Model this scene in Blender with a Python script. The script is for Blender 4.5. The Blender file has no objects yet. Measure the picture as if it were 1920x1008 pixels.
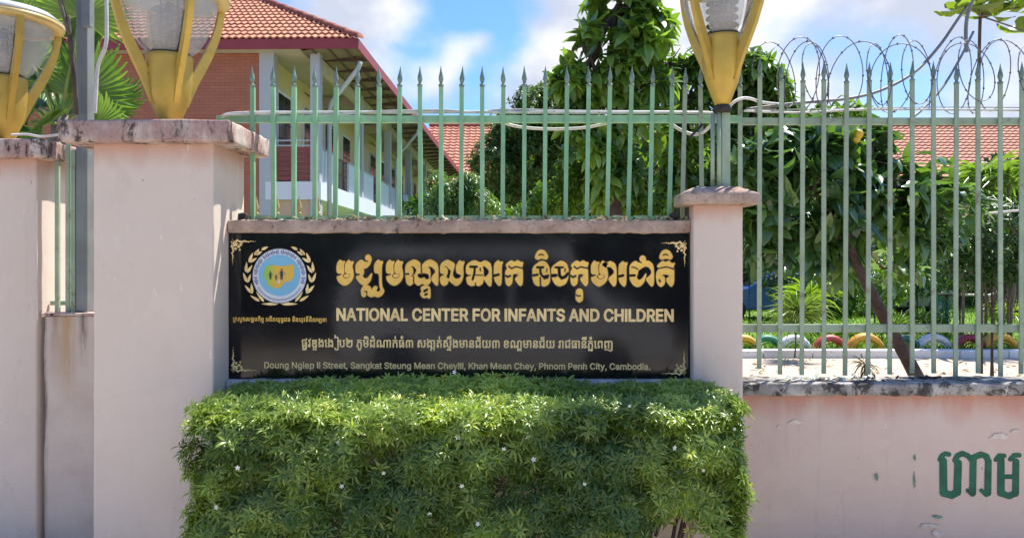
import bpy, bmesh, math, random
import numpy as np
from mathutils import Vector, Matrix, noise as mnoise
R = math.radians
sc = bpy.context.scene
COL = sc.collection
# ---------------------------------------------------------------- camera, light
F = 1387.0                                    # focal length in photo pixels (1920 wide)
CX, CY, EYE = 972.0, 497.0, 1.7
cam = bpy.data.cameras.new('camera'); camo = bpy.data.objects.new('camera', cam); COL.objects.link(camo)
camo.location = (0, 0, EYE); camo.rotation_euler = (R(90), 0, 0)
cam.sensor_width = 36; cam.lens = 36*F/1920
cam.shift_x = -(CX-960)/1920; cam.shift_y = -(504-CY)/1920
cam.clip_start = .05; cam.clip_end = 3000
sc.camera = camo
SUN = Vector((0.36, 0.36, 1.0)).normalized()  # towards the sun: up, to the right and a little behind the wall
sun = bpy.data.lights.new('sun', 'SUN'); suno = bpy.data.objects.new('sun', sun); COL.objects.link(suno)
sun.energy = 4.4; sun.angle = R(.6); sun.color = (1, .955, .88)
suno.rotation_euler = SUN.to_track_quat('Z', 'Y').to_euler()
sc.view_settings.view_transform = 'Standard'; sc.view_settings.look = 'None'
sc.view_settings.exposure = 1.1; sc.view_settings.gamma = 1
world = bpy.data.worlds.new('World'); sc.world = world; world.use_nodes = True
wn, wl = world.node_tree.nodes, world.node_tree.links
wn.clear()
def W(t, **k):
    n = wn.new(t)
    for a, b in k.items(): setattr(n, a, b)
    return n
sky = W('ShaderNodeTexSky', sky_type='NISHITA', sun_disc=False)
sky.sun_elevation = math.asin(SUN.z); sky.sun_rotation = math.atan2(SUN.x, SUN.y)
sky.air_density = 1.3; sky.dust_density = .6; sky.ozone_density = 2.5
tc = W('ShaderNodeTexCoord')
sep = W('ShaderNodeSeparateXYZ'); wl.new(tc.outputs['Generated'], sep.inputs[0])
def M(op, a, b=None, c=None, clamp=False):
    n = W('ShaderNodeMath', operation=op, use_clamp=clamp)
    for i, v in enumerate((a, b, c)):
        if v is None: continue
        if isinstance(v, (int, float)): n.inputs[i].default_value = v
        else: wl.new(v, n.inputs[i])
    return n.outputs[0]
mp = W('ShaderNodeMapping'); wl.new(tc.outputs['Generated'], mp.inputs[0])
mp.inputs['Scale'].default_value = (1, 1, 1.55); mp.inputs['Location'].default_value = (3.1, .7, 1.9)
n1 = W('ShaderNodeTexNoise'); n1.inputs['Scale'].default_value = 3.4; n1.inputs['Detail'].default_value = 9; n1.inputs['Roughness'].default_value = .55
wl.new(mp.outputs[0], n1.inputs['Vector'])
def blob(px, py, rad, amt):                   # a region of sky (unit direction) with more or less cloud
    d = Vector(((px-CX)/F, 1, (CY-py)/F)).normalized()
    vd = W('ShaderNodeVectorMath', operation='DISTANCE'); wl.new(tc.outputs['Generated'], vd.inputs[0]); vd.inputs[1].default_value = d
    t = M('DIVIDE', vd.outputs['Value'], rad); t = M('MULTIPLY', t, t)
    return M('MULTIPLY', M('POWER', 2.718, M('MULTIPLY', t, -1.0)), amt)
val = n1.outputs['Fac']
for b in ((660, 60, .16, .22), (1090, 95, .12, .34), (1600, 60, .30, .28), (840, 40, .065, -.19), (900, 150, .05, -.12), (930, 20, .08, -.16), (860, 95, .028, .30), (905, 75, .02, .22), (830, 150, .03, .18), (1560, 30, .05, -.05), (1660, 190, .07, -.14), (1440, 130, .05, -.03), (930, 185, .05, .12)):
    val = M('ADD', val, blob(*b))
cr = W('ShaderNodeMapRange', interpolation_type='SMOOTHSTEP'); wl.new(val, cr.inputs[0])
cr.inputs[1].default_value = .47; cr.inputs[2].default_value = .72
mp2 = W('ShaderNodeMapping'); wl.new(tc.outputs['Generated'], mp2.inputs[0]); mp2.inputs['Location'].default_value = (1.1, 4.7, .3); mp2.inputs['Scale'].default_value = (1, 1, 1.6)
n2 = W('ShaderNodeTexNoise'); n2.inputs['Scale'].default_value = 6; n2.inputs['Detail'].default_value = 8; wl.new(mp2.outputs[0], n2.inputs['Vector'])
c2 = W('ShaderNodeMapRange', interpolation_type='SMOOTHSTEP'); wl.new(n2.outputs['Fac'], c2.inputs[0]); c2.inputs[1].default_value = .40; c2.inputs[2].default_value = .60
cc = W('ShaderNodeMix', data_type='RGBA'); wl.new(c2.outputs[0], cc.inputs[0]); cc.inputs[6].default_value = (2.7, 2.95, 3.6, 1); cc.inputs[7].default_value = (4.2, 4.25, 4.4, 1)
tint = W('ShaderNodeMix', data_type='RGBA', blend_type='MULTIPLY'); tint.inputs[0].default_value = 1; wl.new(sky.outputs[0], tint.inputs[6]); tint.inputs[7].default_value = (.40, .60, .93, 1)
mx = W('ShaderNodeMix', data_type='RGBA'); wl.new(cr.outputs[0], mx.inputs[0]); wl.new(tint.outputs[2], mx.inputs[6]); wl.new(cc.outputs[2], mx.inputs[7])
bg = W('ShaderNodeBackground'); bg.inputs[1].default_value = .115; wl.new(mx.outputs[2], bg.inputs[0])
ow = W('ShaderNodeOutputWorld'); wl.new(bg.outputs[0], ow.inputs[0])

# ---------------------------------------------------------------- helpers
random.seed(4)
rng = np.random.default_rng(7)
def X(px, Y): return (px-CX)/F*Y
def Z(py, Y): return EYE-(py-CY)/F*Y
def P(px, py, Y): return Vector((X(px, Y), Y, Z(py, Y)))
def tag(o, label=None, cat=None, group=None, kind=None):
    if label: o['label'] = label
    if cat: o['category'] = cat
    if group: o['group'] = group
    if kind: o['kind'] = kind
    return o
def thing(name, label, cat, loc=(0, 0, 0), group=None, kind=None):
    o = bpy.data.objects.new(name, None); COL.objects.link(o); o.location = loc; o.empty_display_size = .1
    return tag(o, label, cat, group, kind)
def wpos(o):
    v = Vector((0, 0, 0))
    while o is not None: v += Vector(o.location); o = o.parent
    return v
def link(name, me, parent=None, loc=None):
    o = bpy.data.objects.new(name, me); COL.objects.link(o)
    if parent: o.parent = parent
    if loc is not None: o.location = Vector(loc)-wpos(parent) if parent else loc
    return o
def children(o): return [c for c in COL.objects if c.parent == o]
def copy_tree(o, parent=None):
    c = o.copy(); COL.objects.link(c)
    if parent: c.parent = parent
    for ch in KIDS.get(o.name, []): copy_tree(bpy.data.objects[ch], c)
    return c
KIDS = {}
def index_kids(root):
    for c in COL.objects:
        if c.parent: KIDS.setdefault(c.parent.name, []); 
    KIDS.clear()
    for c in COL.objects:
        if c.parent: KIDS.setdefault(c.parent.name, []).append(c.name)
class MB:
    def __init__(s): s.v = []; s.f = []
    def add(s, vs, fs):
        n = len(s.v); s.v += [tuple(p) for p in vs]; s.f += [tuple(i+n for i in f) for f in fs]; return s
    def box(s, x0, x1, y0, y1, z0, z1):
        return s.add([(x0, y0, z0), (x1, y0, z0), (x1, y1, z0), (x0, y1, z0), (x0, y0, z1), (x1, y0, z1), (x1, y1, z1), (x0, y1, z1)],
                     [(0, 3, 2, 1), (4, 5, 6, 7), (0, 1, 5, 4), (1, 2, 6, 5), (2, 3, 7, 6), (3, 0, 4, 7)])
    def quad(s, a, b, c, d): return s.add([a, b, c, d], [(0, 1, 2, 3)])
    def tube(s, pts, r, n=8, caps=True, rot=0):
        pts = [Vector(p) for p in pts]; rs = r if isinstance(r, (list, tuple)) else [r]*len(pts)
        vs = []; fs = []; up = None
        for i, p in enumerate(pts):
            t = (pts[min(i+1, len(pts)-1)]-pts[max(i-1, 0)])
            if t.length < 1e-9: t = Vector((0, 0, 1))
            t.normalize()
            if up is None: up = Vector((0, 1, 0)) if abs(t.y) < .9 else Vector((1, 0, 0))
            a = (up-t*up.dot(t)).normalized(); b = t.cross(a); up = a
            for k in range(n):
                w = 2*math.pi*k/n+rot
                vs.append(p+(a*math.cos(w)+b*math.sin(w))*rs[i])
        for i in range(len(pts)-1):
            for k in range(n):
                k2 = (k+1) % n
                fs.append((i*n+k, i*n+k2, (i+1)*n+k2, (i+1)*n+k))
        if caps: fs.append(tuple(reversed(range(n)))); fs.append(tuple((len(pts)-1)*n+k for k in range(n)))
        return s.add(vs, fs)
    def lathe(s, prof, c=(0, 0, 0), n=24, caps=True):
        vs = [(c[0]+r*math.cos(2*math.pi*k/n), c[1]+r*math.sin(2*math.pi*k/n), c[2]+z) for r, z in prof for k in range(n)]
        fs = [(i*n+k, i*n+(k+1) % n, (i+1)*n+(k+1) % n, (i+1)*n+k) for i in range(len(prof)-1) for k in range(n)]
        if caps: fs.append(tuple(reversed(range(n)))); fs.append(tuple((len(prof)-1)*n+k for k in range(n)))
        return s.add(vs, fs)
    def prism(s, poly, axis, a0, a1):          # polygon of 2-D points swept along an axis
        n = len(poly)
        def q(p, a): return {'x': (a, p[0], p[1]), 'y': (p[0], a, p[1]), 'z': (p[0], p[1], a)}[axis]
        vs = [q(p, a0) for p in poly]+[q(p, a1) for p in poly]
        fs = [tuple(range(n)), tuple(reversed(range(n, 2*n)))]+[(i, i+n, (i+1) % n+n, (i+1) % n) for i in range(n)]
        return s.add(vs, fs)
    def mesh(s, name, mat, off=Vector((0, 0, 0)), smooth=False):
        me = bpy.data.meshes.new(name)
        me.from_pydata([(a-off[0], b-off[1], c-off[2]) for a, b, c in s.v], [], s.f)
        me.update(); me.materials.append(mat)
        bm = bmesh.new(); bm.from_mesh(me); bmesh.ops.recalc_face_normals(bm, faces=bm.faces); bm.to_mesh(me); bm.free()
        if smooth: me.polygons.foreach_set('use_smooth', [True]*len(me.polygons))
        return me
    def build(s, name, mat, parent=None, smooth=False, bevel=0, at=None):
        off = Vector(at) if at is not None else (wpos(parent) if parent else Vector((0, 0, 0)))
        me = s.mesh(name, mat, off, smooth)
        o = link(name, me, parent)
        if at is not None: o.location = off-(wpos(parent) if parent else Vector((0, 0, 0)))
        if bevel:
            m = o.modifiers.new('bevel', 'BEVEL'); m.width = bevel; m.segments = 2; m.limit_method = 'ANGLE'
        return o
def rough_box(x0, x1, y0, y1, z0, z1, bev=.012, amp=.004, seg=.06, peak=0, fr=9):
    bm = bmesh.new()
    bmesh.ops.create_cube(bm, size=1)
    for v in bm.verts: v.co = Vector((x0+(v.co.x+.5)*(x1-x0), y0+(v.co.y+.5)*(y1-y0), z0+(v.co.z+.5)*(z1-z0)))
    bmesh.ops.bevel(bm, geom=list(bm.edges), offset=bev, segments=2, affect='EDGES', profile=.6)
    for ax in range(3):
        lo, hi = ((x0, x1), (y0, y1), (z0, z1))[ax]; n = max(1, int((hi-lo)/seg)); nr = [0, 0, 0]; nr[ax] = 1
        for k in range(1, n):
            co = [0, 0, 0]; co[ax] = lo+(hi-lo)*k/n
            bmesh.ops.bisect_plane(bm, geom=list(bm.verts)+list(bm.edges)+list(bm.faces), plane_co=co, plane_no=nr)
    bm.normal_update()
    cx, cy = (x0+x1)/2, (y0+y1)/2
    for v in bm.verts:
        d = mnoise.fractal(v.co*fr, .8, 2, 4)*amp
        v.co += v.normal*d
        if peak and v.co.z > z1-.01:
            t = min(1-abs(v.co.x-cx)/((x1-x0)/2), 1-abs(v.co.y-cy)/((y1-y0)/2)); v.co.z += peak*min(1, max(0, t)*2.2)
    m = MB(); m.v = [tuple(v.co) for v in bm.verts]; bm.verts.index_update()
    m.f = [tuple(v.index for v in f.verts) for f in bm.faces]; bm.free()
    return m

# ---------------------------------------------------------------- materials
def new_mat(name):
    m = bpy.data.materials.new(name); m.use_nodes = True
    nt = m.node_tree; nt.nodes.clear()
    return m, nt
class N:
    def __init__(s, nt): s.nt = nt
    def n(s, t, **k):
        x = s.nt.nodes.new(t)
        for a, b in k.items(): setattr(x, a, b)
        return x
    def l(s, a, b): s.nt.links.new(a, b)
    def noise(s, vec, scale, detail=4, rough=.55, dist=0):
        x = s.n('ShaderNodeTexNoise'); s.l(vec, x.inputs['Vector']); x.inputs['Scale'].default_value = scale
        x.inputs['Detail'].default_value = detail; x.inputs['Roughness'].default_value = rough; x.inputs['Distortion'].default_value = dist
        return x.outputs['Fac']
    def ramp(s, f, a, b):
        x = s.n('ShaderNodeMapRange', interpolation_type='SMOOTHSTEP'); s.l(f, x.inputs[0]); x.inputs[1].default_value = a; x.inputs[2].default_value = b
        return x.outputs[0]
    def mix(s, f, a, b, mode='MIX'):
        x = s.n('ShaderNodeMix', data_type='RGBA', blend_type=mode)
        for i, v in ((0, f), (6, a), (7, b)):
            if isinstance(v, (int, float)): x.inputs[i].default_value = v
            elif isinstance(v, tuple): x.inputs[i].default_value = (*v, 1)
            else: s.l(v, x.inputs[i])
        return x.outputs[2]
    def math(s, op, a, b=0., clamp=False):
        x = s.n('ShaderNodeMath', operation=op, use_clamp=clamp)
        for i, v in enumerate((a, b)):
            if isinstance(v, (int, float)): x.inputs[i].default_value = v
            else: s.l(v, x.inputs[i])
        return x.outputs[0]
    def coords(s, scale=(1, 1, 1), world=True):
        if world: g = s.n('ShaderNodeNewGeometry').outputs['Position']
        else: g = s.n('ShaderNodeTexCoord').outputs['Object']
        m = s.n('ShaderNodeMapping'); m.inputs['Scale'].default_value = scale; s.l(g, m.inputs[0]); return m.outputs[0]
    def out(s, col, rough, bump=None, bs=.3, bd=.004, metal=0, spec=.5, coat=0):
        p = s.n('ShaderNodeBsdfPrincipled')
        if isinstance(col, tuple): p.inputs['Base Color'].default_value = (*col, 1)
        else: s.l(col, p.inputs['Base Color'])
        if isinstance(rough, (int, float)): p.inputs['Roughness'].default_value = rough
        else: s.l(rough, p.inputs['Roughness'])
        p.inputs['Metallic'].default_value = metal; p.inputs['Specular IOR Level'].default_value = spec
        if coat: p.inputs['Coat Weight'].default_value = coat; p.inputs['Coat Roughness'].default_value = .08
        if bump is not None:
            b = s.n('ShaderNodeBump'); b.inputs['Strength'].default_value = bs; b.inputs['Distance'].default_value = bd
            s.l(bump, b.inputs['Height']); s.l(b.outputs[0], p.inputs['Normal'])
        o = s.n('ShaderNodeOutputMaterial'); s.l(p.outputs[0], o.inputs[0]); return p
def plain(name, col, rough=.6, var=.15, metal=0, scale=6, spec=.5, coat=0, bump=.1, dirt=None, dirt_amt=.5, world=True):
    m, nt = new_mat(name); g = N(nt); v = g.coords(world=world)
    f = g.noise(v, scale, 6)
    c = g.mix(g.ramp(f, .3, .7), tuple(x*(1-var) for x in col), tuple(min(1, x*(1+var)) for x in col))
    if dirt:
        d = g.ramp(g.noise(v, scale*2.3, 8, .65), .62-.2*dirt_amt, .75-.1*dirt_amt); c = g.mix(d, c, dirt)
    oi = g.n('ShaderNodeObjectInfo'); c = g.mix(g.math('MULTIPLY', oi.outputs['Random'], .30), c, tuple(x*.45 for x in col))
    g.out(c, rough, g.noise(v, scale*18, 4), bump, .002, metal, spec, coat)
    return m
def stain_mix(a, b): return tuple(.5*x+.5*y for x, y in zip(a, b))
def plaster(name, base, deep, stain=(.25, .19, .15), band_z=None, band=.1, streak=.35, patch=.5):
    """painted render: two paint coats showing through each other, fine trowel relief, run-down streaks"""
    m, nt = new_mat(name); g = N(nt); v = g.coords()
    c = g.mix(g.ramp(g.noise(v, 1.6, 6, .6, .4), .35, .7), base, tuple(b*(1-.07*patch*2)+d*.07*patch*2 for b, d in zip(base, deep)))
    c = g.mix(g.math('MULTIPLY', g.ramp(g.noise(v, 7, 8, .6), .5, .8), .35), c, tuple(x*.9 for x in base))
    sv = g.coords((9, 9, .55)); st = g.ramp(g.noise(sv, 1.7, 6, .6), .56-.14*max(0, streak-.5), .80-.2*max(0, streak-.5))
    c = g.mix(g.math('MULTIPLY', st, streak), c, stain)
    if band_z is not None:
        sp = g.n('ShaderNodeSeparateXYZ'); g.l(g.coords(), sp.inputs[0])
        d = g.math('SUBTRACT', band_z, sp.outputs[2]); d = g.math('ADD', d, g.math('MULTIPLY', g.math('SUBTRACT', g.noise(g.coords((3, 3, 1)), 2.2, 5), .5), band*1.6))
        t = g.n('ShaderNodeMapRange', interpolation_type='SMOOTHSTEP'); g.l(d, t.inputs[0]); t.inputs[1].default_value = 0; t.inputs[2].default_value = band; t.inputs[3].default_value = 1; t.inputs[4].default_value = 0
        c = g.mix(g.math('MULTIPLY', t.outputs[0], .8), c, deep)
    big = g.ramp(g.noise(g.coords((1, 1, .6)), 1.1, 7, .65, 1.2), .52, .74); c = g.mix(g.math('MULTIPLY', big, .16), c, tuple(x*.62 for x in stain_mix(base, stain)))
    pr = g.ramp(g.noise(v, 3.3, 5, .6, .8), .60, .625); c = g.mix(g.math('MULTIPLY', pr, .16), c, tuple(min(1, x*1.16) for x in base))
    cn = g.noise(g.coords((1, 1, .7)), 1.9, 7, .62, .6); cr_ = g.math('SUBTRACT', 1, g.math('MULTIPLY', g.math('ABSOLUTE', g.math('SUBTRACT', cn, .5)), 420), True)
    cr_ = g.math('MULTIPLY', cr_, g.ramp(g.noise(v, 1.3, 2), .50, .60)); c = g.mix(g.math('MULTIPLY', cr_, .5), c, tuple(x*.5 for x in base))
    sp_ = g.ramp(g.noise(v, 26, 3, .5), .74, .79); c = g.mix(g.math('MULTIPLY', sp_, .55), c, tuple(x*.5 for x in stain))
    sc_ = g.ramp(g.noise(g.coords((5, 5, 1.3)), 5, 2, .5), .735, .76); c = g.mix(g.math('MULTIPLY', sc_, .5), c, tuple(min(1, x*1.25) for x in base))
    h = g.math('ADD', g.math('MULTIPLY', g.noise(v, 5, 4), .8), g.math('MULTIPLY', g.noise(v, 140, 4), .2))
    g.out(c, .82, h, .45, .014, spec=.25)
    return m
def weathered(name, base, dark=(.035, .03, .028), mid=(.22, .16, .13), amt=.5, sc_=1.0, vert=.5):
    """old lime-washed concrete with black mould blooms and drips"""
    m, nt = new_mat(name); g = N(nt); v = g.coords(); sv = g.coords((1, 1, vert))
    c = g.mix(g.ramp(g.noise(v, 9*sc_, 6), .35, .65), base, tuple(x*.72 for x in base))
    c = g.mix(g.math('MULTIPLY', g.ramp(g.noise(sv, 6*sc_, 9, .7), .60-.25*amt, .74-.2*amt), .8), c, mid)
    c = g.mix(g.math('MULTIPLY', g.ramp(g.noise(sv, 11*sc_, 10, .75, .3), .66-.2*amt, .74-.18*amt), .92), c, dark)
    c = g.mix(g.math('MULTIPLY', g.ramp(g.noise(v, 45, 4, .6), .55, .68), .35), c, dark)
    h = g.math('ADD', g.math('MULTIPLY', g.noise(v, 20, 8, .7), .7), g.math('MULTIPLY', g.noise(v, 120, 4), .3))
    g.out(c, .93, h, .6, .012, spec=.2)
    return m
def leafmat(name, dark, light, rough=.38, trans=.3, spec=.5, warm=None):
    m, nt = new_mat(name); g = N(nt)
    a = g.n('ShaderNodeAttribute', attribute_name='tint'); oi = g.n('ShaderNodeObjectInfo')
    f = g.math('ADD', a.outputs['Fac'], g.math('MULTIPLY', g.math('SUBTRACT', oi.outputs['Random'], .5), .25), True)
    c = g.mix(f, dark, light)
    if warm: c = g.mix(g.ramp(f, .8, 1.0), c, warm)
    p = g.n('ShaderNodeBsdfPrincipled'); g.l(c, p.inputs['Base Color']); p.inputs['Roughness'].default_value = rough; p.inputs['Specular IOR Level'].default_value = spec
    t = g.n('ShaderNodeBsdfTranslucent'); g.l(g.mix(1.0, c, (1.5, 1.6, .5), 'MULTIPLY'), t.inputs[0])
    x = g.n('ShaderNodeMixShader'); x.inputs[0].default_value = trans; g.l(p.outputs[0], x.inputs[1]); g.l(t.outputs[0], x.inputs[2])
    o = g.n('ShaderNodeOutputMaterial'); g.l(x.outputs[0], o.inputs[0]); return m

PINK = (.675, .57, .475)
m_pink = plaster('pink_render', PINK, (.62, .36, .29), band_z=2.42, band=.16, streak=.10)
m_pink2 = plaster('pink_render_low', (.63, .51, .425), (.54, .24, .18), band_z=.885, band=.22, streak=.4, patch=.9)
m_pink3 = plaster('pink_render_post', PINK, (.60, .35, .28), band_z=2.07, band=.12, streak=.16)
m_rusty = plaster('rust_streaked_render', (.62, .50, .38), (.26, .14, .08), stain=(.38, .25, .15), band_z=1.36, band=.10, streak=.9)
# stub wall: cream render with rust runs below the bars; the dark left arris is a drip plus the gap's shade painted in
m, nt = new_mat('rust_and_gap_shade_render'); g = N(nt); v = g.coords()
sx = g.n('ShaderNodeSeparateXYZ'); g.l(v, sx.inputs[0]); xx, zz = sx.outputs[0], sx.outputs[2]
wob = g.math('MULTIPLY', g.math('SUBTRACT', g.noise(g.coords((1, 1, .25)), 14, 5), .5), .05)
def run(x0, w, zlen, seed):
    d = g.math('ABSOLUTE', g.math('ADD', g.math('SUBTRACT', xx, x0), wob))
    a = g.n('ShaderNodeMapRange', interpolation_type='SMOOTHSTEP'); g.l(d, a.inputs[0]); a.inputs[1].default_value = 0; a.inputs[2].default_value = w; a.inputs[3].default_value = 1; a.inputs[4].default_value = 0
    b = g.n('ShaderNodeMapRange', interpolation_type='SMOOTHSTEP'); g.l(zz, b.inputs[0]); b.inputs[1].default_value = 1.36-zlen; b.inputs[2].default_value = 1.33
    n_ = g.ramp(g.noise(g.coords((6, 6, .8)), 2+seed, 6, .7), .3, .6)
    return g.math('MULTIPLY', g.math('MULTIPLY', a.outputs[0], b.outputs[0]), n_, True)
c = g.mix(g.ramp(g.noise(v, 3, 6), .35, .7), (.64, .54, .45), (.56, .45, .37))
c = g.mix(g.math('MULTIPLY', run(-3.10, .09, .75, 1), .8), c, (.45, .27, .10)); c = g.mix(g.math('MULTIPLY', run(-3.18, .05, .55, 2), .7), c, (.33, .20, .11))
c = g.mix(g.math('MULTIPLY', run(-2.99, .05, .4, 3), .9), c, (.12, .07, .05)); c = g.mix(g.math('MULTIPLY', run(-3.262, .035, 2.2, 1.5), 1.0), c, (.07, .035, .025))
c = g.mix(g.math('MULTIPLY', g.ramp(g.noise(v, 30, 6, .7), .6, .72), .35), c, (.25, .18, .13))
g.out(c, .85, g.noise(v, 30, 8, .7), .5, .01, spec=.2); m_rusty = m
m_cap = weathered('mouldy_cap', (.64, .54, .46), (.05, .032, .03), (.36, .21, .18), amt=.80, sc_=.8, vert=.4)
m_coping = weathered('grey_coping', (.54, .50, .45), (.045, .04, .036), (.22, .20, .175), amt=.95, sc_=.7, vert=1)
m_coping2 = weathered('brown_coping', (.50, .37, .29), (.09, .06, .045), (.30, .20, .15), amt=.5, sc_=.9, vert=1)
m_ledge = weathered('grey_ledge', (.52, .51, .49), (.16, .15, .14), (.34, .33, .31), amt=.2, sc_=1)
m_green = plain('green_paint', (.25, .47, .26), .5, .12, scale=5, dirt=(.30, .36, .27), dirt_amt=.35, spec=.4, world=True)
m_green_old = plain('weathered_green_paint', (.33, .42, .29), .6, .15, scale=5, dirt=(.20, .17, .12), dirt_amt=.3, spec=.35)
m_finial = plain('grey_green_finial', (.17, .25, .20), .55, .25, scale=30)
m_finial_warm = plain('ochre_finial', (.45, .34, .14), .55, .25, scale=30)
m_gold = plain('gold_lamp_paint', (.58, .385, .07), .42, .10, metal=.35, scale=7, dirt=(.26, .16, .06), dirt_amt=.12, bump=.06)
m_goldrim = plain('pale_gold_rim', (.66, .48, .18), .4, .1, metal=.2, scale=7)
m_steel = plain('lamp_louvre_metal', (.16, .16, .17), .4, .15, metal=.4, scale=14)
m_pole = plain('grey_steel_pole', (.20, .215, .205), .5, .18, scale=4, dirt=(.22, .24, .22), dirt_amt=.4)
m_wire = plain('razor_wire', (.17, .165, .17), .5, .2, metal=.5, scale=30)
m_white_cable = plain('white_cable', (.62, .60, .56), .5, .12, scale=12, dirt=(.3, .27, .22), dirt_amt=.3)
m_grey_cable = plain('grey_cable', (.20, .20, .195), .6, .2, scale=12)
m_black = plain('black_rubber', (.02, .02, .02), .6, .2)
m_gilt = plain('gilt_lettering', (.95, .58, .11), .45, .08, scale=30)
m_gilt_pale = plain('pale_gilt_lettering', (1.0, .70, .30), .45, .10, scale=30)
m_gilt_dark = plain('dark_gilt_outline', (.10, .06, .02), .5, .10, scale=30)
m_white = plain('white_paint', (.78, .78, .76), .5, .06, scale=4, dirt=(.5, .48, .44), dirt_amt=.3)
m_bark = plain('bark', (.075, .05, .038), .9, .35, scale=9, bump=.8)
m_bark_grey = plain('grey_bark', (.16, .13, .10), .9, .3, scale=9, bump=.8)
m_dry = plain('dry_leaf', (.42, .33, .20), .8, .3, scale=30)
m_dark_twig = plain('dark_litter', (.04, .035, .03), .9, .3, scale=30)
m_leaf_hedge = leafmat('hedge_leaf', (.095, .165, .034), (.50, .62, .12), .30, .40, .6, warm=(.70, .68, .14))
m_leaf_big = leafmat('broad_leaf', (.045, .11, .03), (.29, .45, .07), .28, .34, .65)
m_leaf_big2 = leafmat('blue_green_broad_leaf', (.036, .10, .042), (.20, .34, .07), .22, .30, .8)
m_leaf_small = leafmat('small_leaf', (.055, .11, .034), (.26, .38, .08), .4, .25, .5)
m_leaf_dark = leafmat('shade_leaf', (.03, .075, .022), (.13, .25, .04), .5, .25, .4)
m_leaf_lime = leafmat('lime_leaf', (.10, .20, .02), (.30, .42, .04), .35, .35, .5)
m_leaf_palm = leafmat('palm_leaf', (.05, .13, .03), (.24, .36, .07), .35, .3, .5)
m_frond_dry = leafmat('dead_frond', (.14, .11, .08), (.42, .36, .28), .8, .1, .2)
m_grass = leafmat('grass_blade', (.08, .18, .02), (.26, .40, .05), .6, .3, .3)
# polished black granite
m, nt = new_mat('black_granite'); g = N(nt); v = g.coords()
c = g.mix(g.ramp(g.noise(v, 260, 3, .6), .55, .75), (.007, .007, .009), (.030, .030, .034))
c = g.mix(g.math('MULTIPLY', g.ramp(g.noise(v, 3.5, 7, .65), .5, .8), .5), c, (.040, .038, .036))
g.out(c, g.math('ADD', .03, g.math('MULTIPLY', g.noise(v, 4, 5), .12)), g.noise(v, 1.5, 2), .05, .004, spec=.42); m_granite = m
# lamp glass: dusty clear acrylic
m, nt = new_mat('dusty_lamp_glass'); g = N(nt); v = g.coords()
p = g.n('ShaderNodeBsdfPrincipled'); g.l(g.mix(g.noise(v, 8, 5), (.62, .63, .66), (.80, .80, .80)), p.inputs['Base Color']); p.inputs['Roughness'].default_value = .18
tr = g.n('ShaderNodeBsdfTransparent'); tr.inputs[0].default_value = (.92, .93, .93, 1)
x = g.n('ShaderNodeMixShader'); g.l(g.math('ADD', .12, g.math('MULTIPLY', g.noise(v, 7, 6, .6), .22)), x.inputs[0]); g.l(tr.outputs[0], x.inputs[1]); g.l(p.outputs[0], x.inputs[2])
o = g.n('ShaderNodeOutputMaterial'); g.l(x.outputs[0], o.inputs[0]); m_glass = m
m_milk = plain('milky_lid', (.55, .55, .52), .4, .1, scale=6)
m_window = plain('dark_window', (.02, .022, .025), .12, .1, spec=.8)
# terracotta roof tiles
def tilemat(name, a, b, dark, k=1):
    m, nt = new_mat(name); g = N(nt); v = g.coords()
    c = g.mix(g.ramp(g.noise(v, 5*k, 3), .35, .65), a, b)
    c = g.mix(g.math('MULTIPLY', g.ramp(g.noise(v, .9*k, 6, .65), .5, .75), .6), c, dark)
    c = g.mix(g.math('MULTIPLY', g.ramp(g.noise(v, 9*k, 4, .7), .5, .72), .55), c, tuple(x*.8 for x in dark)); c = g.mix(g.math('MULTIPLY', g.ramp(g.noise(g.coords((1, .2, .2)), 2.2*k, 6, .7), .55, .7), .4), c, (.20, .15, .11))
    g.out(c, .75, g.noise(v, 40, 3), .2, .01, spec=.3); return m
m_tile = tilemat('terracotta_tile', (.56, .22, .115), (.42, .155, .08), (.26, .13, .085))
m_tile_far = tilemat('far_terracotta_tile', (.62, .26, .16), (.50, .19, .11), (.40, .20, .13), .5)
m_ridge = tilemat('ridge_tile', (.36, .11, .07), (.26, .075, .05), (.14, .06, .05))
m_fascia = plain('crimson_fascia', (.27, .035, .045), .5, .1, scale=2)
# brick
m, nt = new_mat('fine_red_brick'); g = N(nt)
b = g.n('ShaderNodeTexBrick'); tcn = g.n('ShaderNodeTexCoord'); mpn = g.n('ShaderNodeMapping'); mpn.inputs['Rotation'].default_value = (R(90), 0, 0); g.l(tcn.outputs['Object'], mpn.inputs[0]); g.l(mpn.outputs[0], b.inputs[0])
b.inputs['Scale'].default_value = 1; b.inputs['Brick Width'].default_value = .24; b.inputs['Row Height'].default_value = .075; b.inputs['Mortar Size'].default_value = .006
b.inputs['Color1'].default_value = (.40, .155, .08, 1); b.inputs['Color2'].default_value = (.34, .12, .068, 1); b.inputs['Mortar'].default_value = (.22, .08, .055, 1)
c = g.mix(g.math('MULTIPLY', g.noise(g.coords(), .8, 5), .5), b.outputs[0], (.28, .10, .07))
g.out(c, .85, b.outputs['Fac'], .4, -.01); m_brick = m
m_cream = plaster('cream_render', (.74, .62, .36), (.58, .46, .28), streak=.1)
m_bluewhite = plaster('blue_white_render', (.62, .65, .70), (.55, .56, .60), streak=.15)
m_column = plaster('grey_column', (.40, .43, .46), (.36, .38, .40), streak=.2)
m_soffit = plain('beige_soffit', (.50, .42, .34), .8, .1, scale=1.5)
m_rafter = plain('brown_rafter', (.10, .06, .05), .7, .2)
m_slatwood = plain('red_brown_panel', (.20, .05, .04), .6, .1)
m_tan = plaster('tan_render', (.50, .36, .26), (.45, .30, .2))
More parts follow.
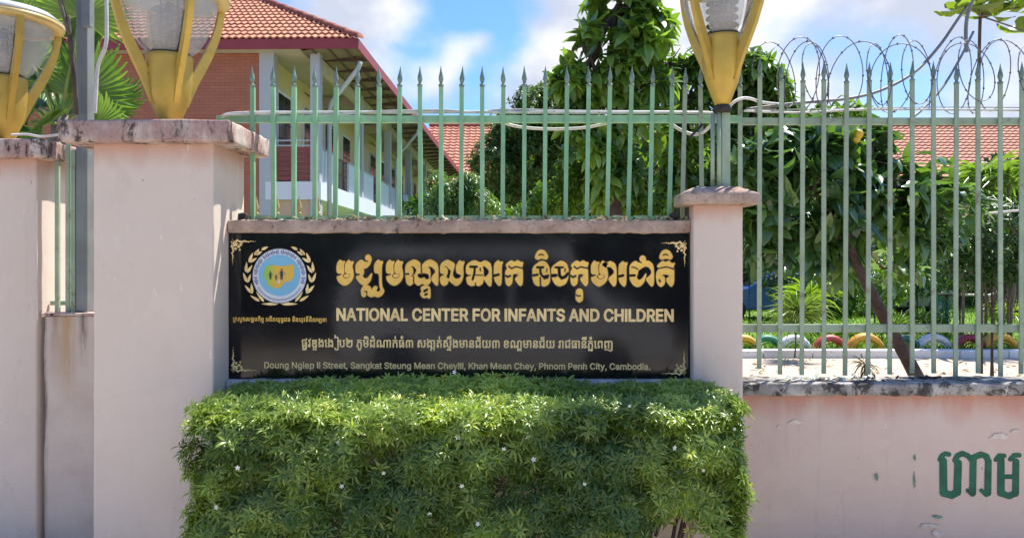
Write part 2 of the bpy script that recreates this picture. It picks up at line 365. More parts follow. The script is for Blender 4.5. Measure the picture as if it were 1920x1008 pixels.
# ground
m, nt = new_mat('street_concrete'); g = N(nt); v = g.coords()
c = g.mix(g.ramp(g.noise(v, 1.2, 8), .3, .7), (.62, .53, .42), (.53, .45, .35)); c = g.mix(g.math('MULTIPLY', g.ramp(g.noise(v, 5, 8, .7), .55, .7), .5), c, (.28, .25, .21))
g.out(c, .9, g.noise(v, 60, 6), .4, .01); m_street = m
m, nt = new_mat('courtyard_concrete'); g = N(nt); v = g.coords()
c = g.mix(g.ramp(g.noise(v, .8, 8), .3, .7), (.50, .40, .30), (.42, .335, .25)); c = g.mix(g.math('MULTIPLY', g.ramp(g.noise(v, 4, 8, .7), .55, .7), .35), c, (.36, .28, .2))
g.out(c, .9, g.noise(v, 60, 6), .4, .01); m_court = m
m, nt = new_mat('lawn'); g = N(nt); v = g.coords()
c = g.mix(g.noise(v, 2, 8), (.10, .20, .025), (.20, .32, .045)); c = g.mix(g.math('MULTIPLY', g.ramp(g.noise(v, .7, 4), .55, .75), .5), c, (.16, .13, .07))
g.out(c, .95, g.noise(v, 50, 6), .8, .03); m_lawn = m
m_soil = plain('soil', (.16, .12, .085), .95, .3, scale=3, bump=.6)
GLYPHS = {
'k220':'190 377 190 -97 193 -120 203 -139 218 -155 238 -167 261 -174 287 -177 325 -172 356 -156 378 -130 385 -97 385 -49 477 -49 477 -103 470 -148 450 -184 419 -212 380 -230 335 -240 287 -244 240 -240 195 -230 156 -212 125 -184 105 -148 98 -103 98 377;98 361 98 394 71 428 52 451 40 466 33 477 30 484 29 491 30 498 34 506 41 516 52 532 69 555 93 586 214 586 214 519 93 519 93 518 190 410 190 361',
'k49':'98 519 98 586 538 586 538 519;98 0 98 293 112 362 154 412 222 441 318 451 414 441 483 412 524 362 538 293 538 0 446 0 446 293 438 332 414 361 375 378 318 384 262 378 222 361 198 332 190 293 190 0',
'k83':'169 419 151 442 138 459 130 470 125 478 123 485 122 491 123 498 127 506 134 516 146 532 162 555 186 586 464 586 464 519 186 519 186 518 251 444;830 378 830 158 817 89 779 40 715 10 625 0 472 40 421 158 421 293 414 332 392 360 356 377 305 383 254 377 218 360 197 332 190 293 190 234 98 234 98 293 104 344 121 384 150 414 190 435 242 447 305 451 368 447 420 434 461 412 490 381 507 342 513 293 513 158 520 118 541 90 576 73 625 67 675 73 710 90 731 118 738 158 738 378;98 247 190 247 190 219 219 216 244 208 266 194 282 174 292 147 296 113 288 66 266 30 232 8 192 0 164 0 139 4 118 15 103 34 98 60;190 67 204 68 214 72 223 79 229 88 233 99 234 112 231 128 224 140 210 148 190 151;738 361 738 394 711 428 692 451 680 466 673 477 670 484 669 491 670 498 674 506 681 516 692 532 709 555 733 586 854 586 854 519 733 519 733 518 830 410 830 361',
'k119':'-456 -244 -456 -34 -369 -34 -369 -186 -297 -122 -226 -185 -226 -34 -139 -34 -139 -244 -236 -244 -297 -191 -358 -244',
'k53':'97 0 97 257 94 270 86 279 71 284 49 285 49 352 122 352 152 348 172 334 185 312 189 281 189 81 318 198 445 82 445 339 442 366 432 386 416 402 398 415 364 404 329 393 294 386 259 383 217 386 178 396 145 414 120 438 103 469 98 507 98 674 189 674 189 507 194 485 207 466 229 454 259 450 277 451 294 452 312 456 334 462 321 474 312 488 306 505 304 523 306 541 314 558 326 574 343 588 366 596 394 599 422 596 444 588 462 575 474 560 482 541 484 520 483 503 479 488 472 475 460 462 484 449 504 434 519 417 529 397 535 372 537 341 537 0 431 0 318 103 204 0',
'k185':'-513 -244 -513 -138 -508 -108 -494 -80 -469 -57 -432 -39 -382 -28 -317 -24 -252 -28 -202 -39 -165 -57 -140 -80 -127 -108 -122 -138 -122 -244 -204 -244 -204 -138 -210 -110 -229 -90 -264 -77 -317 -73 -371 -77 -406 -90 -425 -110 -431 -138 -431 -157 -343 -115 -312 -168 -431 -225 -431 -244',
'k76':'159 259 159 326 475 326 475 259;190 371 190 158 198 118 222 90 261 73 317 67 374 73 414 90 437 118 445 158 445 372 537 372 537 158 482 40 317 0 153 40 98 158 98 371;445 361 445 394 418 428 399 451 387 466 380 477 377 484 376 491 377 498 381 506 388 516 400 532 416 555 440 586 561 586 561 519 440 519 440 518 537 410 537 361;98 361 98 394 71 428 52 451 40 466 33 477 30 484 29 491 30 498 34 506 41 516 52 532 69 555 93 586 214 586 214 519 93 519 93 518 190 410 190 361',
'k105':'-451 684 -473 688 -488 702 -497 725 -500 757 -496 789 -482 818 -461 842 -431 862 -393 875 -348 879 -312 876 -276 869 -241 857 -206 842 -174 824 -142 803 -113 780 -85 757 -85 684;-426 747 -178 747 -204 765 -230 780 -253 792 -276 801 -296 808 -315 812 -332 815 -348 816 -381 812 -406 801 -421 780',
'k54':'517 201 517 158 503 89 462 40 393 10 297 0 202 10 133 40 92 89 78 158 78 384 56 413 40 435 32 452 29 466 30 475 32 484 35 492 42 502 51 514 64 532 83 555 106 586 517 586 517 519 108 519 104 515 102 511 99 507 98 504 96 502 96 500 100 485 113 466 136 439 170 400 170 158 178 118 202 90 241 73 297 67 354 73 394 90 417 118 425 158 425 201;517 198 425 198 425 245 393 248 366 256 344 268 327 286 316 309 313 337 322 381 349 413 388 432 435 439 469 435 495 424 512 406 517 380;425 313 425 372 412 371 400 368 391 364 385 358 381 351 380 342 383 329 392 320 406 315',
'k189':'-182 -244 -184 -230 -188 -218 -194 -205 -204 -190 -258 -216 -310 -234 -358 -244 -404 -247 -443 -243 -476 -231 -497 -212 -504 -188 -499 -164 -484 -144 -465 -123 -445 -102 -432 -87 -422 -74 -414 -61 -408 -48 -403 -35 -399 -21 -321 -52 -324 -64 -328 -74 -334 -84 -342 -95 -352 -107 -365 -120 -381 -135 -398 -150 -411 -163 -415 -176 -412 -184 -404 -188 -391 -190 -376 -189 -362 -187 -350 -184 -333 -180 -314 -174 -294 -168 -274 -160 -255 -152 -239 -144 -246 -135 -252 -124 -257 -112 -258 -99 -254 -76 -240 -57 -218 -44 -190 -40 -159 -45 -138 -59 -127 -78 -123 -98 -124 -112 -127 -124 -131 -134 -136 -142 -117 -169 -105 -192 -99 -215 -97 -244',
'k86':'548 375 548 50 544 28 530 12 507 3 475 0 387 0 387 67 418 69 439 74 452 82 456 95 456 259 201 259 201 50 196 28 182 12 159 3 127 0 40 0 40 67 70 69 92 74 105 82 109 95 109 375 201 375 201 327 456 327 456 375;456 361 456 394 429 428 410 451 398 466 391 477 388 484 387 491 388 498 392 506 399 516 410 532 427 555 451 586 572 586 572 519 451 519 451 518 548 410 548 361;109 361 109 394 82 428 63 451 51 466 44 477 41 484 40 491 41 498 45 506 52 516 64 532 80 555 104 586 225 586 225 519 104 519 104 518 201 410 201 361',
'k65':'98 519 98 586 537 586 537 519;98 247 190 247 190 219 219 216 244 208 266 194 282 174 292 147 296 113 288 66 266 30 232 8 192 0 164 0 139 4 118 15 103 34 98 60;190 67 204 68 214 72 223 79 229 88 233 99 234 112 231 128 224 140 210 148 190 151;98 229 98 293 153 412 317 451 482 412 537 293 537 0 445 0 445 293 437 332 414 360 374 377 317 383 261 377 222 360 198 332 190 293 190 229;98 247 190 247 190 219 219 216 244 208 266 194 282 174 292 147 296 113 288 66 266 30 232 8 192 0 164 0 139 4 118 15 103 34 98 60;190 67 204 68 214 72 223 79 229 88 233 99 234 112 231 128 224 140 210 148 190 151',
'k109':'-85 684 -152 684 -152 903 -85 903;-451 684 -473 688 -488 702 -497 725 -500 757 -496 789 -482 818 -461 842 -431 862 -393 875 -348 879 -312 876 -276 869 -241 857 -206 842 -174 824 -142 803 -113 780 -85 757 -85 684;-426 747 -178 747 -204 765 -230 780 -253 792 -276 801 -296 808 -315 812 -332 815 -348 816 -381 812 -406 801 -421 780',
'k77':'855 378 855 158 843 96 806 46 742 11 650 0 600 3 558 13 522 28 494 48 491 48 471 33 448 20 422 12 392 6 359 2 322 0 317 0 244 5 188 21 147 46 118 78 102 115 97 158 97 536 116 574 171 586 258 586 258 519 228 518 206 513 193 506 189 496 189 158 196 118 218 90 257 73 317 67 360 70 393 77 417 90 433 108 442 130 445 158 445 378 537 378 537 158 544 118 566 90 602 73 650 67 699 73 734 90 756 118 763 158 763 378;763 361 763 394 736 428 717 451 705 466 698 477 695 484 694 491 695 498 699 506 706 516 718 532 734 555 758 586 879 586 879 519 758 519 758 518 855 410 855 361;445 361 445 394 418 428 399 451 387 466 380 477 377 484 376 491 377 498 381 506 388 516 400 532 416 555 440 586 561 586 561 519 440 519 440 518 537 410 537 361',
'k115':'-321 -244 -321 -92 -373 -92 -373 -34 -229 -34 -229 -244',
'k67':'296 0 212 10 152 40 116 89 104 158 104 234 196 234 196 158 202 118 222 90 253 73 296 67 340 73 372 90 391 118 397 158 397 235 296 254 215 276 154 302 112 336 88 378 80 428 85 471 101 509 129 541 170 566 226 581 299 586 372 581 429 565 470 541 498 510 514 476 519 438 519 414 427 414 427 438 420 470 398 496 359 513 299 519 239 513 200 496 178 468 171 428 177 394 194 368 225 346 269 330 328 316 401 303 409 320 422 333 438 340 458 343 476 341 490 334 502 325 512 313 517 300 519 286 517 266 510 250 500 237 489 230 489 158 477 89 441 40 381 10',
'k208':'-408 -244 -450 -240 -484 -226 -506 -202 -513 -168 -513 -107 -446 -93 -388 -80 -338 -70 -296 -60 -261 -50 -234 -42 -215 -33 -203 -24 -122 -24 -122 -96 -126 -134 -137 -162 -154 -182 -176 -196 -200 -203 -225 -205 -248 -203 -266 -198 -282 -191 -294 -184 -306 -205 -328 -225 -361 -239;-396 -193 -382 -191 -370 -186 -359 -179 -352 -169 -347 -158 -345 -145 -345 -125 -431 -144 -431 -163 -430 -172 -427 -179 -422 -185 -415 -190 -406 -192;-204 -109 -204 -92 -290 -112 -290 -128 -289 -134 -285 -140 -279 -144 -271 -148 -261 -149 -250 -150 -230 -147 -216 -138 -207 -125',
'k56':'98 0 98 384 76 413 60 435 52 452 49 466 50 475 52 484 55 492 62 502 71 514 84 532 103 555 126 586 405 586 421 588 434 592 442 600 445 610 445 674 537 674 537 610 534 582 525 560 509 542 486 529 455 522 415 519 128 519 124 515 122 511 119 507 118 504 116 502 116 500 118 491 124 480 133 466 148 449 166 427 190 400 190 81 318 198 445 82 445 451 537 451 537 0 431 0 318 103 204 0',
'k69':'97 0 97 246 189 246 189 171 224 169 252 162 276 152 296 140 312 128 327 115 344 100 361 84 380 71 399 67 412 69 424 75 436 86 446 102 453 123 455 149 452 174 444 195 431 212 413 226 389 237 358 244 298 256 245 271 200 289 164 310 135 334 114 362 102 393 98 428 103 471 119 509 147 541 188 566 244 581 317 586 390 582 447 568 488 547 516 520 532 490 537 456 534 430 524 405 507 383 482 366 448 355 403 351 396 351 396 411 411 412 424 417 433 424 440 434 444 446 445 459 442 474 433 488 417 501 394 510 363 517 323 519 259 513 218 496 196 468 189 428 194 399 208 374 233 354 267 336 310 322 363 311 423 297 470 278 504 253 528 224 542 188 547 147 542 104 526 68 503 39 472 18 437 4 399 0 366 4 339 16 314 34 289 55 273 69 258 81 244 91 228 98 210 102 189 104 189 0',
'k80':'137 354 137 394 101 429 76 453 60 469 50 480 46 488 45 494 46 500 50 508 56 518 68 534 84 556 107 586 156 586 172 588 182 592 189 600 191 610 191 674 283 674 283 610 280 582 269 560 252 542 227 529 195 522 156 519 107 519 107 518 229 410 229 354;229 376 229 69 224 37 211 16 189 4 160 0 142 0 115 2 88 8 63 21 43 40 30 69 25 108 30 144 43 172 63 192 87 206 112 215 137 219 137 376;137 67 137 151 123 149 108 142 96 129 92 109 96 89 106 76 121 69',
'k210':'190 376 190 -239 80 -239 -5 -178 -90 -239 -192 -239 -192 -49 -61 -49 -61 -95 -110 -95 -110 -168 -5 -93 98 -167 98 376;98 361 98 394 71 428 52 451 40 466 33 477 30 484 29 491 30 498 34 506 41 516 52 532 69 555 93 586 214 586 214 519 93 519 93 518 190 410 190 361',
'k272':'296 0 212 10 152 40 116 89 104 158 104 234 196 234 196 158 202 118 222 90 253 73 296 67 340 73 372 90 391 118 397 158 397 235 296 254 215 276 154 302 112 336 88 378 80 428 85 471 101 509 129 541 170 566 226 581 299 586 372 581 429 565 470 541 498 510 514 476 519 438 519 414 427 414 427 438 420 470 398 496 359 513 299 519 239 513 200 496 178 468 171 428 177 394 194 368 225 346 269 330 328 316 401 303 409 320 422 333 438 340 458 343 476 341 490 334 502 325 512 313 517 300 519 286 517 266 510 250 500 237 489 230 489 158 477 89 441 40 381 10;729 0 729 458 725 488 714 506 690 516 651 519 513 519 513 586 697 586 742 582 774 572 797 554 811 529 818 497 821 458 821 0',
'k73':'537 215 537 0 431 0 318 103 204 0 98 0 98 384 76 413 60 435 52 452 49 466 50 475 52 484 55 492 62 502 71 514 84 532 103 555 126 586 415 586 428 588 438 592 443 601 445 613 445 674 537 674 537 610 530 570 510 542 474 525 419 519 128 519 124 514 121 510 118 506 117 504 116 502 116 500 118 491 124 480 133 466 148 449 166 427 190 400 190 81 318 198 445 82 445 215;537 198 445 198 445 245 413 248 386 256 364 268 347 286 336 309 333 337 342 381 369 413 408 432 455 439 489 435 515 424 532 406 537 380;445 313 445 372 432 371 420 368 411 364 405 358 401 351 400 342 403 329 412 320 426 315',
'k222':'-524 -244 -521 -181 -512 -132 -499 -93 -482 -64 -462 -45 -441 -32 -419 -26 -398 -24 -373 -26 -352 -34 -334 -46 -319 -62 -306 -82 -294 -104 -278 -138 -266 -164 -255 -180 -238 -186 -221 -181 -208 -167 -200 -144 -194 -112 -190 -71 -190 -24 -108 -24 -112 -103 -126 -162 -147 -202 -173 -228 -203 -242 -236 -246 -274 -240 -302 -223 -323 -197 -341 -164 -352 -139 -362 -120 -370 -104 -378 -94 -387 -87 -399 -85 -411 -87 -420 -94 -427 -106 -433 -124 -437 -146 -440 -173 -442 -206 -442 -244',
'k117':'-297 -244 -360 -237 -404 -216 -430 -182 -439 -137 -439 -34 -357 -34 -357 -137 -355 -150 -350 -162 -342 -173 -330 -180 -315 -184 -297 -186 -271 -183 -252 -172 -241 -157 -237 -137 -237 -34 -155 -34 -155 -137 -164 -182 -189 -216 -233 -237',
'k62':'445 -10 445 75 444 75 412 55 382 37 352 22 321 10 289 2 254 0 208 5 170 21 139 46 116 78 103 115 98 158 98 286 271 311 347 328 402 354 434 392 445 448 442 474 434 495 421 508 403 513 389 511 378 504 367 494 358 484 349 472 339 462 328 454 315 452 304 454 293 461 282 471 270 482 259 494 248 504 236 511 224 513 214 511 205 506 198 499 193 490 190 478 189 466 192 445 202 432 217 423 238 418 238 351 201 351 176 354 151 362 129 377 112 398 101 427 97 462 101 497 114 527 134 552 158 570 187 582 217 586 246 582 270 571 292 552 317 525 319 525 343 551 368 570 396 582 426 586 459 581 487 567 509 546 524 519 534 489 537 458 530 399 508 351 472 312 421 282 356 260 276 244 190 231 190 158 195 118 210 90 233 73 265 67 292 70 321 80 351 94 380 111 406 130 426 150 440 170 445 186 445 234 537 234 537 -10',
'k131':'189 377 189 102 191 85 196 74 206 69 221 67 268 67 268 0 171 0 139 3 116 12 102 28 97 50 97 377;97 361 97 394 70 428 51 451 39 466 32 477 29 484 28 491 29 498 33 506 40 516 52 532 68 555 92 586 213 586 213 519 92 519 92 518 189 410 189 361',
'k9999':'432 578 432 -127 427 -163 411 -192 385 -215 348 -231 300 -241 242 -244 184 -241 137 -231 100 -215 74 -192 58 -163 53 -127 53 -49 170 -49 170 -107 145 -107 145 -123 151 -145 169 -162 199 -173 242 -177 285 -173 316 -162 334 -145 340 -123 340 578;340 576 340 649 333 698 311 734 277 755 233 762 206 760 182 752 161 740 144 723 52 723 52 967 144 967 144 797 165 808 189 817 217 823 250 825 306 820 352 806 387 781 412 747 427 703 432 649 432 576',
'k70':'190 371 190 158 198 118 222 90 261 73 317 67 374 73 414 90 437 118 445 158 445 372 537 372 537 158 482 40 317 0 153 40 98 158 98 371;445 361 445 394 418 428 399 451 387 466 380 477 377 484 376 491 377 498 381 506 388 516 400 532 416 555 440 586 561 586 561 519 440 519 440 518 537 410 537 361;98 361 98 394 71 428 52 451 40 466 33 477 30 484 29 491 30 498 34 506 41 516 52 532 69 555 93 586 214 586 214 519 93 519 93 518 190 410 190 361',
'k175':'375 0 254 12 167 49 115 110 98 195 98 641 49 641 49 708 144 708 165 705 179 698 187 685 190 667 190 195 202 139 236 99 294 75 375 67 457 75 516 99 550 139 562 195 562 504 462 419 361 504 361 360 386 360 386 293 269 293 269 586 361 586 462 501 562 586 654 586 654 195 637 110 584 49 497 12',
'k75':'98 519 98 586 537 586 537 519;124 -4 85 3 56 23 34 57 20 105 72 125 78 112 84 101 90 92 97 86 104 82 113 81 120 82 126 87 131 95 132 106 130 130 124 157 115 186 106 216 100 247 98 279 104 328 122 370 153 405 196 430 250 446 317 451 413 441 482 412 523 362 537 293 537 0 445 0 445 293 437 332 414 360 374 377 317 383 261 376 221 354 197 320 189 279 191 250 198 225 207 200 216 174 222 143 224 105 221 70 210 42 195 21 174 7 151 -1',
'k60':'98 470 98 610 189 610 189 537 391 537 415 538 432 543 442 551 445 562 445 674 537 674 537 562 534 534 526 510 512 493 488 480 454 472 408 470;98 0 98 402 190 402 190 81 318 198 445 82 445 402 537 402 537 0 431 0 318 103 204 0',
'k137':'-296 684 -326 688 -352 700 -376 718 -394 740 -405 767 -409 797 -405 827 -394 854 -376 876 -352 894 -326 906 -296 910 -266 906 -240 894 -216 876 -198 854 -187 827 -183 797 -187 767 -198 740 -216 718 -240 700 -266 688;-297 745 -277 749 -260 760 -248 777 -244 797 -248 818 -259 835 -276 847 -297 851 -317 847 -334 836 -345 818 -349 797 -345 777 -334 760 -317 749',
'k266':'98 235 98 428 111 497 149 546 213 576 302 586 391 576 456 546 494 497 507 428 507 81 620 184 732 82 732 428 745 497 784 546 848 576 937 586 1026 576 1090 546 1129 497 1142 428 1142 0 1050 0 1050 428 1043 468 1022 496 986 513 937 519 888 513 852 496 831 468 824 428 824 0 718 0 620 89 521 0 415 0 415 428 408 468 386 496 351 513 302 519 253 513 218 496 197 468 190 428 190 235;98 247 190 247 190 219 219 216 244 208 266 194 282 174 292 147 296 113 288 66 266 30 232 8 192 0 164 0 139 4 118 15 103 34 98 60;190 67 204 68 214 72 223 79 229 88 233 99 234 112 231 128 224 140 210 148 190 151;1338 0 1338 458 1334 488 1322 506 1299 516 1260 519 1122 519 1122 586 1306 586 1351 582 1384 572 1406 554 1420 529 1428 497 1430 458 1430 0',
'k146':'-334 684 -334 879 -261 879 -261 684',
'k68':'537 215 537 0 431 0 318 103 204 0 98 0 98 384 76 413 60 435 52 452 49 466 50 475 51 484 54 492 60 502 70 514 84 532 102 555 126 586 537 586 537 519 128 519 124 514 121 510 118 506 117 504 116 502 116 500 118 491 124 480 133 466 148 449 166 427 190 400 190 81 318 198 445 82 445 215;537 198 445 198 445 245 413 248 386 256 364 268 347 286 336 309 333 337 342 381 369 413 408 432 455 439 489 435 515 424 532 406 537 380;445 313 445 372 432 371 420 368 411 364 405 358 401 351 400 342 403 329 412 320 426 315',
'k176':'98 0 98 415 110 490 146 544 205 575 287 586 333 583 372 575 404 561 430 542 456 561 489 575 528 583 574 586 657 575 716 542 752 487 764 410 764 0 672 0 672 410 666 457 648 492 617 512 574 519 531 513 501 494 483 464 477 425 477 0 385 0 385 425 379 464 360 494 330 513 287 519 244 512 214 492 196 457 190 410 190 67 238 67 238 0',
'k244':'97 0 97 257 94 270 86 279 71 284 49 285 49 352 122 352 152 348 172 334 185 312 189 281 189 81 318 198 445 82 445 339 442 366 432 386 416 402 398 415 364 404 329 393 294 386 259 383 217 386 178 396 145 414 120 438 103 469 98 507 98 674 189 674 189 507 194 485 207 466 229 454 259 450 277 451 294 452 312 456 334 462 321 474 312 488 306 505 304 523 306 541 314 558 326 574 343 588 366 596 394 599 422 596 444 588 462 575 474 560 482 541 484 520 483 503 479 488 472 475 460 462 484 449 504 434 519 417 529 397 535 372 537 341 537 0 431 0 318 103 204 0;733 0 733 458 729 488 718 506 694 516 655 519 517 519 517 586 701 586 746 582 778 572 801 554 815 529 822 497 825 458 825 0',
'k183':'-513 -244 -513 -138 -508 -108 -494 -80 -469 -57 -432 -39 -382 -28 -317 -24 -252 -28 -202 -39 -165 -57 -140 -80 -127 -108 -122 -138 -122 -244 -204 -244 -204 -138 -210 -110 -229 -90 -264 -77 -317 -73 -371 -77 -406 -90 -425 -110 -431 -138 -431 -244',
'k207':'-224 -244 -219 -238 -216 -232 -213 -226 -212 -220 -213 -215 -216 -210 -220 -207 -226 -207 -425 -219 -455 -218 -478 -212 -494 -203 -505 -190 -511 -177 -513 -163 -509 -142 -496 -124 -472 -109 -436 -102 -285 -90 -252 -86 -228 -78 -214 -69 -209 -61 -248 -61 -248 -24 -122 -24 -122 -45 -125 -64 -133 -81 -147 -94 -166 -104 -191 -112 -222 -117 -395 -137 -413 -140 -424 -145 -431 -152 -432 -162 -429 -171 -422 -176 -409 -178 -392 -177 -122 -148 -122 -203 -124 -221 -130 -234 -141 -241 -155 -244',
'k111':'-278 865 -261 891 -236 912 -207 925 -175 930 -138 924 -108 906 -88 879 -82 845 -85 818 -93 794 -103 775 -111 764;-222 848 -151 806 -146 812 -143 820 -141 830 -140 840 -142 853 -149 864 -160 871 -175 873 -189 871 -200 866 -211 859;-451 684 -473 688 -488 702 -497 725 -500 757 -496 789 -482 818 -461 842 -431 862 -393 875 -348 879 -312 876 -276 869 -241 857 -206 842 -174 824 -142 803 -113 780 -85 757 -85 684;-426 747 -178 747 -204 765 -230 780 -253 792 -276 801 -296 808 -315 812 -332 815 -348 816 -381 812 -406 801 -421 780',
'k288':'159 259 159 326 475 326 475 259;190 371 190 158 198 118 222 90 261 73 317 67 374 73 414 90 437 118 445 158 445 372 537 372 537 158 482 40 317 0 153 40 98 158 98 371;445 361 445 394 418 428 399 451 387 466 380 477 377 484 376 491 377 498 381 506 388 516 400 532 416 555 440 586 561 586 561 519 440 519 440 518 537 410 537 361;98 361 98 394 71 428 52 451 40 466 33 477 30 484 29 491 30 498 34 506 41 516 52 532 69 555 93 586 214 586 214 519 93 519 93 518 190 410 190 361;733 0 733 458 729 488 718 506 694 516 655 519 517 519 517 586 701 586 746 582 778 572 801 554 815 529 822 497 825 458 825 0',
'k156':'-324 682 -365 685 -398 694 -422 708 -440 726 -450 750 -454 776 -444 823 -412 856 -362 874 -297 880 -297 821 -333 819 -359 812 -375 799 -380 782 -377 767 -366 756 -347 748 -315 745 -276 749 -243 762 -215 784 -194 815 -181 854 -177 902 -102 902 -109 840 -129 786 -162 742 -206 710 -260 689',
'k50':'317 0 244 5 188 21 147 46 119 78 103 115 98 158 98 286 271 311 347 328 402 354 434 389 445 435 438 470 416 497 377 514 317 519 257 514 218 498 196 478 189 456 192 440 202 430 217 423 238 421 238 351 196 351 161 357 128 374 106 403 98 445 103 479 119 512 147 542 188 566 244 581 317 586 390 581 447 566 488 542 516 512 532 476 537 438 530 388 508 346 472 310 421 282 356 260 276 244 190 231 190 158 197 118 218 90 257 73 317 67 377 73 416 90 438 118 445 158 445 234 537 234 537 158 532 115 516 78 488 46 447 21 390 5',
'k64':'98 235 98 428 111 497 149 546 213 576 302 586 391 576 456 546 494 497 507 428 507 81 620 184 732 82 732 428 745 497 784 546 848 576 937 586 1026 576 1090 546 1129 497 1142 428 1142 0 1050 0 1050 428 1043 468 1022 496 986 513 937 519 888 513 852 496 831 468 824 428 824 0 718 0 620 89 521 0 415 0 415 428 408 468 386 496 351 513 302 519 253 513 218 496 197 468 190 428 190 235;98 247 190 247 190 219 219 216 244 208 266 194 282 174 292 147 296 113 288 66 266 30 232 8 192 0 164 0 139 4 118 15 103 34 98 60;190 67 204 68 214 72 223 79 229 88 233 99 234 112 231 128 224 140 210 148 190 151',
'k199':'-508 -216 -508 -166 -506 -154 -502 -144 -491 -138 -473 -135 -410 -128 -356 -122 -310 -115 -274 -109 -245 -103 -225 -98 -213 -93 -209 -89 -209 -76 -317 -100 -426 -76 -426 -108 -508 -108 -508 -57 -506 -40 -500 -30 -488 -26 -470 -24 -426 -24 -317 -57 -209 -24 -160 -24 -143 -26 -134 -30 -129 -40 -127 -57 -127 -111 -132 -117 -145 -124 -168 -132 -200 -140 -242 -147 -294 -156 -355 -164 -426 -173 -426 -196 -209 -172 -209 -152 -127 -152 -127 -244 -209 -244 -209 -215 -426 -244 -479 -244 -493 -243 -502 -238 -506 -230',
'k292':'137 361 137 394 110 428 91 451 79 466 72 477 69 484 68 491 69 498 73 506 80 516 92 532 108 555 132 586 253 586 253 519 132 519 132 518 229 410 229 361;229 376 229 69 224 37 211 16 189 4 160 0 142 0 115 2 88 8 63 21 43 40 30 69 25 108 30 144 43 172 63 192 87 206 112 215 137 219 137 376;137 67 137 151 123 149 108 142 96 129 92 109 96 89 106 76 121 69;425 0 425 458 421 488 410 506 386 516 347 519 209 519 209 586 393 586 438 582 470 572 493 554 507 529 514 497 517 458 517 0',
'k274':'537 215 537 0 431 0 318 103 204 0 98 0 98 384 76 413 60 435 52 452 49 466 50 475 51 484 54 492 60 502 70 514 84 532 102 555 126 586 537 586 537 519 128 519 124 514 121 510 118 506 117 504 116 502 116 500 118 491 124 480 133 466 148 449 166 427 190 400 190 81 318 198 445 82 445 215;537 198 445 198 445 245 413 248 386 256 364 268 347 286 336 309 333 337 342 381 369 413 408 432 455 439 489 435 515 424 532 406 537 380;445 313 445 372 432 371 420 368 411 364 405 358 401 351 400 342 403 329 412 320 426 315;733 0 733 458 729 488 718 506 694 516 655 519 517 519 517 586 701 586 746 582 778 572 801 554 815 529 822 497 825 458 825 0',
'k209':'-187 -244 -213 -240 -231 -228 -242 -213 -247 -200 -389 -210 -462 -210 -508 -196 -533 -173 -541 -140 -537 -114 -525 -94 -505 -80 -476 -70 -437 -65 -389 -63 -247 -63 -247 -24 -165 -24 -165 -63 -102 -63 -102 -112 -165 -112 -165 -148 -148 -154 -136 -164 -130 -177 -128 -193 -132 -211 -142 -228 -161 -240;-247 -151 -247 -112 -389 -112 -420 -113 -442 -116 -456 -123 -460 -137 -458 -146 -453 -152 -442 -157 -424 -159 -398 -159 -360 -158 -311 -155',
'k74':'98 234 98 451 101 486 109 518 124 546 146 568 175 581 214 586 240 582 265 571 290 552 317 525 319 525 347 551 374 570 403 582 437 586 470 581 496 568 515 546 528 518 535 486 537 451 537 0 445 0 445 451 443 478 436 498 426 509 410 513 396 511 383 504 371 494 360 482 350 471 340 461 329 454 317 452 305 454 294 461 284 471 273 482 262 494 250 504 238 511 225 513 209 509 198 498 192 478 190 451 190 234;98 247 190 247 190 219 219 216 244 208 266 194 282 174 292 147 296 113 288 66 266 30 232 8 192 0 164 0 139 4 118 15 103 34 98 60;190 67 204 68 214 72 223 79 229 88 233 99 234 112 231 128 224 140 210 148 190 151',
'k58':'683 -244 647 -242 614 -236 584 -226 556 -213 529 -198 502 -183 474 -169 442 -159 407 -152 370 -148 332 -147 293 -146 98 -146 98 -88 293 -88 344 -89 391 -94 434 -100 473 -110 508 -121 537 -136 563 -151 588 -163 613 -173 636 -180 660 -184 683 -186 722 -181 748 -166 762 -141 768 -107 694 -107 694 -49 854 -49 854 -70 849 -120 834 -163 809 -198 775 -223 733 -239;503 533 531 554 566 573 608 586 659 591 728 586 779 569 815 543 838 510 850 471 854 428 854 0 762 0 762 428 755 468 734 498 699 518 650 524 609 521 579 510 554 495 529 476;98 234 98 451 101 486 109 518 124 546 146 568 175 581 214 586 240 582 265 571 290 552 317 525 319 525 347 551 374 570 403 582 437 586 470 581 496 568 515 546 528 518 535 486 537 451 537 0 445 0 445 451 443 478 436 498 426 509 410 513 396 511 383 504 371 494 360 482 350 471 340 461 329 454 317 452 305 454 294 461 284 471 273 482 262 494 250 504 238 511 225 513 209 509 198 498 192 478 190 451 190 234;98 247 190 247 190 219 219 216 244 208 266 194 282 174 292 147 296 113 288 66 266 30 232 8 192 0 164 0 139 4 118 15 103 34 98 60;190 67 204 68 214 72 223 79 229 88 233 99 234 112 231 128 224 140 210 148 190 151',
'i234':'150 0 150 1490 352 1490 352 0',
'i300':'180 0 180 1490 404 1490 1010 537 1027 510 1046 478 1068 442 1091 402 1116 358 1142 311 1168 261 1194 209 1219 155 1192 155 1187 212 1182 266 1179 320 1177 370 1175 419 1174 464 1173 506 1173 543 1173 576 1173 1490 1363 1490 1363 0 1137 0 597 848 572 888 547 928 522 970 496 1014 468 1063 437 1118 402 1179 363 1250 318 1329 353 1329 356 1257 359 1189 362 1124 365 1064 367 1009 368 960 370 917 371 880 371 850 371 0',
'i2':'52 0 593 1490 813 1490 1361 0 1161 0 845 884 825 943 802 1011 778 1088 750 1178 719 1282 684 1401 720 1401 686 1280 654 1175 626 1084 602 1007 580 940 561 884 254 0;324 416 324 582 1089 582 1089 416',
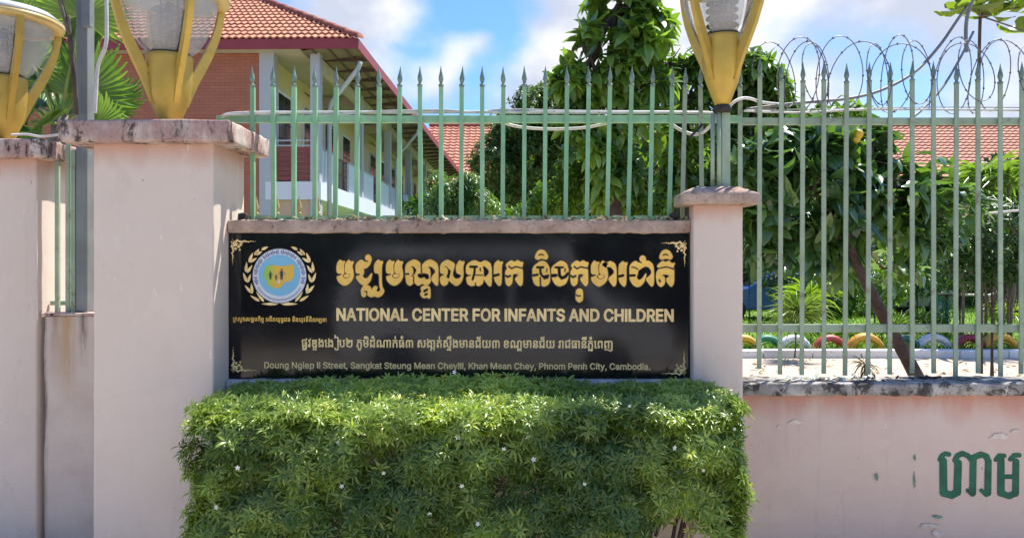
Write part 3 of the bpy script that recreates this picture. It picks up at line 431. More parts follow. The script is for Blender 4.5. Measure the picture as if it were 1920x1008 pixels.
'i411':'98 1322 98 1490 1224 1490 1224 1322 757 1322 757 0 567 0 567 1322',
'i321':'784 -20 661 -10 548 21 444 72 351 143 272 231 208 336 160 458 132 594 122 744 132 895 160 1031 208 1152 272 1258 351 1346 444 1417 548 1469 661 1500 784 1510 907 1500 1020 1469 1124 1417 1216 1346 1294 1258 1358 1152 1406 1031 1434 895 1444 744 1434 594 1406 458 1358 336 1294 231 1216 143 1124 72 1020 21 907 -10;784 156 870 164 950 186 1024 224 1091 276 1148 342 1196 422 1231 517 1252 624 1259 744 1252 865 1231 973 1196 1068 1148 1148 1091 1214 1024 1266 950 1304 870 1326 784 1334 698 1326 617 1304 542 1266 475 1214 418 1147 370 1066 335 972 314 865 307 744 314 624 335 517 370 423 418 343 475 276 542 224 617 186 698 164',
'i281':'180 0 180 1490 370 1490 370 168 1060 168 1060 0',
'i73':'783 -20 660 -10 547 21 442 72 350 143 272 231 208 336 160 458 132 594 122 744 132 895 160 1031 208 1152 272 1258 350 1346 442 1417 547 1469 660 1500 783 1510 857 1506 928 1495 996 1477 1061 1452 1121 1419 1177 1380 1227 1335 1272 1284 1310 1226 1342 1163 1367 1095 1384 1021 1194 1021 1181 1070 1163 1115 1140 1156 1112 1193 1081 1225 1046 1254 1007 1278 966 1298 923 1314 878 1325 831 1332 783 1334 697 1326 616 1304 541 1266 474 1214 417 1147 370 1066 335 972 314 865 307 744 314 624 335 517 370 422 418 342 475 276 542 224 617 186 697 164 783 156 831 158 878 165 923 176 966 192 1007 212 1046 236 1081 265 1112 298 1140 334 1163 375 1181 420 1194 469 1384 469 1368 396 1343 328 1312 265 1273 208 1228 157 1178 111 1122 72 1062 39 998 14 929 -5 858 -16',
'i95':'180 0 180 1490 1088 1490 1088 1322 370 1322 370 836 1039 836 1039 668 370 668 370 168 1097 168 1097 0',
'i384':'180 0 180 1490 690 1490 799 1483 895 1464 976 1430 1045 1386 1101 1331 1144 1267 1174 1194 1192 1115 1198 1030 1192 945 1174 866 1144 795 1101 732 1045 679 977 636 895 604 800 584 691 578 286 578 286 747 682 747 756 751 819 762 872 782 915 808 950 840 976 880 994 924 1005 975 1009 1030 1005 1087 994 1138 976 1184 950 1225 915 1259 871 1286 818 1307 754 1319 680 1323 370 1323 370 0;1036 0 676 671 890 671 1256 0',
'i137':'180 0 180 1490 1081 1490 1081 1322 370 1322 370 812 1013 812 1013 644 370 644 370 0',
'i397':'657 -26 554 -20 461 -3 378 26 304 65 242 114 192 172 154 237 128 310 116 390 311 390 321 337 340 291 368 252 404 218 446 191 494 170 546 156 600 147 657 144 722 148 783 159 838 177 888 202 931 233 966 270 992 312 1008 358 1013 409 1009 454 995 493 972 526 943 554 907 579 865 600 819 619 770 636 718 651 538 702 427 741 334 790 258 848 202 917 169 998 158 1091 166 1172 188 1245 226 1312 277 1370 338 1419 410 1458 490 1487 577 1504 670 1510 764 1504 851 1487 930 1458 1000 1419 1060 1372 1108 1316 1145 1254 1168 1187 1178 1114 992 1114 975 1181 940 1237 888 1282 823 1316 748 1335 664 1342 603 1339 546 1328 496 1310 451 1287 413 1258 383 1224 361 1186 347 1145 343 1100 348 1051 365 1010 392 974 426 945 464 920 506 900 549 884 590 870 627 859 776 818 817 806 862 791 908 774 956 753 1002 728 1047 700 1088 666 1125 626 1156 582 1179 530 1193 472 1198 406 1191 327 1170 254 1134 186 1086 125 1024 74 950 31 864 -1 766 -20',
'i84':'645 0 285 0 285 168 633 168 747 176 848 199 934 238 1007 291 1067 357 1113 437 1146 529 1165 633 1172 748 1166 862 1146 964 1114 1056 1068 1135 1010 1200 940 1253 856 1291 760 1314 651 1322 277 1322 277 1490 664 1490 802 1480 926 1450 1036 1401 1132 1333 1210 1248 1274 1146 1319 1027 1347 895 1356 748 1347 600 1319 466 1273 348 1209 244 1129 159 1031 90 917 40 789 10;370 1490 370 0 180 0 180 1490',
'i161':'180 0 180 1490 370 1490 370 846 1152 846 1152 1490 1342 1490 1342 0 1152 0 1152 678 370 678 370 0',
'i790':'613 -24 516 -16 427 8 346 48 276 102 216 170 168 250 132 341 111 442 104 552 111 664 132 766 168 858 216 938 276 1006 346 1060 427 1100 516 1124 613 1132 711 1124 800 1100 881 1060 952 1006 1012 938 1060 858 1096 766 1117 664 1124 552 1117 442 1096 341 1060 250 1012 170 952 102 881 48 800 8 711 -16;613 137 684 143 746 163 799 195 843 238 879 289 907 348 926 412 938 480 942 552 938 624 926 693 907 758 879 818 843 869 799 912 746 945 684 965 613 971 543 965 481 945 429 912 385 869 349 818 322 759 303 694 291 625 287 552 291 480 303 412 322 348 349 289 385 238 429 195 481 163 543 143',
'i915':'537 -14 465 -9 399 7 338 32 286 69 241 116 206 173 179 241 163 319 158 408 158 1118 338 1118 338 423 346 343 368 276 406 221 457 180 518 156 591 148 642 152 690 164 734 183 774 210 807 244 835 286 856 334 868 388 872 448 872 1118 1053 1118 1053 0 879 0 879 271 903 271 864 177 814 103 756 50 689 14 616 -7',
'i773':'338 670 338 0 158 0 158 1118 331 1118 332 847 307 847 346 940 394 1014 452 1067 519 1103 593 1125 674 1132 746 1127 812 1111 872 1086 925 1049 969 1003 1004 946 1031 878 1047 799 1052 710 1052 0 872 0 872 695 865 775 842 842 804 897 754 938 692 962 620 970 568 966 520 954 476 935 436 908 403 874 375 833 354 785 342 731',
'i658':'611 -442 532 -438 461 -428 396 -410 340 -387 289 -359 246 -327 209 -291 177 -254 151 -214 297 -120 314 -142 334 -166 356 -191 383 -216 415 -238 452 -258 497 -273 550 -282 611 -285 695 -278 769 -257 832 -221 880 -170 908 -103 918 -19 918 205 901 205 887 182 869 157 848 129 821 101 788 75 748 52 701 33 643 22 576 18 490 25 409 46 335 82 269 130 212 192 166 267 132 354 111 453 104 564 111 674 131 774 165 864 211 943 267 1009 334 1062 409 1101 491 1124 580 1132 647 1128 705 1116 752 1096 792 1072 825 1044 852 1015 874 986 892 961 906 939 923 939 923 1118 1098 1118 1098 -29 1091 -119 1069 -198 1033 -264 985 -320 926 -365 858 -399 781 -423 699 -437;606 178 670 183 728 199 778 224 821 260 856 305 884 358 904 421 916 490 920 568 916 644 904 714 884 778 857 834 822 881 779 920 729 948 671 965 606 971 539 965 480 947 429 916 386 876 350 828 322 771 303 708 291 640 287 568 291 494 303 427 323 365 351 311 387 265 430 228 481 200 540 184',
'i689':'158 0 158 1118 338 1118 338 0;249 1301 217 1305 187 1317 161 1336 140 1361 128 1389 124 1420 128 1452 140 1480 161 1504 187 1524 217 1535 249 1539 282 1535 312 1524 338 1504 359 1480 371 1452 375 1420 371 1389 359 1361 338 1336 312 1317 282 1305',
'i614':'628 -24 525 -16 432 8 348 48 276 102 216 169 168 249 132 340 111 440 104 550 111 660 132 761 166 853 213 934 272 1002 342 1058 421 1099 510 1124 607 1132 666 1129 725 1119 782 1102 838 1079 891 1047 940 1008 983 959 1021 902 1052 835 1075 758 1089 671 1094 573 1094 498 226 498 226 650 997 650 913 594 909 665 898 730 878 790 852 842 818 887 776 924 727 950 671 967 607 972 543 967 485 950 434 922 390 886 353 843 324 794 303 739 290 682 286 623 286 522 291 444 305 373 329 312 362 259 402 215 450 180 504 156 564 141 629 136 672 138 712 144 749 155 783 170 814 189 842 212 866 240 886 272 902 308 1076 260 1055 206 1025 157 988 112 943 72 892 39 834 12 771 -8 702 -20',
'i843':'158 -418 158 1118 332 1118 332 939 352 939 366 961 384 986 405 1014 431 1044 464 1071 503 1096 551 1116 608 1128 676 1132 766 1124 848 1101 922 1062 988 1009 1044 942 1090 862 1123 771 1143 669 1150 556 1143 443 1123 340 1090 248 1045 168 989 101 924 47 849 8 767 -16 677 -24 611 -20 554 -8 506 12 466 38 433 66 406 96 384 125 366 151 352 173 338 173 338 -418;650 137 716 143 775 162 826 194 869 236 904 286 932 346 951 412 963 482 967 558 963 633 951 703 932 768 905 826 870 875 826 916 776 947 717 965 650 971 585 965 527 948 477 919 434 880 399 832 372 774 352 709 340 637 336 558 340 479 352 406 372 339 400 280 435 231 478 190 529 161 586 143',
'i889':'598 1118 598 964 20 964 20 1118;188 1384 368 1384 368 290 371 244 382 208 398 180 423 161 457 150 500 146 512 146 527 148 544 150 561 153 577 155 592 158 629 6 610 0 588 -5 566 -9 542 -12 518 -13 495 -14 405 -6 330 20 269 62 224 120 197 191 188 276',
'i852':'158 0 158 1118 332 1118 332 946 344 946 370 999 407 1044 454 1082 510 1111 570 1128 634 1134 648 1134 664 1134 682 1133 699 1132 713 1132 725 1131 725 950 717 952 704 954 685 956 663 958 641 960 617 960 566 956 518 945 474 926 434 901 401 871 374 834 354 794 342 749 338 700 338 0',
'i1375':'108 -359 196 208 402 208 246 -359',
'i507':'471 -26 403 -22 338 -8 278 14 225 45 179 84 141 131 113 186 96 248 90 318 94 378 107 430 128 474 156 511 190 543 230 568 273 590 320 607 370 620 421 631 473 640 525 647 588 655 642 662 688 667 726 673 758 681 782 691 798 705 809 724 812 749 812 755 809 799 800 839 786 874 766 903 740 928 708 948 670 962 627 971 578 974 527 971 482 963 441 949 405 931 375 910 348 886 327 861 309 836 295 810 122 867 154 930 193 983 238 1026 288 1061 342 1088 399 1108 457 1121 515 1129 573 1132 612 1131 655 1126 700 1118 748 1107 794 1089 838 1065 880 1034 917 995 948 946 973 888 987 818 992 737 992 0 815 0 815 152 803 152 788 126 767 99 742 72 711 45 675 22 633 2 585 -14 531 -23;502 133 565 137 622 150 671 172 713 201 748 234 776 274 796 316 808 359 812 404 812 559 802 551 786 543 764 536 738 529 710 523 680 517 648 512 618 507 588 504 560 500 536 497 517 495 475 488 434 479 396 468 360 452 330 434 305 410 286 383 275 349 271 309 274 272 284 240 301 212 323 188 351 168 383 153 419 142 459 135',
'i727':'327 402 327 625 360 625 838 1118 1061 1118 544 587 524 587;158 0 158 1490 338 1490 338 0;865 0 437 547 565 674 1096 0',
'i292':'180 0 180 1490 450 1490 817 550 826 526 836 499 846 468 858 434 869 398 882 360 894 321 906 283 917 244 928 207 938 172 947 138 905 138 915 170 925 204 936 240 948 278 959 317 972 356 984 394 996 430 1007 465 1018 497 1028 525 1037 550 1399 1490 1670 1490 1670 0 1483 0 1483 851 1483 883 1483 918 1484 956 1484 996 1485 1037 1486 1080 1487 1124 1488 1168 1488 1212 1489 1256 1490 1300 1491 1342 1507 1342 1493 1296 1478 1249 1462 1202 1447 1154 1432 1108 1416 1064 1402 1020 1388 980 1374 942 1361 907 1350 877 1340 851 1007 0 842 0 504 851 494 876 483 906 471 940 458 977 444 1016 430 1058 414 1103 399 1149 383 1196 367 1245 351 1293 334 1342 352 1342 353 1304 354 1263 356 1221 356 1178 357 1134 358 1090 359 1046 359 1003 360 962 361 922 361 885 361 851 361 0',
'i670':'338 670 338 0 158 0 158 1490 338 1490 338 847 307 847 346 940 394 1014 452 1067 519 1103 593 1125 674 1132 746 1127 812 1111 872 1086 925 1049 970 1003 1006 946 1032 878 1048 799 1053 710 1053 0 872 0 872 695 865 775 842 842 804 897 754 938 692 962 620 970 568 966 520 954 476 935 436 908 403 874 375 833 354 785 342 731',
'i998':'140 -405 186 -249 205 -254 241 -261 274 -264 305 -262 334 -254 361 -239 386 -217 409 -187 430 -148 449 -99 481 -6 54 1118 251 1118 489 455 513 386 534 317 553 249 571 182 589 116 608 51 542 51 561 116 580 182 598 250 616 318 638 386 661 455 901 1118 1097 1118 606 -167 582 -223 555 -272 524 -314 491 -349 454 -377 414 -398 370 -414 323 -423 272 -426 241 -425 214 -423 189 -419 168 -414 152 -410',
'i271':'310 426 310 629 344 675 378 720 412 763 445 805 480 847 515 888 551 929 587 969 624 1009 1069 1490 1318 1490 682 808 672 809;180 0 180 1490 370 1490 370 980 367 659 370 566 370 0;1094 0 555 758 673 906 1319 0',
'i375':'180 0 180 1490 690 1490 799 1483 895 1462 976 1426 1045 1379 1101 1322 1144 1256 1174 1182 1192 1102 1198 1016 1192 930 1174 850 1144 775 1101 708 1045 651 977 603 895 567 800 546 691 539 330 539 330 706 682 706 756 711 819 724 872 746 916 777 950 814 976 858 995 906 1005 959 1009 1016 1005 1073 995 1125 976 1174 950 1217 915 1253 872 1283 818 1305 754 1319 680 1323 370 1323 370 0',
'i766':'158 0 158 1118 333 1118 334 868 320 868 338 925 362 975 392 1018 427 1055 466 1085 508 1108 553 1125 600 1135 647 1138 723 1130 789 1105 844 1063 889 1008 921 942 942 866 918 866 935 919 959 968 991 1011 1029 1049 1072 1080 1120 1105 1171 1123 1226 1134 1284 1138 1347 1133 1406 1119 1461 1096 1511 1063 1553 1021 1588 969 1615 907 1631 836 1636 754 1636 0 1456 0 1456 749 1448 822 1426 880 1388 922 1340 951 1288 968 1230 974 1182 970 1139 960 1100 942 1067 919 1039 890 1016 856 1000 818 990 776 987 730 987 0 807 0 807 767 800 825 779 875 745 917 700 949 648 968 588 974 546 971 505 960 466 944 430 920 399 890 373 853 354 810 342 760 338 704 338 0',
'i578':'677 -24 611 -20 554 -8 506 12 466 38 433 66 406 96 384 125 366 151 352 173 332 173 332 0 158 0 158 1490 338 1490 338 939 352 939 366 961 384 986 405 1014 431 1044 464 1071 503 1096 551 1116 608 1128 676 1132 766 1124 848 1101 922 1062 988 1009 1044 942 1090 862 1123 771 1143 669 1150 556 1143 443 1123 340 1090 248 1045 168 989 101 924 47 849 8 767 -16;650 137 716 143 775 162 826 194 869 236 904 286 932 346 951 412 963 482 967 558 963 633 951 703 932 768 905 826 870 875 826 916 776 947 717 965 650 971 585 965 527 948 477 919 434 880 399 832 372 774 352 709 340 637 336 558 340 479 352 406 372 339 400 280 435 231 478 190 529 161 586 143',
'i597':'577 -24 488 -16 406 8 331 47 265 101 209 168 164 248 131 340 111 443 104 556 111 669 131 771 164 862 210 942 266 1009 332 1062 407 1101 489 1124 578 1132 646 1128 703 1116 751 1096 790 1071 823 1044 850 1014 871 986 888 961 902 939 916 939 916 1490 1096 1490 1096 0 922 0 922 173 902 173 888 151 870 125 848 96 822 66 788 38 748 12 701 -8 644 -20;604 137 668 143 726 161 776 190 819 231 854 280 882 339 902 406 914 479 918 558 914 637 902 709 882 774 855 832 820 880 777 919 727 948 669 965 604 971 537 965 478 947 428 916 384 875 349 826 322 768 303 703 291 633 287 558 291 482 303 412 322 346 350 286 386 236 429 194 480 162 538 143',
'i1376':'279 -13 244 -9 212 5 184 26 162 55 148 86 144 122 148 158 162 189 184 218 212 239 244 253 279 257 314 253 346 239 374 218 396 189 410 158 414 122 410 87 396 55 374 26 346 5 314 -9',
}
LINES = {'ministry': {'g': [('k220', 0), ('k49', 287), ('k83', 923), ('k119', 1851), ('k53', 1851), ('k83', 2486), ('k53', 3414), ('k185', 4049), ('k76', 4049), ('k49', 4684), ('k105', 5320), ('k54', 5320), ('k189', 5935), ('k86', 6195), ('k65', 6830), ('k109', 7465), ('k65', 7465), ('k77', 8100), ('k115', 9053), ('k67', 9053), ('k208', 9652), ('k56', 9652), ('k69', 10287), ('k69', 11182), ('k105', 11817), ('k53', 11817), ('k77', 12452), ('k115', 13405), ('k80', 13405), ('k69', 13731), ('k109', 14366), ('k65', 14366), ('k105', 15001), ('k83', 15001), ('k76', 15929), ('k210', 16564), ('k272', 16858)], 'w': [29, 17679], 'upm': 1000}, 'street': {'g': [('k73', 0), ('k222', 635), ('k117', 635), ('k80', 635), ('k62', 961), ('k119', 1596), ('k53', 1596), ('k131', 2231), ('k53', 2519), ('k9999', 3154), ('k70', 3624), ('k175', 4259), ('k75', 5271), ('k117', 5906), ('k76', 5906), ('k105', 6541), ('k60', 6541), ('k137', 7176), ('k266', 7176), ('k49', 8704), ('k146', 9340), ('k68', 9340), ('k137', 9975), ('k176', 9975), ('k83', 11096), ('k244', 12024), ('k183', 12947), ('k65', 12947), ('k146', 13582), ('k83', 13582), ('k207', 14510), ('k111', 14510), ('k53', 14510), ('k288', 15145), ('k69', 16068), ('k56', 16703), ('k156', 17338), ('k77', 17338), ('k176', 18291), ('k50', 19412), ('k64', 20047), ('k199', 21287), ('k288', 21287), ('k69', 22210), ('k56', 22845), ('k156', 23480), ('k77', 23480), ('k292', 24693), ('k56', 25308), ('k274', 25943), ('k69', 26866), ('k109', 27501), ('k75', 27501), ('k209', 28136), ('k137', 28136), ('k131', 28136), ('k74', 28424), ('k58', 29059)], 'w': [49, 29913], 'upm': 1000}, 'english': {'g': [('i300', 0), ('i2', 1543), ('i411', 2956), ('i234', 4278), ('i321', 4778), ('i300', 6344), ('i2', 7887), ('i281', 9300), ('i73', 11008), ('i95', 12504), ('i300', 13735), ('i411', 15278), ('i95', 16600), ('i384', 17831), ('i137', 19699), ('i321', 20908), ('i384', 22474), ('i234', 24342), ('i300', 24842), ('i137', 26385), ('i2', 27594), ('i300', 29007), ('i411', 30550), ('i397', 31872), ('i2', 33736), ('i300', 35149), ('i84', 36692), ('i73', 38720), ('i161', 40216), ('i234', 41738), ('i281', 42238), ('i84', 43396), ('i384', 44874), ('i95', 46192), ('i300', 47423)], 'w': [180, 48786], 'upm': 2048}, 'address': {'g': [('i84', 0), ('i790', 1478), ('i915', 2706), ('i773', 3917), ('i658', 5127), ('i300', 6933), ('i658', 8476), ('i689', 9732), ('i614', 10228), ('i843', 11422), ('i234', 13226), ('i234', 13726), ('i397', 14776), ('i889', 16090), ('i852', 16760), ('i614', 17531), ('i614', 18725), ('i889', 19919), ('i1375', 20589), ('i397', 21689), ('i507', 23003), ('i773', 24153), ('i658', 25363), ('i727', 26619), ('i507', 27743), ('i889', 28893), ('i397', 30113), ('i889', 31427), ('i614', 32097), ('i915', 33291), ('i773', 34502), ('i658', 35712), ('i292', 37518), ('i614', 39368), ('i507', 40562), ('i773', 41712), ('i73', 43472), ('i670', 44968), ('i614', 46179), ('i998', 47373), ('i234', 48524), ('i234', 49024), ('i234', 49524), ('i1375', 50024), ('i271', 51124), ('i670', 52500), ('i507', 53711), ('i773', 54861), ('i292', 56621), ('i614', 58471), ('i507', 59665), ('i773', 60815), ('i73', 62575), ('i670', 64071), ('i614', 65282), ('i998', 66476), ('i1375', 67627), ('i375', 68727), ('i670', 70035), ('i773', 71246), ('i790', 72456), ('i766', 73684), ('i375', 76028), ('i614', 77336), ('i773', 78530), ('i670', 79740), ('i73', 81501), ('i689', 82997), ('i889', 83493), ('i998', 84163), ('i1375', 85314), ('i73', 86414), ('i507', 87910), ('i766', 89060), ('i578', 90854), ('i790', 92108), ('i597', 93336), ('i689', 94590), ('i507', 95086), ('i1376', 96236)], 'w': [180, 96650], 'upm': 2048}}
# Khmer title letters: polygons added / dug, strokes added / cut. Units: 1/9.164 of a source pixel, own origin each
T=[]
def TL(ox,oy,*ops): T.append((ox,oy,ops))
MO=(('P',[(60,320),(115,240),(150,275),(205,268),(172,350),(182,400),(185,480),(160,500),(152,520),(165,550),(215,575),(280,550),(300,515),(290,480),(205,475),(200,330),(262,240),(295,278),(355,272),(318,350),(340,430),(348,520),(320,600),(260,660),(195,690),(130,660),(75,600),(60,530),(135,515),(155,480),(60,475)]),('P',[(180,505),(230,492),(285,500),(268,535),(215,552),(185,532)]))
TL(625,460,*MO)
TL(625,460,('P',[(385,320),(475,238),(540,285),(600,290),(615,262),(562,250),(548,200),(575,162),(610,155),(648,190),(655,250),(630,320),(590,370),(545,395),(515,385),(525,450),(515,490),(495,520),(530,570),(580,568),(620,525),(655,475),(665,490),(645,590),(605,645),(550,690),(480,665),(420,600),(385,535),(450,515),(470,478),(385,475)]),
('P',[(705,320),(770,240),(800,268),(858,270),(828,350),(828,690),(878,780),(840,850),(770,890),(710,865),(650,888),(585,850),(585,815),(650,795),(690,715),(720,695),(762,712),(735,770),(745,800),(790,795),(815,755),(795,700),(790,475),(705,470)]),
('P',[(475,770),(510,700),(570,680),(630,700),(652,750),(645,800),(600,815),(585,775),(530,770),(505,795),(555,800),(562,860),(520,890),(490,860)]))
TL(625+92.7,460,*MO)
TL(740,460,('P',[(190,320),(320,238),(400,265),(445,310),(465,380),(480,330),(520,280),(605,238),(690,275),(745,330),(750,670),(712,692),(635,590),(620,580),(610,640),(545,692),(475,645),(405,692),(345,640),(325,590),(318,650),(260,692),(205,650),(185,490)]),
('D',[(258,355),(330,352),(385,420),(345,500),(270,552),(262,545),(320,470),(310,390)]),('C',[(190,490),(240,488)],11),('C',[(327,530),(325,630)],8),('C',[(455,330),(462,470)],9),
('C',[(430,515),(450,525),(500,510),(550,520),(555,545)],24),('D',[(545,358),(640,360),(715,450),(640,530),(622,610),(610,580),(615,470),(598,390)]),
('P',[(445,720),(500,690),(610,700),(615,900),(580,905),(545,885),(500,905),(450,860),(440,820),(470,800)]),('C',[(510,785),(555,758)],15),('C',[(525,845),(552,832)],14))
TL(740,460,('P',[(785,320),(900,238),(1035,310),(1015,400),(990,490),(1010,550),(1060,580),(1130,560),(1150,500),(1060,470),(1055,350),(1115,250),(1150,280),(1205,270),(1170,350),(1182,520),(1140,640),(1060,697),(990,650),(930,590),(915,620),(905,660),(845,695),(790,650),(780,540),(850,515),(850,485),(785,475)]),
('D',[(820,352),(880,350),(975,430),(958,500),(935,585),(905,560),(880,540),(912,460),(900,390)]))
TL(860,460,('P',[(130,330),(265,245),(375,300),(455,250),(565,320),(565,690),(520,697),(445,590),(425,560),(415,650),(350,697),(295,670),(220,697),(150,660),(130,545),(215,525),(230,500),(130,490)]),
('D',[(405,350),(450,350),(520,420),(525,480),(450,555),(425,520),(425,420)]),('C',[(200,365),(310,365)],15),('C',[(275,380),(272,470),(240,580)],14),('C',[(290,508),(410,510)],7),('C',[(370,390),(372,435)],9),('C',[(290,645),(290,700)],8))
RO=(('P',[(608,320),(680,250),(710,285),(765,275),(735,350),(737,650),(695,700),(608,590)]),('C',[(595,522),(685,498)],16))
KO=(('P',[(805,330),(905,250),(960,290),(1020,250),(1060,285),(1112,285),(1085,380),(1098,430),(1100,660),(1055,700),(975,595),(975,560),(1042,500),(980,478),(925,490),(918,650),(860,700),(808,650),(800,450),(840,390)]),('C',[(865,360),(910,395),(980,362),(1090,388)],10),('C',[(800,515),(845,540),(885,520)],13))
TL(860,460,*RO); TL(860,460,*KO)
CAP=('P',[(120,190),(160,100),(225,68),(295,95),(350,190),(315,243),(275,228),(225,218),(170,245),(130,225)])
CAPC=('C',[(190,163),(225,150),(262,163)],9)
TL(990,460,CAP,CAPC,('P',[(80,370),(225,258),(320,290),(375,400),(378,620),(340,675),(280,702),(240,690),(215,650),(185,702),(110,660),(78,560),(80,500)]),
('C',[(80,515),(165,500)],14),('C',[(160,375),(260,375)],15),('C',[(212,390),(215,480),(255,535),(350,515)],14),('C',[(325,400),(320,450)],8),('C',[(210,550),(215,702)],10),('C',[(285,555),(330,545)],18))
TL(990,460,('P',[(405,370),(560,255),(660,300),(697,420),(690,560),(645,660),(545,702),(470,670),(415,575),(405,490)]),('C',[(395,520),(475,512)],20),('C',[(470,375),(600,375)],13),('C',[(535,385),(540,510),(580,560),(640,535),(690,480)],19),('C',[(640,400),(635,450)],8))
TL(990-7.6,460.3,*KO)
TL(990,460,('P',[(830,765),(885,735),(942,765),(942,940),(885,980),(825,935),(820,860)]),('C',[(812,840),(850,864),(900,862)],9))
TL(1108.4-6.5,461.5,*MO)
TL(1130,460,('P',[(-20,330),(60,270),(75,380),(60,380)]),('P',[(50,370),(60,320),(130,260),(235,330),(235,660),(190,712),(105,590),(105,555),(190,490),(205,440),(150,370),(100,358)]))
TL(1160-66.3,461.5,*RO)
TL(1130,460,('P',[(465,340),(555,262),(620,300),(680,310),(690,285),(650,270),(635,230),(650,190),(690,172),(735,200),(745,285),(780,257),(875,330),(880,660),(840,712),(750,590),(752,565),(835,500),(845,440),(800,370),(740,352),(690,372),(630,412),(605,430),(600,480),(575,560),(630,605),(690,560),(740,478),(748,500),(720,610),(660,690),(600,712),(530,685),(470,590),(465,490)]),('C',[(460,515),(550,512)],15),('C',[(500,370),(560,380),(605,410)],8))
TL(1247.9-24.5,460,CAP,CAPC)
TL(1130,460,('P',[(930,350),(1030,262),(1080,292),(1140,258),(1180,310),(1245,295),(1210,370),(1225,400),(1225,650),(1175,718),(1095,610),(1095,570),(1165,520),(1100,492),(1040,495),(1010,510),(1070,550),(1065,660),(1000,717),(940,660),(918,540),(930,450),(975,400)]),('C',[(930,400),(1000,385),(1100,367),(1220,402)],9),('C',[(972,590),(988,622)],11))
TITLE=T
# ================================================================ the setting
def sheet(name, x0, x1, y0, y1, z, mat, n=1):
    m = MB(); m.quad((x0, y0, z), (x1, y0, z), (x1, y1, z), (x0, y1, z))
    return tag(m.build(name, mat), kind='structure')
m = MB(); m.quad((-700, -600, -.42), (700, -600, -.42), (700, 5.28, -.42), (-700, 5.28, -.42)); m.quad((-700, 5.28, -.02), (700, 5.28, -.02), (700, 1500, -.02), (-700, 1500, -.02)); m.quad((-700, 5.28, -.42), (700, 5.28, -.42), (700, 5.28, -.02), (-700, 5.28, -.02)); tag(m.build('ground', m_soil), kind='structure')
sheet('street', -40, 40, -9, 2.3, -.36, m_street)
tag(MB().box(-40, 40, 2.3, 5.27, -.40, -.22).build('pavement', m_street, bevel=.02), kind='structure')
sheet('courtyard', -30, 30, 5.3, 13.55, 0, m_court)
sheet('lawn', -30, 40, 13.8, 44, .05, m_lawn)
kerb = thing('kerb', None, None, (0, 13.7, 0), kind='structure')
for k in range(26):
    x = -9+k*.9
    MB().box(x, x+.885, 13.55, 13.8, -.01, .14+random.uniform(-.006, .006)).build('kerb_stone', m_white, kerb, bevel=.012)

# ---------------------------------------------------------------- pillars and walls
def pillar(name, label, x0, x1, y0, y1, zt, cap, mat, capmat, peak, caplabel=None):
    t = thing(name, label, 'pillar', ((x0+x1)/2, (y0+y1)/2, 0))
    rough_box(x0, x1, y0, y1, -.24, zt, .012, .003, .16, fr=3).build('shaft', mat, t, True)
    rough_box(*cap, .014, .007, .035, peak, 7).build('cap', capmat, t, True)
    return t
pillar('wall_pillar', 'wide pale pink pillar with mould-blackened slab cap, left of the black sign', -2.546, -1.827, 4.43, 4.93, 2.432, (-2.70, -1.69, 4.33, 5.02, 2.424, 2.552), m_pink, m_cap, .012)
pillar('wall_pillar', 'pink pillar cut by the left edge of the photo, its side wall half in bright sun', -4.01, -3.29, 5.05, 5.55, 2.432, (-4.13, -3.185, 4.95, 5.65, 2.424, 2.548), m_pink, m_cap, .012)
pillar('wall_pillar', 'narrow low pink pillar with domed grey cap at the right end of the black sign', 1.082, 1.393, 4.585, 4.70, 2.078, (1.0, 1.476, 4.50, 4.77, 2.073, 2.142), m_pink3, m_coping2, .045)
w = thing('boundary_wall', 'short rust-streaked wall stub with green bars on top between the two big pillars', 'wall', (-2.9, 5.15, 0))
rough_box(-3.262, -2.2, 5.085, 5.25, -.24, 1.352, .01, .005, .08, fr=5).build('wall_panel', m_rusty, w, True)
rough_box(-3.28, -2.2, 5.075, 5.26, 1.353, 1.372, .006, .006, .03, fr=14).build('crumbling_edge', m_cap, w, True)
w = thing('boundary_wall', 'section of wall carrying the black sign under a brown weathered coping', 'wall', (-.37, 4.85, 0))
MB().box(-1.826, 1.081, 4.68, 4.95, -.24, 1.902).build('wall_panel', m_pink3, w)
rough_box(-1.825, 1.086, 4.635, 4.99, 1.902, 1.984, .010, .008, .03, fr=12).build('coping', m_coping2, w, True)
rough_box(-1.825, 1.080, 4.60, 4.679, .925, .985, .008, .006, .035, fr=12).build('ledge', m_ledge, w, True)
w = thing('boundary_wall', 'low pink wall with grey mouldy coping and green Khmer lettering right of the narrow pillar', 'wall', (4, 4.85, 0))
rough_box(1.394, 8, 4.72, 4.93, -.24, .876, .005, .004, .16, fr=3).build('wall_panel', m_pink2, w, True)
rough_box(1.394, 8, 4.655, 4.97, .877, .957, .014, .009, .035, fr=9).build('coping', m_coping, w, True)
w_right = w

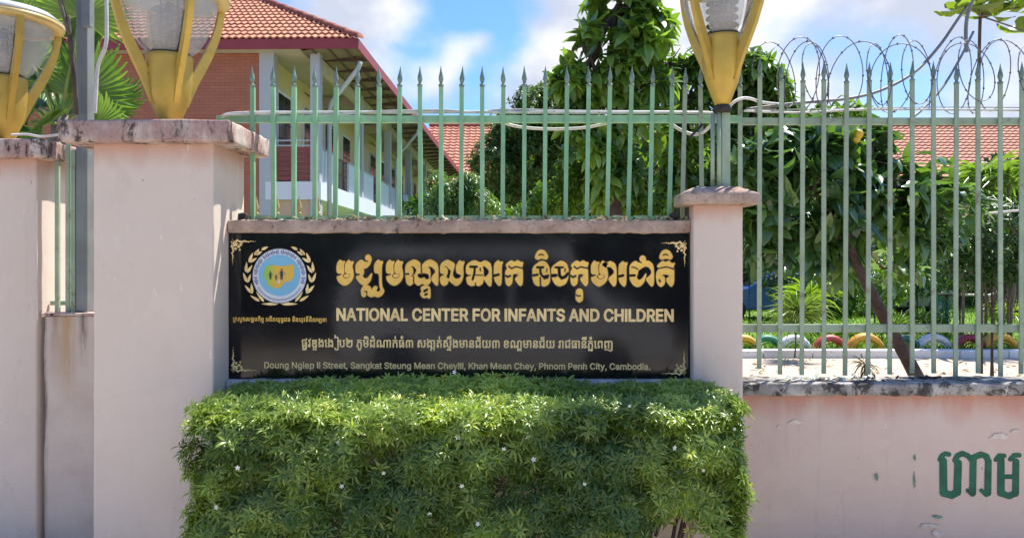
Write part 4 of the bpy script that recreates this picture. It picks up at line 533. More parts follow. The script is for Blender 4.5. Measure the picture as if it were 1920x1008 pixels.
# ---------------------------------------------------------------- letters
def chaikin(p):
    out = []
    for i in range(len(p)):
        a, b = p[i], p[(i+1) % len(p)]; out += [(a[0]*.8+b[0]*.2, a[1]*.8+b[1]*.2), (a[0]*.2+b[0]*.8, a[1]*.2+b[1]*.8)]
    return out
def sdf_letter(ops, ppu, pad=30):
    """signed field of added/cut polygons and strokes -> marching squares mesh, in source pixels"""
    def segd(PX, PY, a, b):
        ax, ay = a; bx, by = b; dx, dy = bx-ax, by-ay; L = dx*dx+dy*dy+1e-9
        t = np.clip(((PX-ax)*dx+(PY-ay)*dy)/L, 0, 1); return np.hypot(PX-ax-t*dx, PY-ay-t*dy)
    pts = [p for o in ops if o[0] in 'PS' for p in o[1]]
    x0, x1 = min(p[0] for p in pts)-pad, max(p[0] for p in pts)+pad; y0, y1 = min(p[1] for p in pts)-pad, max(p[1] for p in pts)+pad
    xs = np.arange(x0, x1, ppu); ys = np.arange(y0, y1, ppu); PX, PY = np.meshgrid(xs, ys)
    D = np.full(PX.shape, 1e3)
    for o in ops:
        if o[0] in 'PD':
            d = np.full(PX.shape, 1e3); ins = np.zeros(PX.shape, bool); pl = chaikin(chaikin(o[1]))
            for i in range(len(pl)):
                a, b = pl[i], pl[(i+1) % len(pl)]; d = np.minimum(d, segd(PX, PY, a, b))
                if a[1] != b[1]:
                    c = ((a[1] > PY) != (b[1] > PY)) & (PX < (b[0]-a[0])*(PY-a[1])/(b[1]-a[1])+a[0]); ins ^= c
            s = np.where(ins, -d, d)
            s = s-(4.5 if o[0] == 'P' else -3)
        else:
            s = np.full(PX.shape, 1e3)
            for i in range(len(o[1])-1): s = np.minimum(s, segd(PX, PY, o[1][i], o[1][i+1]))
            s = s-o[2]*(1.6 if o[0] == 'C' else 1)
        D = np.minimum(D, s) if o[0] in 'PS' else np.maximum(D, -s)
    return xs, ys, D
def march(xs, ys, D, depth):
    """front faces of {D<0} with interpolated edges plus side walls; returns verts (x,y,layer) and faces"""
    V = {}; vs = []; fs = []
    def vid(k, p):
        if k not in V: V[k] = len(vs); vs.append(p)
        return V[k]
    ny, nx = D.shape
    act = (D < 0); any_ = act[:-1, :-1] | act[1:, :-1] | act[:-1, 1:] | act[1:, 1:]
    edges = {}
    for j, i in zip(*np.nonzero(any_)):
        c = [(j, i), (j, i+1), (j+1, i+1), (j+1, i)]; poly = []
        for k in range(4):
            a, b = c[k], c[(k+1) % 4]; da, db = D[a], D[b]
            if da < 0: poly.append(vid(a, (xs[a[1]], ys[a[0]])))
            if (da < 0) != (db < 0):
                t = da/(da-db); poly.append(vid((min(a, b), max(a, b)), (xs[a[1]]+(xs[b[1]]-xs[a[1]])*t, ys[a[0]]+(ys[b[0]]-ys[a[0]])*t)))
        if len(poly) >= 3:
            fs.append(tuple(poly))
            for k in range(len(poly)):
                e = (poly[k], poly[(k+1) % len(poly)])
                if (e[1], e[0]) in edges: del edges[(e[1], e[0])]
                else: edges[e] = 1
    n = len(vs)
    return vs, fs, list(edges)
def letter_mb(ops, ox, oy, Y, thick, ppu=8, unit=1/9.164):
    xs, ys, D = sdf_letter(ops, ppu); vs, fs, ed = march(xs, ys, D, thick)
    m = MB(); n = len(vs)
    w = [(ox+x*unit, oy+y*unit) for x, y in vs]
    pts = [(X(a, Y), Y, Z(b, Y)) for a, b in w]
    m.v = pts+[(p[0], p[1]+thick, p[2]) for p in pts]
    m.f = fs+[(b, a, a+n, b+n) for a, b in ed]
    return m
SY = 4.6575                                    # front plane of the sign slab
sign = thing('sign_board', 'black polished stone sign with gold Khmer and English lettering', 'sign', (-.37, 4.67, .99))
MB().box(-1.824, 1.079, SY, 4.679, .988, 1.900).build('stone_slab', m_granite, sign, bevel=.003)
for ox, oy, ops in TITLE:
    letter_mb(ops, ox, oy, SY-.005, .0045).build('letter', m_gilt, sign)
    grown = [(o[0], o[1], *( [max(2, o[2]-9)] if len(o) > 2 else [])) for o in ops]
    xs, ys, D = sdf_letter(ops, 9); vs, fs, ed = march(xs, ys, D-13, .001)
    m = MB(); m.v = [(X(ox+x/9.164, SY), SY-.0015, Z(oy+y/9.164, SY)) for x, y in vs]; m.f = fs
    m.build('letter_outline', m_gilt_dark, sign)
def text_line(key, px0, px1, pybase, parent, mat, offset, name, sy=1.0, ups=None, slope=0):
    d = LINES[key]; a, b = d['w']; x0, x1 = X(px0, SY), X(px1, SY); s = (x1-x0)/(b-a)
    ms = MB(); zb = Z(pybase, SY); st = .0016 if name != 'khmer_ministry_line' else .0012
    for i, (gk, gx) in enumerate(d['g']):
        segs = []
        for part in GLYPHS[gk].split(';'):
            nn = list(map(int, part.split())); pts = [((nn[k]+gx-a)*s, nn[k+1]*s*sy) for k in range(0, len(nn), 2)]
            segs += list(zip(pts, pts[1:]+pts[:1]))
        sx_ = [p[0][0] for p in segs]; sz_ = [p[0][1] for p in segs]; pd = .008
        xs = np.arange(min(sx_)-pd, max(sx_)+pd, st); ys = np.arange(min(sz_)-pd, max(sz_)+pd, st); PX, PY = np.meshgrid(xs, ys)
        D = np.full(PX.shape, 9.); wn_ = np.zeros(PX.shape, int)
        for (ax, ay), (bx, by) in segs:
            dx, dy = bx-ax, by-ay; t = np.clip(((PX-ax)*dx+(PY-ay)*dy)/(dx*dx+dy*dy+1e-12), 0, 1); D = np.minimum(D, np.hypot(PX-ax-t*dx, PY-ay-t*dy))
            if ay != by:
                c = ((ay > PY) != (by > PY)) & (PX < dx*(PY-ay)/dy+ax); wn_ += np.where(c, 1 if by > ay else -1, 0)
        D = np.where(wn_ != 0, -D, D)-offset
        vs, fs, ed = march(xs, ys, D, 0)
        tg = MB() if name == 'english_title' else ms
        tg.add([(x0+x, SY-.0022-.0003*(i % 3), zb+y+slope*x) for x, y in vs], [tuple(reversed(f)) for f in fs])
        if tg is not ms: tg.build('letter', mat, parent)
    if not ms.v: return
    return tag(ms.build(name, mat, parent), kind='stuff')
text_line('english', 632, 1262, 600, sign, m_gilt_pale, .0040, 'english_title', 1.13, slope=-.003)
text_line('address', 496, 1219, 689.5, sign, m_gilt_pale, .0015, 'english_address', 1.02, slope=-.004)
text_line('street', 566, 1148, 650, sign, m_gilt_pale, .0017, 'khmer_address', 1.20, slope=-.004)
text_line('ministry', 437, 612, 601.5, sign, m_gilt, .0006, 'khmer_ministry_line', 1.15, slope=-.008)
# corner filigree: curling sprays of small pieces
def flourish(cx, cy, sx, sy):
    m = MB(); y = SY-.002
    def pz(u, v): return (X(cx+sx*u, SY), y, Z(cy+sy*v, SY))
    def spray(a, L, flip):
        for k in range(11):
            t = k/10; r = 2.7*(1-t)**.8+.7
            u = 4+L*t; v = 3.5+2.2*math.sin(k*2.1)*(1-t)
            if flip: u, v = v, u
            pts = []
            for q in range(7):
                w_ = 2*math.pi*q/7+k; rr = r*(1.25 if q % 2 else .7)
                pts.append(pz(u+math.cos(w_)*rr*(1.35 if not flip else .8), v+math.sin(w_)*rr*(.8 if not flip else 1.35)))
            m.add([(p[0], p[1]-.0004*(k % 3), p[2]) for p in pts], [tuple(range(7))])
    spray(0, 42, False); spray(0, 42, True)
    for (u, v, r) in ((9, 9, 5), (15, 13, 3.4), (9, 17, 3.2), (19, 9, 3.2), (17, 19, 2.2)):
        pts = [pz(u+math.cos(2*math.pi*q/10+.3)*r*(1.2 if q % 2 else .55), v+math.sin(2*math.pi*q/10+.3)*r*(1.2 if q % 2 else .55)) for q in range(10)]
        m.add([(p[0], p[1]-.0016, p[2]) for p in pts], [tuple(range(10))])
    return m.build('corner_flourish', m_gilt_pale, sign)
flourish(433, 449, 1, 1); flourish(1287, 452, -1, 1); flourish(434, 697, 1, -1); flourish(1286, 703, -1, -1)
# emblem (pixel centre 524,519 in the source; zoom unit 1/7.2)
E0 = (440, 450); EU = 1/7.2
def ez(x, y): return (E0[0]+x*EU, E0[1]+y*EU)
def disc(name, cx, cy, rx, ry, y, mat, parent, n=48, hole=0):
    m = MB(); px, py = ez(cx, cy)
    vs = [(X(px+math.cos(2*math.pi*k/n)*rx*EU, SY), y, Z(py+math.sin(2*math.pi*k/n)*ry*EU, SY)) for k in range(n)]
    if hole:
        vs += [(X(px+math.cos(2*math.pi*k/n)*rx*hole*EU, SY), y, Z(py+math.sin(2*math.pi*k/n)*ry*hole*EU, SY)) for k in range(n)]
        m.add(vs, [(k, (k+1) % n, (k+1) % n+n, k+n) for k in range(n)])
    else: m.add(vs, [tuple(range(n))])
    return m.build(name, mat, parent)
m_e_white = plain('emblem_white', (.74, .77, .80), .5, .03); m_e_blue = plain('emblem_blue', (.20, .50, .68), .5, .05); m_e_ink = plain('emblem_ink', (.03, .04, .08), .6, .1); m_e_blueink = plain('emblem_blue_ink', (.12, .17, .34), .6, .1)
m_, nt = new_mat('emblem_map'); g = N(nt); sp = g.n('ShaderNodeSeparateXYZ'); g.l(g.coords(), sp.inputs[0])
g.out(g.mix(g.ramp(sp.outputs[0], X(495, SY), X(522, SY)), (.28, .55, .06), (.72, .45, .06)), .5); m_e_map = m_
emb = disc('emblem', 607, 482, 367, 370, SY-.0015, m_e_white, sign)
disc('emblem_field', 607, 475, 282, 280, SY-.0022, m_e_blue, emb)
disc('emblem_rim', 607, 482, 372, 375, SY-.0028, m_e_ink, emb, hole=.972)
mp_ = [(400, 420), (430, 350), (520, 335), (640, 350), (700, 340), (780, 325), (810, 370), (800, 430), (805, 500), (740, 555), (670, 575), (640, 625), (580, 655), (510, 640), (450, 610), (440, 560), (410, 520), (395, 470)]
m = MB(); m.add([(X(ez(*p)[0], SY), SY-.0030, Z(ez(*p)[1], SY)) for p in mp_], [tuple(range(len(mp_)))]); m.build('emblem_map', m_e_map, emb)
def person_mark(cx, cy, h, mat):
    m = MB(); u = h/100
    def q(pts, dy=0): m.add([(X(ez(cx+a*u, cy+b*u)[0], SY), SY-.0036-dy, Z(ez(cx+a*u, cy+b*u)[1], SY)) for a, b in pts], [tuple(range(len(pts)))])
    q([(9*math.cos(k*.785), -42+9*math.sin(k*.785)) for k in range(8)])
    q([(-14, -30), (14, -30), (13, 10), (10, 50), (2, 50), (0, 15), (-2, 50), (-10, 50), (-13, 10)])
    q([(14, -28), (17, -25), (34, 2), (30, 6)], .0002); q([(-14, -28), (-17, -25), (-30, 4), (-26, 8)], .0002)
    m.build('emblem_figure', mat, emb)
person_mark(485, 475, 115, m_e_ink); person_mark(562, 500, 80, m_e_ink); person_mark(636, 460, 150, m_e_ink); person_mark(600, 560, 60, m_e_white)
# ring lettering: small dashes of blue ink round the white ring
m = MB()
for k in range(54):
    a = R(-200+k*4.1); r = 322
    if k % 11 == 5: continue
    c_, s_ = math.cos(a), math.sin(a); h = 18+8*((k*7) % 3); w_ = 7
    pts = [(607+c_*(r+dr)-s_*dt, 482+s_*(r+dr)+c_*dt) for dr, dt in ((-h, -w_), (h*.8, -w_), (h, 0), (h*.7, w_), (-h*.6, w_))]
    m.add([(X(ez(*p)[0], SY), SY-.0030, Z(ez(*p)[1], SY)) for p in pts], [tuple(range(5))])
for k in range(40):
    a = R(30+k*3.1); r = 325; c_, s_ = math.cos(a), math.sin(a)
    pts = [(607+c_*(r+dr)-s_*dt, 482+s_*(r+dr)+c_*dt) for dr, dt in ((-12, -4), (12, -4), (12, 4), (-12, 4))]
    m.add([(X(ez(*p)[0], SY), SY-.0030, Z(ez(*p)[1], SY)) for p in pts], [tuple(range(4))])
m.build('ring_lettering', m_e_blueink, emb)
# laurel: paired leaves round both sides
half = [((360, 130), (455, 88)), ((265, 205), (335, 115)), ((280, 200), (375, 150)), ((190, 300), (250, 165)), ((200, 300), (305, 238)), ((150, 435), (165, 290)), ((165, 445), (240, 335)), ((165, 570), (115, 435)), ((175, 575), (218, 455)), ((235, 720), (135, 605)), ((240, 725), (225, 580)), ((340, 825), (210, 745)), ((400, 835), (290, 690)), ((590, 860), (360, 860))]
for sgn in (1, -1):
    for a, b in half:
        a_, b_ = a, b
        dx, dy = b_[0]-a_[0], b_[1]-a_[1]; L_ = math.hypot(dx, dy); nx_, ny_ = -dy/L_, dx/L_; wd = 20
        poly = [(a_[0], a_[1])]+[(a_[0]+dx*t+nx_*wd*w1, a_[1]+dy*t+ny_*wd*w1) for t, w1 in ((.2, .85), (.45, 1), (.75, .6))]+[b_]+[(a_[0]+dx*t-nx_*wd*w1, a_[1]+dy*t-ny_*wd*w1) for t, w1 in ((.75, .6), (.45, 1), (.2, .85))]
        if sgn < 0: poly = [(1214-p[0], p[1]) for p in poly]
        m = MB(); m.add([(X(ez(*p)[0], SY), SY-.0018, Z(ez(*p)[1], SY)) for p in poly], [tuple(range(len(poly)))]); m.build('laurel_leaf', m_gilt_pale, emb)
# green painted word on the low wall
GY = 4.716
m_stencil = plain('green_stencil_paint', (.012, .125, .065), .7, .3, scale=9, bump=.2)
GS = 1/3.761
word = [[('S', [(762, 455), (775, 428), (800, 413), (825, 418)], 17), ('S', [(785, 465), (788, 690)], 27), ('S', [(788, 690), (845, 706), (885, 685)], 26), ('S', [(885, 685), (890, 480)], 27),
         ('S', [(868, 460), (885, 428), (920, 412), (960, 428), (995, 470)], 19), ('S', [(997, 460), (993, 690)], 24), ('S', [(1000, 440), (1050, 418), (1090, 432), (1103, 470)], 22), ('S', [(1103, 465), (1100, 690)], 24), ('S', [(958, 672), (988, 702)], 14), ('S', [(1055, 672), (1088, 705)], 14)],
        [('S', [(1155, 455), (1178, 425), (1215, 428)], 16), ('S', [(1192, 460), (1193, 690)], 26), ('S', [(1193, 692), (1250, 712), (1294, 692)], 22), ('S', [(1296, 692), (1298, 470)], 24), ('S', [(1258, 452), (1285, 424), (1322, 424)], 16), ('S', [(1205, 575), (1290, 575)], 16)]]
m_scuff = plain('pale_scuff', (.68, .58, .49), .8, .1, scale=20); m_smear = plain('green_smear', (.18, .30, .22), .8, .3, scale=20)
for (px, py, w_, h_, mt_) in ((1875, 818, 26, 7, m_scuff), (1905, 808, 12, 6, m_scuff), (1745, 985, 22, 6, m_scuff), (1757, 1000, 12, 9, m_scuff), (1715, 858, 3, 9, m_smear), (1714, 900, 3, 22, m_smear), (1757, 968, 11, 5, m_smear), (1643, 892, 4, 10, m_stencil), (1490, 790, 16, 6, m_scuff), (1460, 800, 5, 4, m_scuff)):
    if mt_ is m_stencil: mt_ = m_smear
    r_ = random.Random(px); k_ = 14; pts_ = []
    for q in range(k_):
        a_ = 2*math.pi*q/k_; rr_ = r_.uniform(.45, 1.0); pts_.append((X(px+math.cos(a_)*w_*rr_, GY), 4.7135, Z(py+math.sin(a_)*h_*rr_, GY)))
    m = MB(); m.add(pts_, [tuple(range(k_))]); m.build('paint_mark', mt_, w_right)
for ops in word: letter_mb(ops, 1560, 740, GY, .002, ppu=5, unit=GS).build('painted_letter', m_stencil, w_right)
# ---------------------------------------------------------------- picket fences
def picket_mesh(h, w_, mat):
    m = MB(); m.box(-w_/2, w_/2, -.006, .006, 0, h); m.box(w_/2-.006, w_/2, .006, .022, 0, h)
    return m.mesh('picket', mat)
def finial_mesh(mat, s=1.0):
    m = MB(); m.lathe([(.015*s, 0), (.018*s, .006*s), (.018*s, .014*s), (.009*s, .02*s), (.011*s, .03*s), (.017*s, .05*s), (.015*s, .066*s), (.007*s, .10*s), (.001, .135*s)], n=8)
    return m.mesh('finial', mat, smooth=False)
fence = thing('picket_fence', 'bright green spear-topped fence standing on the wall above the black sign', 'fence', (-.4, 4.8, 1.984))
pk = picket_mesh(.865, .027, m_green); fn = finial_mesh(m_finial)
pxs = [473, 512, 551, 590, 629, 669, 710, 749, 788, 827, 865, 904, 943, 983, 1022, 1062, 1102, 1141, 1181, 1221, 1258]
lean = [0, 0, .1, .15, .2, .4, .5, .1, -.1, .1, .2, .1, .3, .3, .5, .8, 1.0, 1.2, 1.3, 1.2, 1.3]
for px, le in zip(pxs, lean):
    le += random.uniform(-.15, .15)
    o = link('picket', pk, fence, (X(px, 4.8)-math.tan(R(le))*.45, 4.8+random.uniform(-.004, .004), 1.99)); o.rotation_euler = (random.uniform(-.01, .01), R(le), 0)
    f_ = bpy.data.objects.new('finial', fn); COL.objects.link(f_); f_.parent = o; f_.location = (0, 0, .865); f_.rotation_euler = (0, random.uniform(-.05, .05), random.random()*2)
MB().box(X(405, 4.82), X(1390, 4.82), 4.813, 4.850, 2.628, 2.674).build('top_rail', m_green, fence, bevel=.004)
for a, b in zip(pxs[:-1], pxs[1:]):
    m = MB(); xa, xb = X(a, 4.8)+.025, X(b, 4.8)-.025
    m.prism([(xa, 2.022), (xa+.006, 1.996), (xa+.02, 1.988), (xb-.02, 1.988), (xb-.006, 1.996), (xb, 2.022)], 'y', 4.79, 4.815); m.build('bottom_rail_segment', m_green, fence)
MB().box(X(425, 4.8), X(1290, 4.8), 4.816, 4.84, 1.99, 2.018).build('bottom_rail', m_green, fence)
fence2 = thing('picket_fence', 'faded grey-green spear-topped fence hanging free above the low right wall', 'fence', (3, 4.82, .99))
pk2 = picket_mesh(1.90, .027, m_green_old); fn2 = finial_mesh(m_finial)
px2 = [1285, 1313, 1388, 1424, 1464, 1504, 1545, 1586, 1629, 1669, 1711, 1751, 1793, 1834, 1876, 1916, 1957, 1998, 2040]
for i, px in enumerate(px2):
    le = random.uniform(-.1, .35)+(1.3 if i == 0 else -1.0 if i == 1 else 0)
    h0 = (1.98 if i < 3 else .985+random.uniform(-.01, .012)+(.03 if i < 4 else 0))
    me = pk2
    o = link('picket', me, fence2, (X(px, 4.82)-math.tan(R(le))*.95, 4.82+random.uniform(-.004, .004), h0)); o.rotation_euler = (0, R(le), 0)
    hh = 1.90
    if i < 3: o.scale = (1, 1, .46); hh = 1.90
    f_ = bpy.data.objects.new('finial', fn2); COL.objects.link(f_); f_.parent = o; f_.location = (0, 0, hh)
    if i < 3: f_.scale = (1, 1, 1/.46)
MB().box(X(1391, 4.84), X(2060, 4.84), 4.833, 4.868, 2.618, 2.664).build('top_rail', m_green_old, fence2, bevel=.004)
MB().box(X(1330, 4.84), X(2060, 4.84), 4.833, 4.86, 1.262, 1.314).build('lower_rail', m_green_old, fence2, bevel=.003)
# bars between the big pillars
fence3 = thing('picket_fence', 'pair of slim green bars standing on the rust-streaked wall stub', 'fence', (-3, 5.16, 1.37))
for px in (108, 128):
    m = MB(); m.box(X(px, 5.16)-.014, X(px, 5.16)+.014, 5.15, 5.17, 1.36, 2.56); m.build('picket', m_green_old, fence3)
MB().box(-3.28, -3.08, 5.18, 5.20, 1.42, 1.45).build('rail', m_green_old, fence3)
# row of short ochre-tipped spikes beyond the fence
sp_f = thing('spiked_rail', 'row of short ochre-tipped spikes just behind the bright green fence', 'railing', (-1.6, 5.3, 1.9))
fo = finial_mesh(m_finial_warm, 1.0); sm = MB(); sm.box(-.013, .013, -.013, .013, 0, .14); smm = sm.mesh('spike', m_green)
for px in (481, 520, 561, 597):
    o = link('spike', smm, sp_f, (X(px, 5.3), 5.3, 1.92)); f_ = bpy.data.objects.new('tip', fo); COL.objects.link(f_); f_.parent = o; f_.location = (0, 0, .14); f_.rotation_euler[2] = random.random()
MB().box(X(465, 5.3), X(612, 5.3), 5.29, 5.31, 1.93, 1.96).build('rail', m_green, sp_f)
for x_ in (-1.93, -1.45): MB().box(x_-.02, x_+.02, 5.285, 5.315, 0, 1.93).build('post', m_green, sp_f)
# lamp post tubes on the narrow pillar
lp = thing('lamp_post', 'bundle of pale green upright tubes rising from the narrow pillar cap', 'post', (1.28, 4.66, 2.18))
MB().box(1.283, 1.335, 4.66, 4.70, 2.15, 2.66).build('upright', m_green_old, lp)
MB().tube([(1.262, 4.655, 2.15), (1.262, 4.655, 2.672)], .013, 10).build('upright', m_green_old, lp, True)
MB().tube([(1.225, 4.665, 2.15), (1.225, 4.665, 2.66)], .013, 10).build('upright', m_green_old, lp, True)
m = MB(); m.lathe([(.05, 0), (.058, .01), (.058, .03), (.045, .045)], (1.285, 4.665, 2.660), 16); m.build('mount_plate', m_dark_twig, lp, True)
# tall steel post behind the wide pillar
tp = thing('steel_post', 'tall grey steel post rising behind the wide left pillar', 'post', (-2.98, 5.18, 1.37))
MB().box(-3.07, -2.99, 5.13, 5.22, 1.375, 4.6).build('post', m_pole, tp, bevel=.006)
MB().box(-3.01, -2.95, 5.09, 5.129, 3.34, 4.6).build('channel', m_pole, tp, bevel=.004)
MB().box(-3.11, -3.08, 5.14, 5.17, 1.375, 2.5).build('side_bar', m_green_old, tp)
# ---------------------------------------------------------------- torch lamps
def make_lamp():
    t = thing('torch_lamp', 'gold torch lamp', 'lamp', (0, 0, 0), group='gold torch lamps on the wall')
    MB().lathe([(.040, 0), (.047, .004), (.066, .055), (.098, .14), (.113, .19), (.124, .29), (.128, .40), (.131, .425), (.120, .43)], n=36).build('base_cup', m_gold, t, True)
    MB().lathe([(.110, .431), (.116, .431), (.116, .437), (.110, .437)], n=36).build('seal', m_black, t, True)
    prof = [(.098, .15), (.120, .22), (.142, .285), (.186, .375), (.232, .47), (.272, .57), (.298, .66), (.312, .74), (.316, .775)]
    def arm():
        m = MB(); vs = []; fs = []
        for i, (r, z) in enumerate(prof):
            w = .016
            d = (.010, .020, .027, .028, .026, .022, .019, .017, .015)[i]; r -= d*.35
            vs += [(r-d, -w, z+.008), (r+d, -w, z-.008), (r+d, w, z-.008), (r-d, w, z+.008)]
        for i in range(len(prof)-1):
            for k in range(4): fs.append((i*4+k, i*4+(k+1) % 4, i*4+4+(k+1) % 4, i*4+4+k))
        fs += [(3, 2, 1, 0), tuple(len(prof)*4-4+k for k in range(4))]
        m.add(vs, fs); m.tube([(.10, 0, .215), (.118, 0, .207)], .006, 8)
        return m.mesh('arm', m_gold)
    am = arm()
    gp = [(.114, .438), (.158, .475), (.200, .54), (.232, .61), (.254, .68), (.268, .755)]
    def panel():
        m = MB(); n = 10; vs = []; fs = []
        for r, z in gp:
            for k in range(n+1):
                a = R(4+82*k/n); vs.append((r*math.cos(a), r*math.sin(a), z))
        for i in range(len(gp)-1):
            for k in range(n): fs.append((i*(n+1)+k, i*(n+1)+k+1, (i+1)*(n+1)+k+1, (i+1)*(n+1)+k))
        nv = len(vs); vs += [(x*.975, y*.975, z) for x, y, z in vs]
        fs += [tuple(reversed([q+nv for q in f])) for f in fs]
        ed = [(k, k+1) for k in range(n)]
        for a, b in ed: fs.append((b, a, a+nv, b+nv))
        top = (len(gp)-1)*(n+1)
        for k in range(n): fs.append((top+k, top+k+1, top+k+1+nv, top+k+nv))
        for i in range(len(gp)-1):
            fs.append((i*(n+1), (i+1)*(n+1), (i+1)*(n+1)+nv, i*(n+1)+nv)); fs.append(((i+1)*(n+1)+n, i*(n+1)+n, i*(n+1)+n+nv, (i+1)*(n+1)+n+nv))
        m.add(vs, fs); return m.mesh('glass_panel', m_glass, smooth=False)
    gm = panel()
    for k in range(4):
        o = link('arm', am, t); o.rotation_euler = (0, 0, R(90*k))
        o = link('glass_panel', gm, t); o.rotation_euler = (0, 0, R(90*k))
    lv = MB().lathe([(.020, .438), (.022, .74)], n=16).build('louvre_core', m_steel, t, True)
    fm = MB().lathe([(.034, .012), (.066, .004), (.098, -.014), (.101, -.018), (.096, -.018), (.062, -.001), (.034, .006)], n=32).mesh('louvre_fin', m_steel, smooth=True)
    for k in range(6): link('louvre_fin', fm, t, (0, 0, .470+k*.048))
    for k in range(4):
        a = R(20+90*k); MB().tube([(.062*math.cos(a), .062*math.sin(a), .436), (.062*math.cos(a), .062*math.sin(a), .75)], .0035, 6).build('louvre_rod', m_steel, t)
    MB().lathe([(.266, .757), (.290, .757), (.328, .762), (.334, .772), (.334, .790), (.325, .797), (.290, .792), (.266, .772)], n=48, caps=False).build('rim', m_goldrim, t, True)
    MB().lathe([(.265, .762), (.265, .770), (.326, .798), (.330, .803), (.27, .850), (.15, .882), (.02, .893)], n=48).build('lid', m_milk, t, True)
    MB().lathe([(.12, .757), (.265, .757), (.265, .7615), (.12, .7615)], n=48, caps=True).build('lid_underside', m_milk, t, True)
    return t
lamp0 = make_lamp(); index_kids(lamp0)
lamps = [(lamp0, X(318, 4.66), 4.66, 2.555, 46, 1.07, 'gold torch lamp standing on the mouldy cap of the wide pillar beside the sign')]
l1 = copy_tree(lamp0); l2 = copy_tree(lamp0)
lamps += [(l1, X(8, 5.25), 5.25, 2.552, 50, 1.11, 'gold torch lamp with round lid in view at the left edge of the photo'),
          (l2, X(1354, 4.665), 4.665, 2.706, -52, 1.0, 'gold torch lamp mounted on the green tubes above the narrow pillar')]
for o, x, y, z, rz, s, lab in lamps:
    o.location = (x, y, z); o.rotation_euler = (0, 0, R(rz-90)); o.scale = (s, s, s); o['label'] = lab
# ---------------------------------------------------------------- cables and razor wire
def cable(name, label, pts, r, mat, cat='cable', kind=None, sag=None):
    # smooth catmull-rom through pts
    pts = [Vector(p) for p in pts]; out = []
    q = [pts[0]]+pts+[pts[-1]]
    for i in range(1, len(q)-2):
        for k in range(8):
            t = k/8; p0, p1, p2, p3 = q[i-1], q[i], q[i+1], q[i+2]
            out.append(.5*((2*p1)+(-p0+p2)*t+(2*p0-5*p1+4*p2-p3)*t*t+(-p0+3*p1-3*p2+p3)*t**3))
    out.append(pts[-1])
    return tag(MB().tube(out, r, 8).build(name, mat, None, True), label, cat)
cable('cable', 'thick white cable lying along the top rail of the fence above the sign', [P(415, 219, 4.78), P(450, 212, 4.80), P(600, 211, 4.84), P(760, 210.5, 4.84), P(900, 210, 4.84), P(1080, 211, 4.84), P(1250, 211, 4.84), P(1345, 213, 4.84)], .011, m_white_cable)
cable('cable', 'thin white cable twisted beside the thick one on the green fence rail', [P(415, 216, 4.76), P(520, 213, 4.83), P(640, 215, 4.83), P(700, 209, 4.83), P(830, 206, 4.83), P(900, 212, 4.83), P(940, 205, 4.84), P(1100, 208, 4.84), P(1330, 209, 4.84)], .005, m_white_cable)
cable('cable', 'grey conduit running along the rail top behind the coiled razor wire', [P(1395, 208, 4.85), P(1500, 211, 4.85), P(1600, 206, 4.86), P(1700, 205, 4.86), P(1800, 206, 4.86), P(1930, 207, 4.86), P(2050, 207, 4.86)], .007, m_white_cable)
cable('cable', 'white cable sagging below the rail behind the middle pickets', [P(938, 229, 4.87), P(975, 238, 4.87), P(1030, 242, 4.87), P(1090, 240, 4.87), P(1130, 233, 4.87), P(1150, 228, 4.87)], .010, m_white_cable)
cable('cable', 'white cable looping under the rail just left of the right lamp post', [P(1255, 230, 4.87), P(1275, 243, 4.86), P(1300, 252, 4.85), P(1320, 247, 4.80), P(1338, 228, 4.72), P(1345, 214, 4.70)], .011, m_white_cable)
cable('cable', 'white cable rising from the right lamp base towards the dark leaves', [P(1362, 208, 4.70), P(1378, 190, 4.72), P(1400, 184, 4.76), P(1430, 192, 4.9), P(1465, 196, 5.0)], .010, m_white_cable)
cable('cable', 'black cable tie drooping beside the right lamp post', [P(1293, 258, 4.84), P(1306, 245, 4.80), P(1318, 232, 4.80)], .008, m_black)
cable('cable', 'white plastic pipe running down beside the tall steel post', [P(198, -60, 5.15), P(200, 40, 5.15), P(198, 85, 5.15), P(184, 122, 5.15), P(180, 170, 5.15), P(178, 212, 5.15)], .013, m_white_cable)
cable('cable', 'white cable lying loosely on the cap of the left edge pillar', [P(20, 253, 5.1), P(50, 252, 5.15), P(80, 256, 5.15), P(125, 250, 5.1), P(170, 240, 5.0)], .009, m_white_cable)
cable('cable', 'grey cable sweeping from the top right leaves down past the razor wire', [P(1835, -20, 5.5), P(1797, 35, 5.45), P(1760, 88, 5.4), P(1715, 135, 5.3), P(1655, 168, 5.2), P(1590, 185, 5.1), P(1500, 193, 5.0), P(1400, 205, 4.95)], .011, m_grey_cable)
cable('cable', 'grey cable crossing behind the razor wire down to the rail', [P(1825, 60, 5.4), P(1800, 110, 5.3), P(1770, 160, 5.2), P(1735, 200, 5.1), P(1705, 225, 5.0)], .009, m_grey_cable)
cable('cable', 'short grey hooked conduit hanging under the top right leaves', [P(1830, -10, 5.35), P(1816, 22, 5.35), P(1811, 55, 5.35), P(1812, 98, 5.35)], .013, m_grey_cable)
cable('clothes_line', 'pale thin line strung across the dark plants behind the right fence', [P(1722, 411, 8), P(1800, 405, 8), P(1860, 399, 8), P(1925, 393, 8)], .012, m_white_cable, 'line')
cable('bare_branch', 'dark reddish bare stem leaning beside the tall steel post', [P(98, -60, 5.05), P(118, 20, 5.05), P(128, 45, 5.05), P(134, 100, 5.06), P(140, 150, 5.07), P(143, 215, 5.08)], .016, m_bark, 'stem')
cable('bare_branch', 'short grey bare stem hooked over the reddish one at top left', [P(104, -40, 4.98), P(122, 40, 4.98), P(131, 62, 4.99), P(128, 30, 4.99)], .012, m_bark_grey, 'stem')
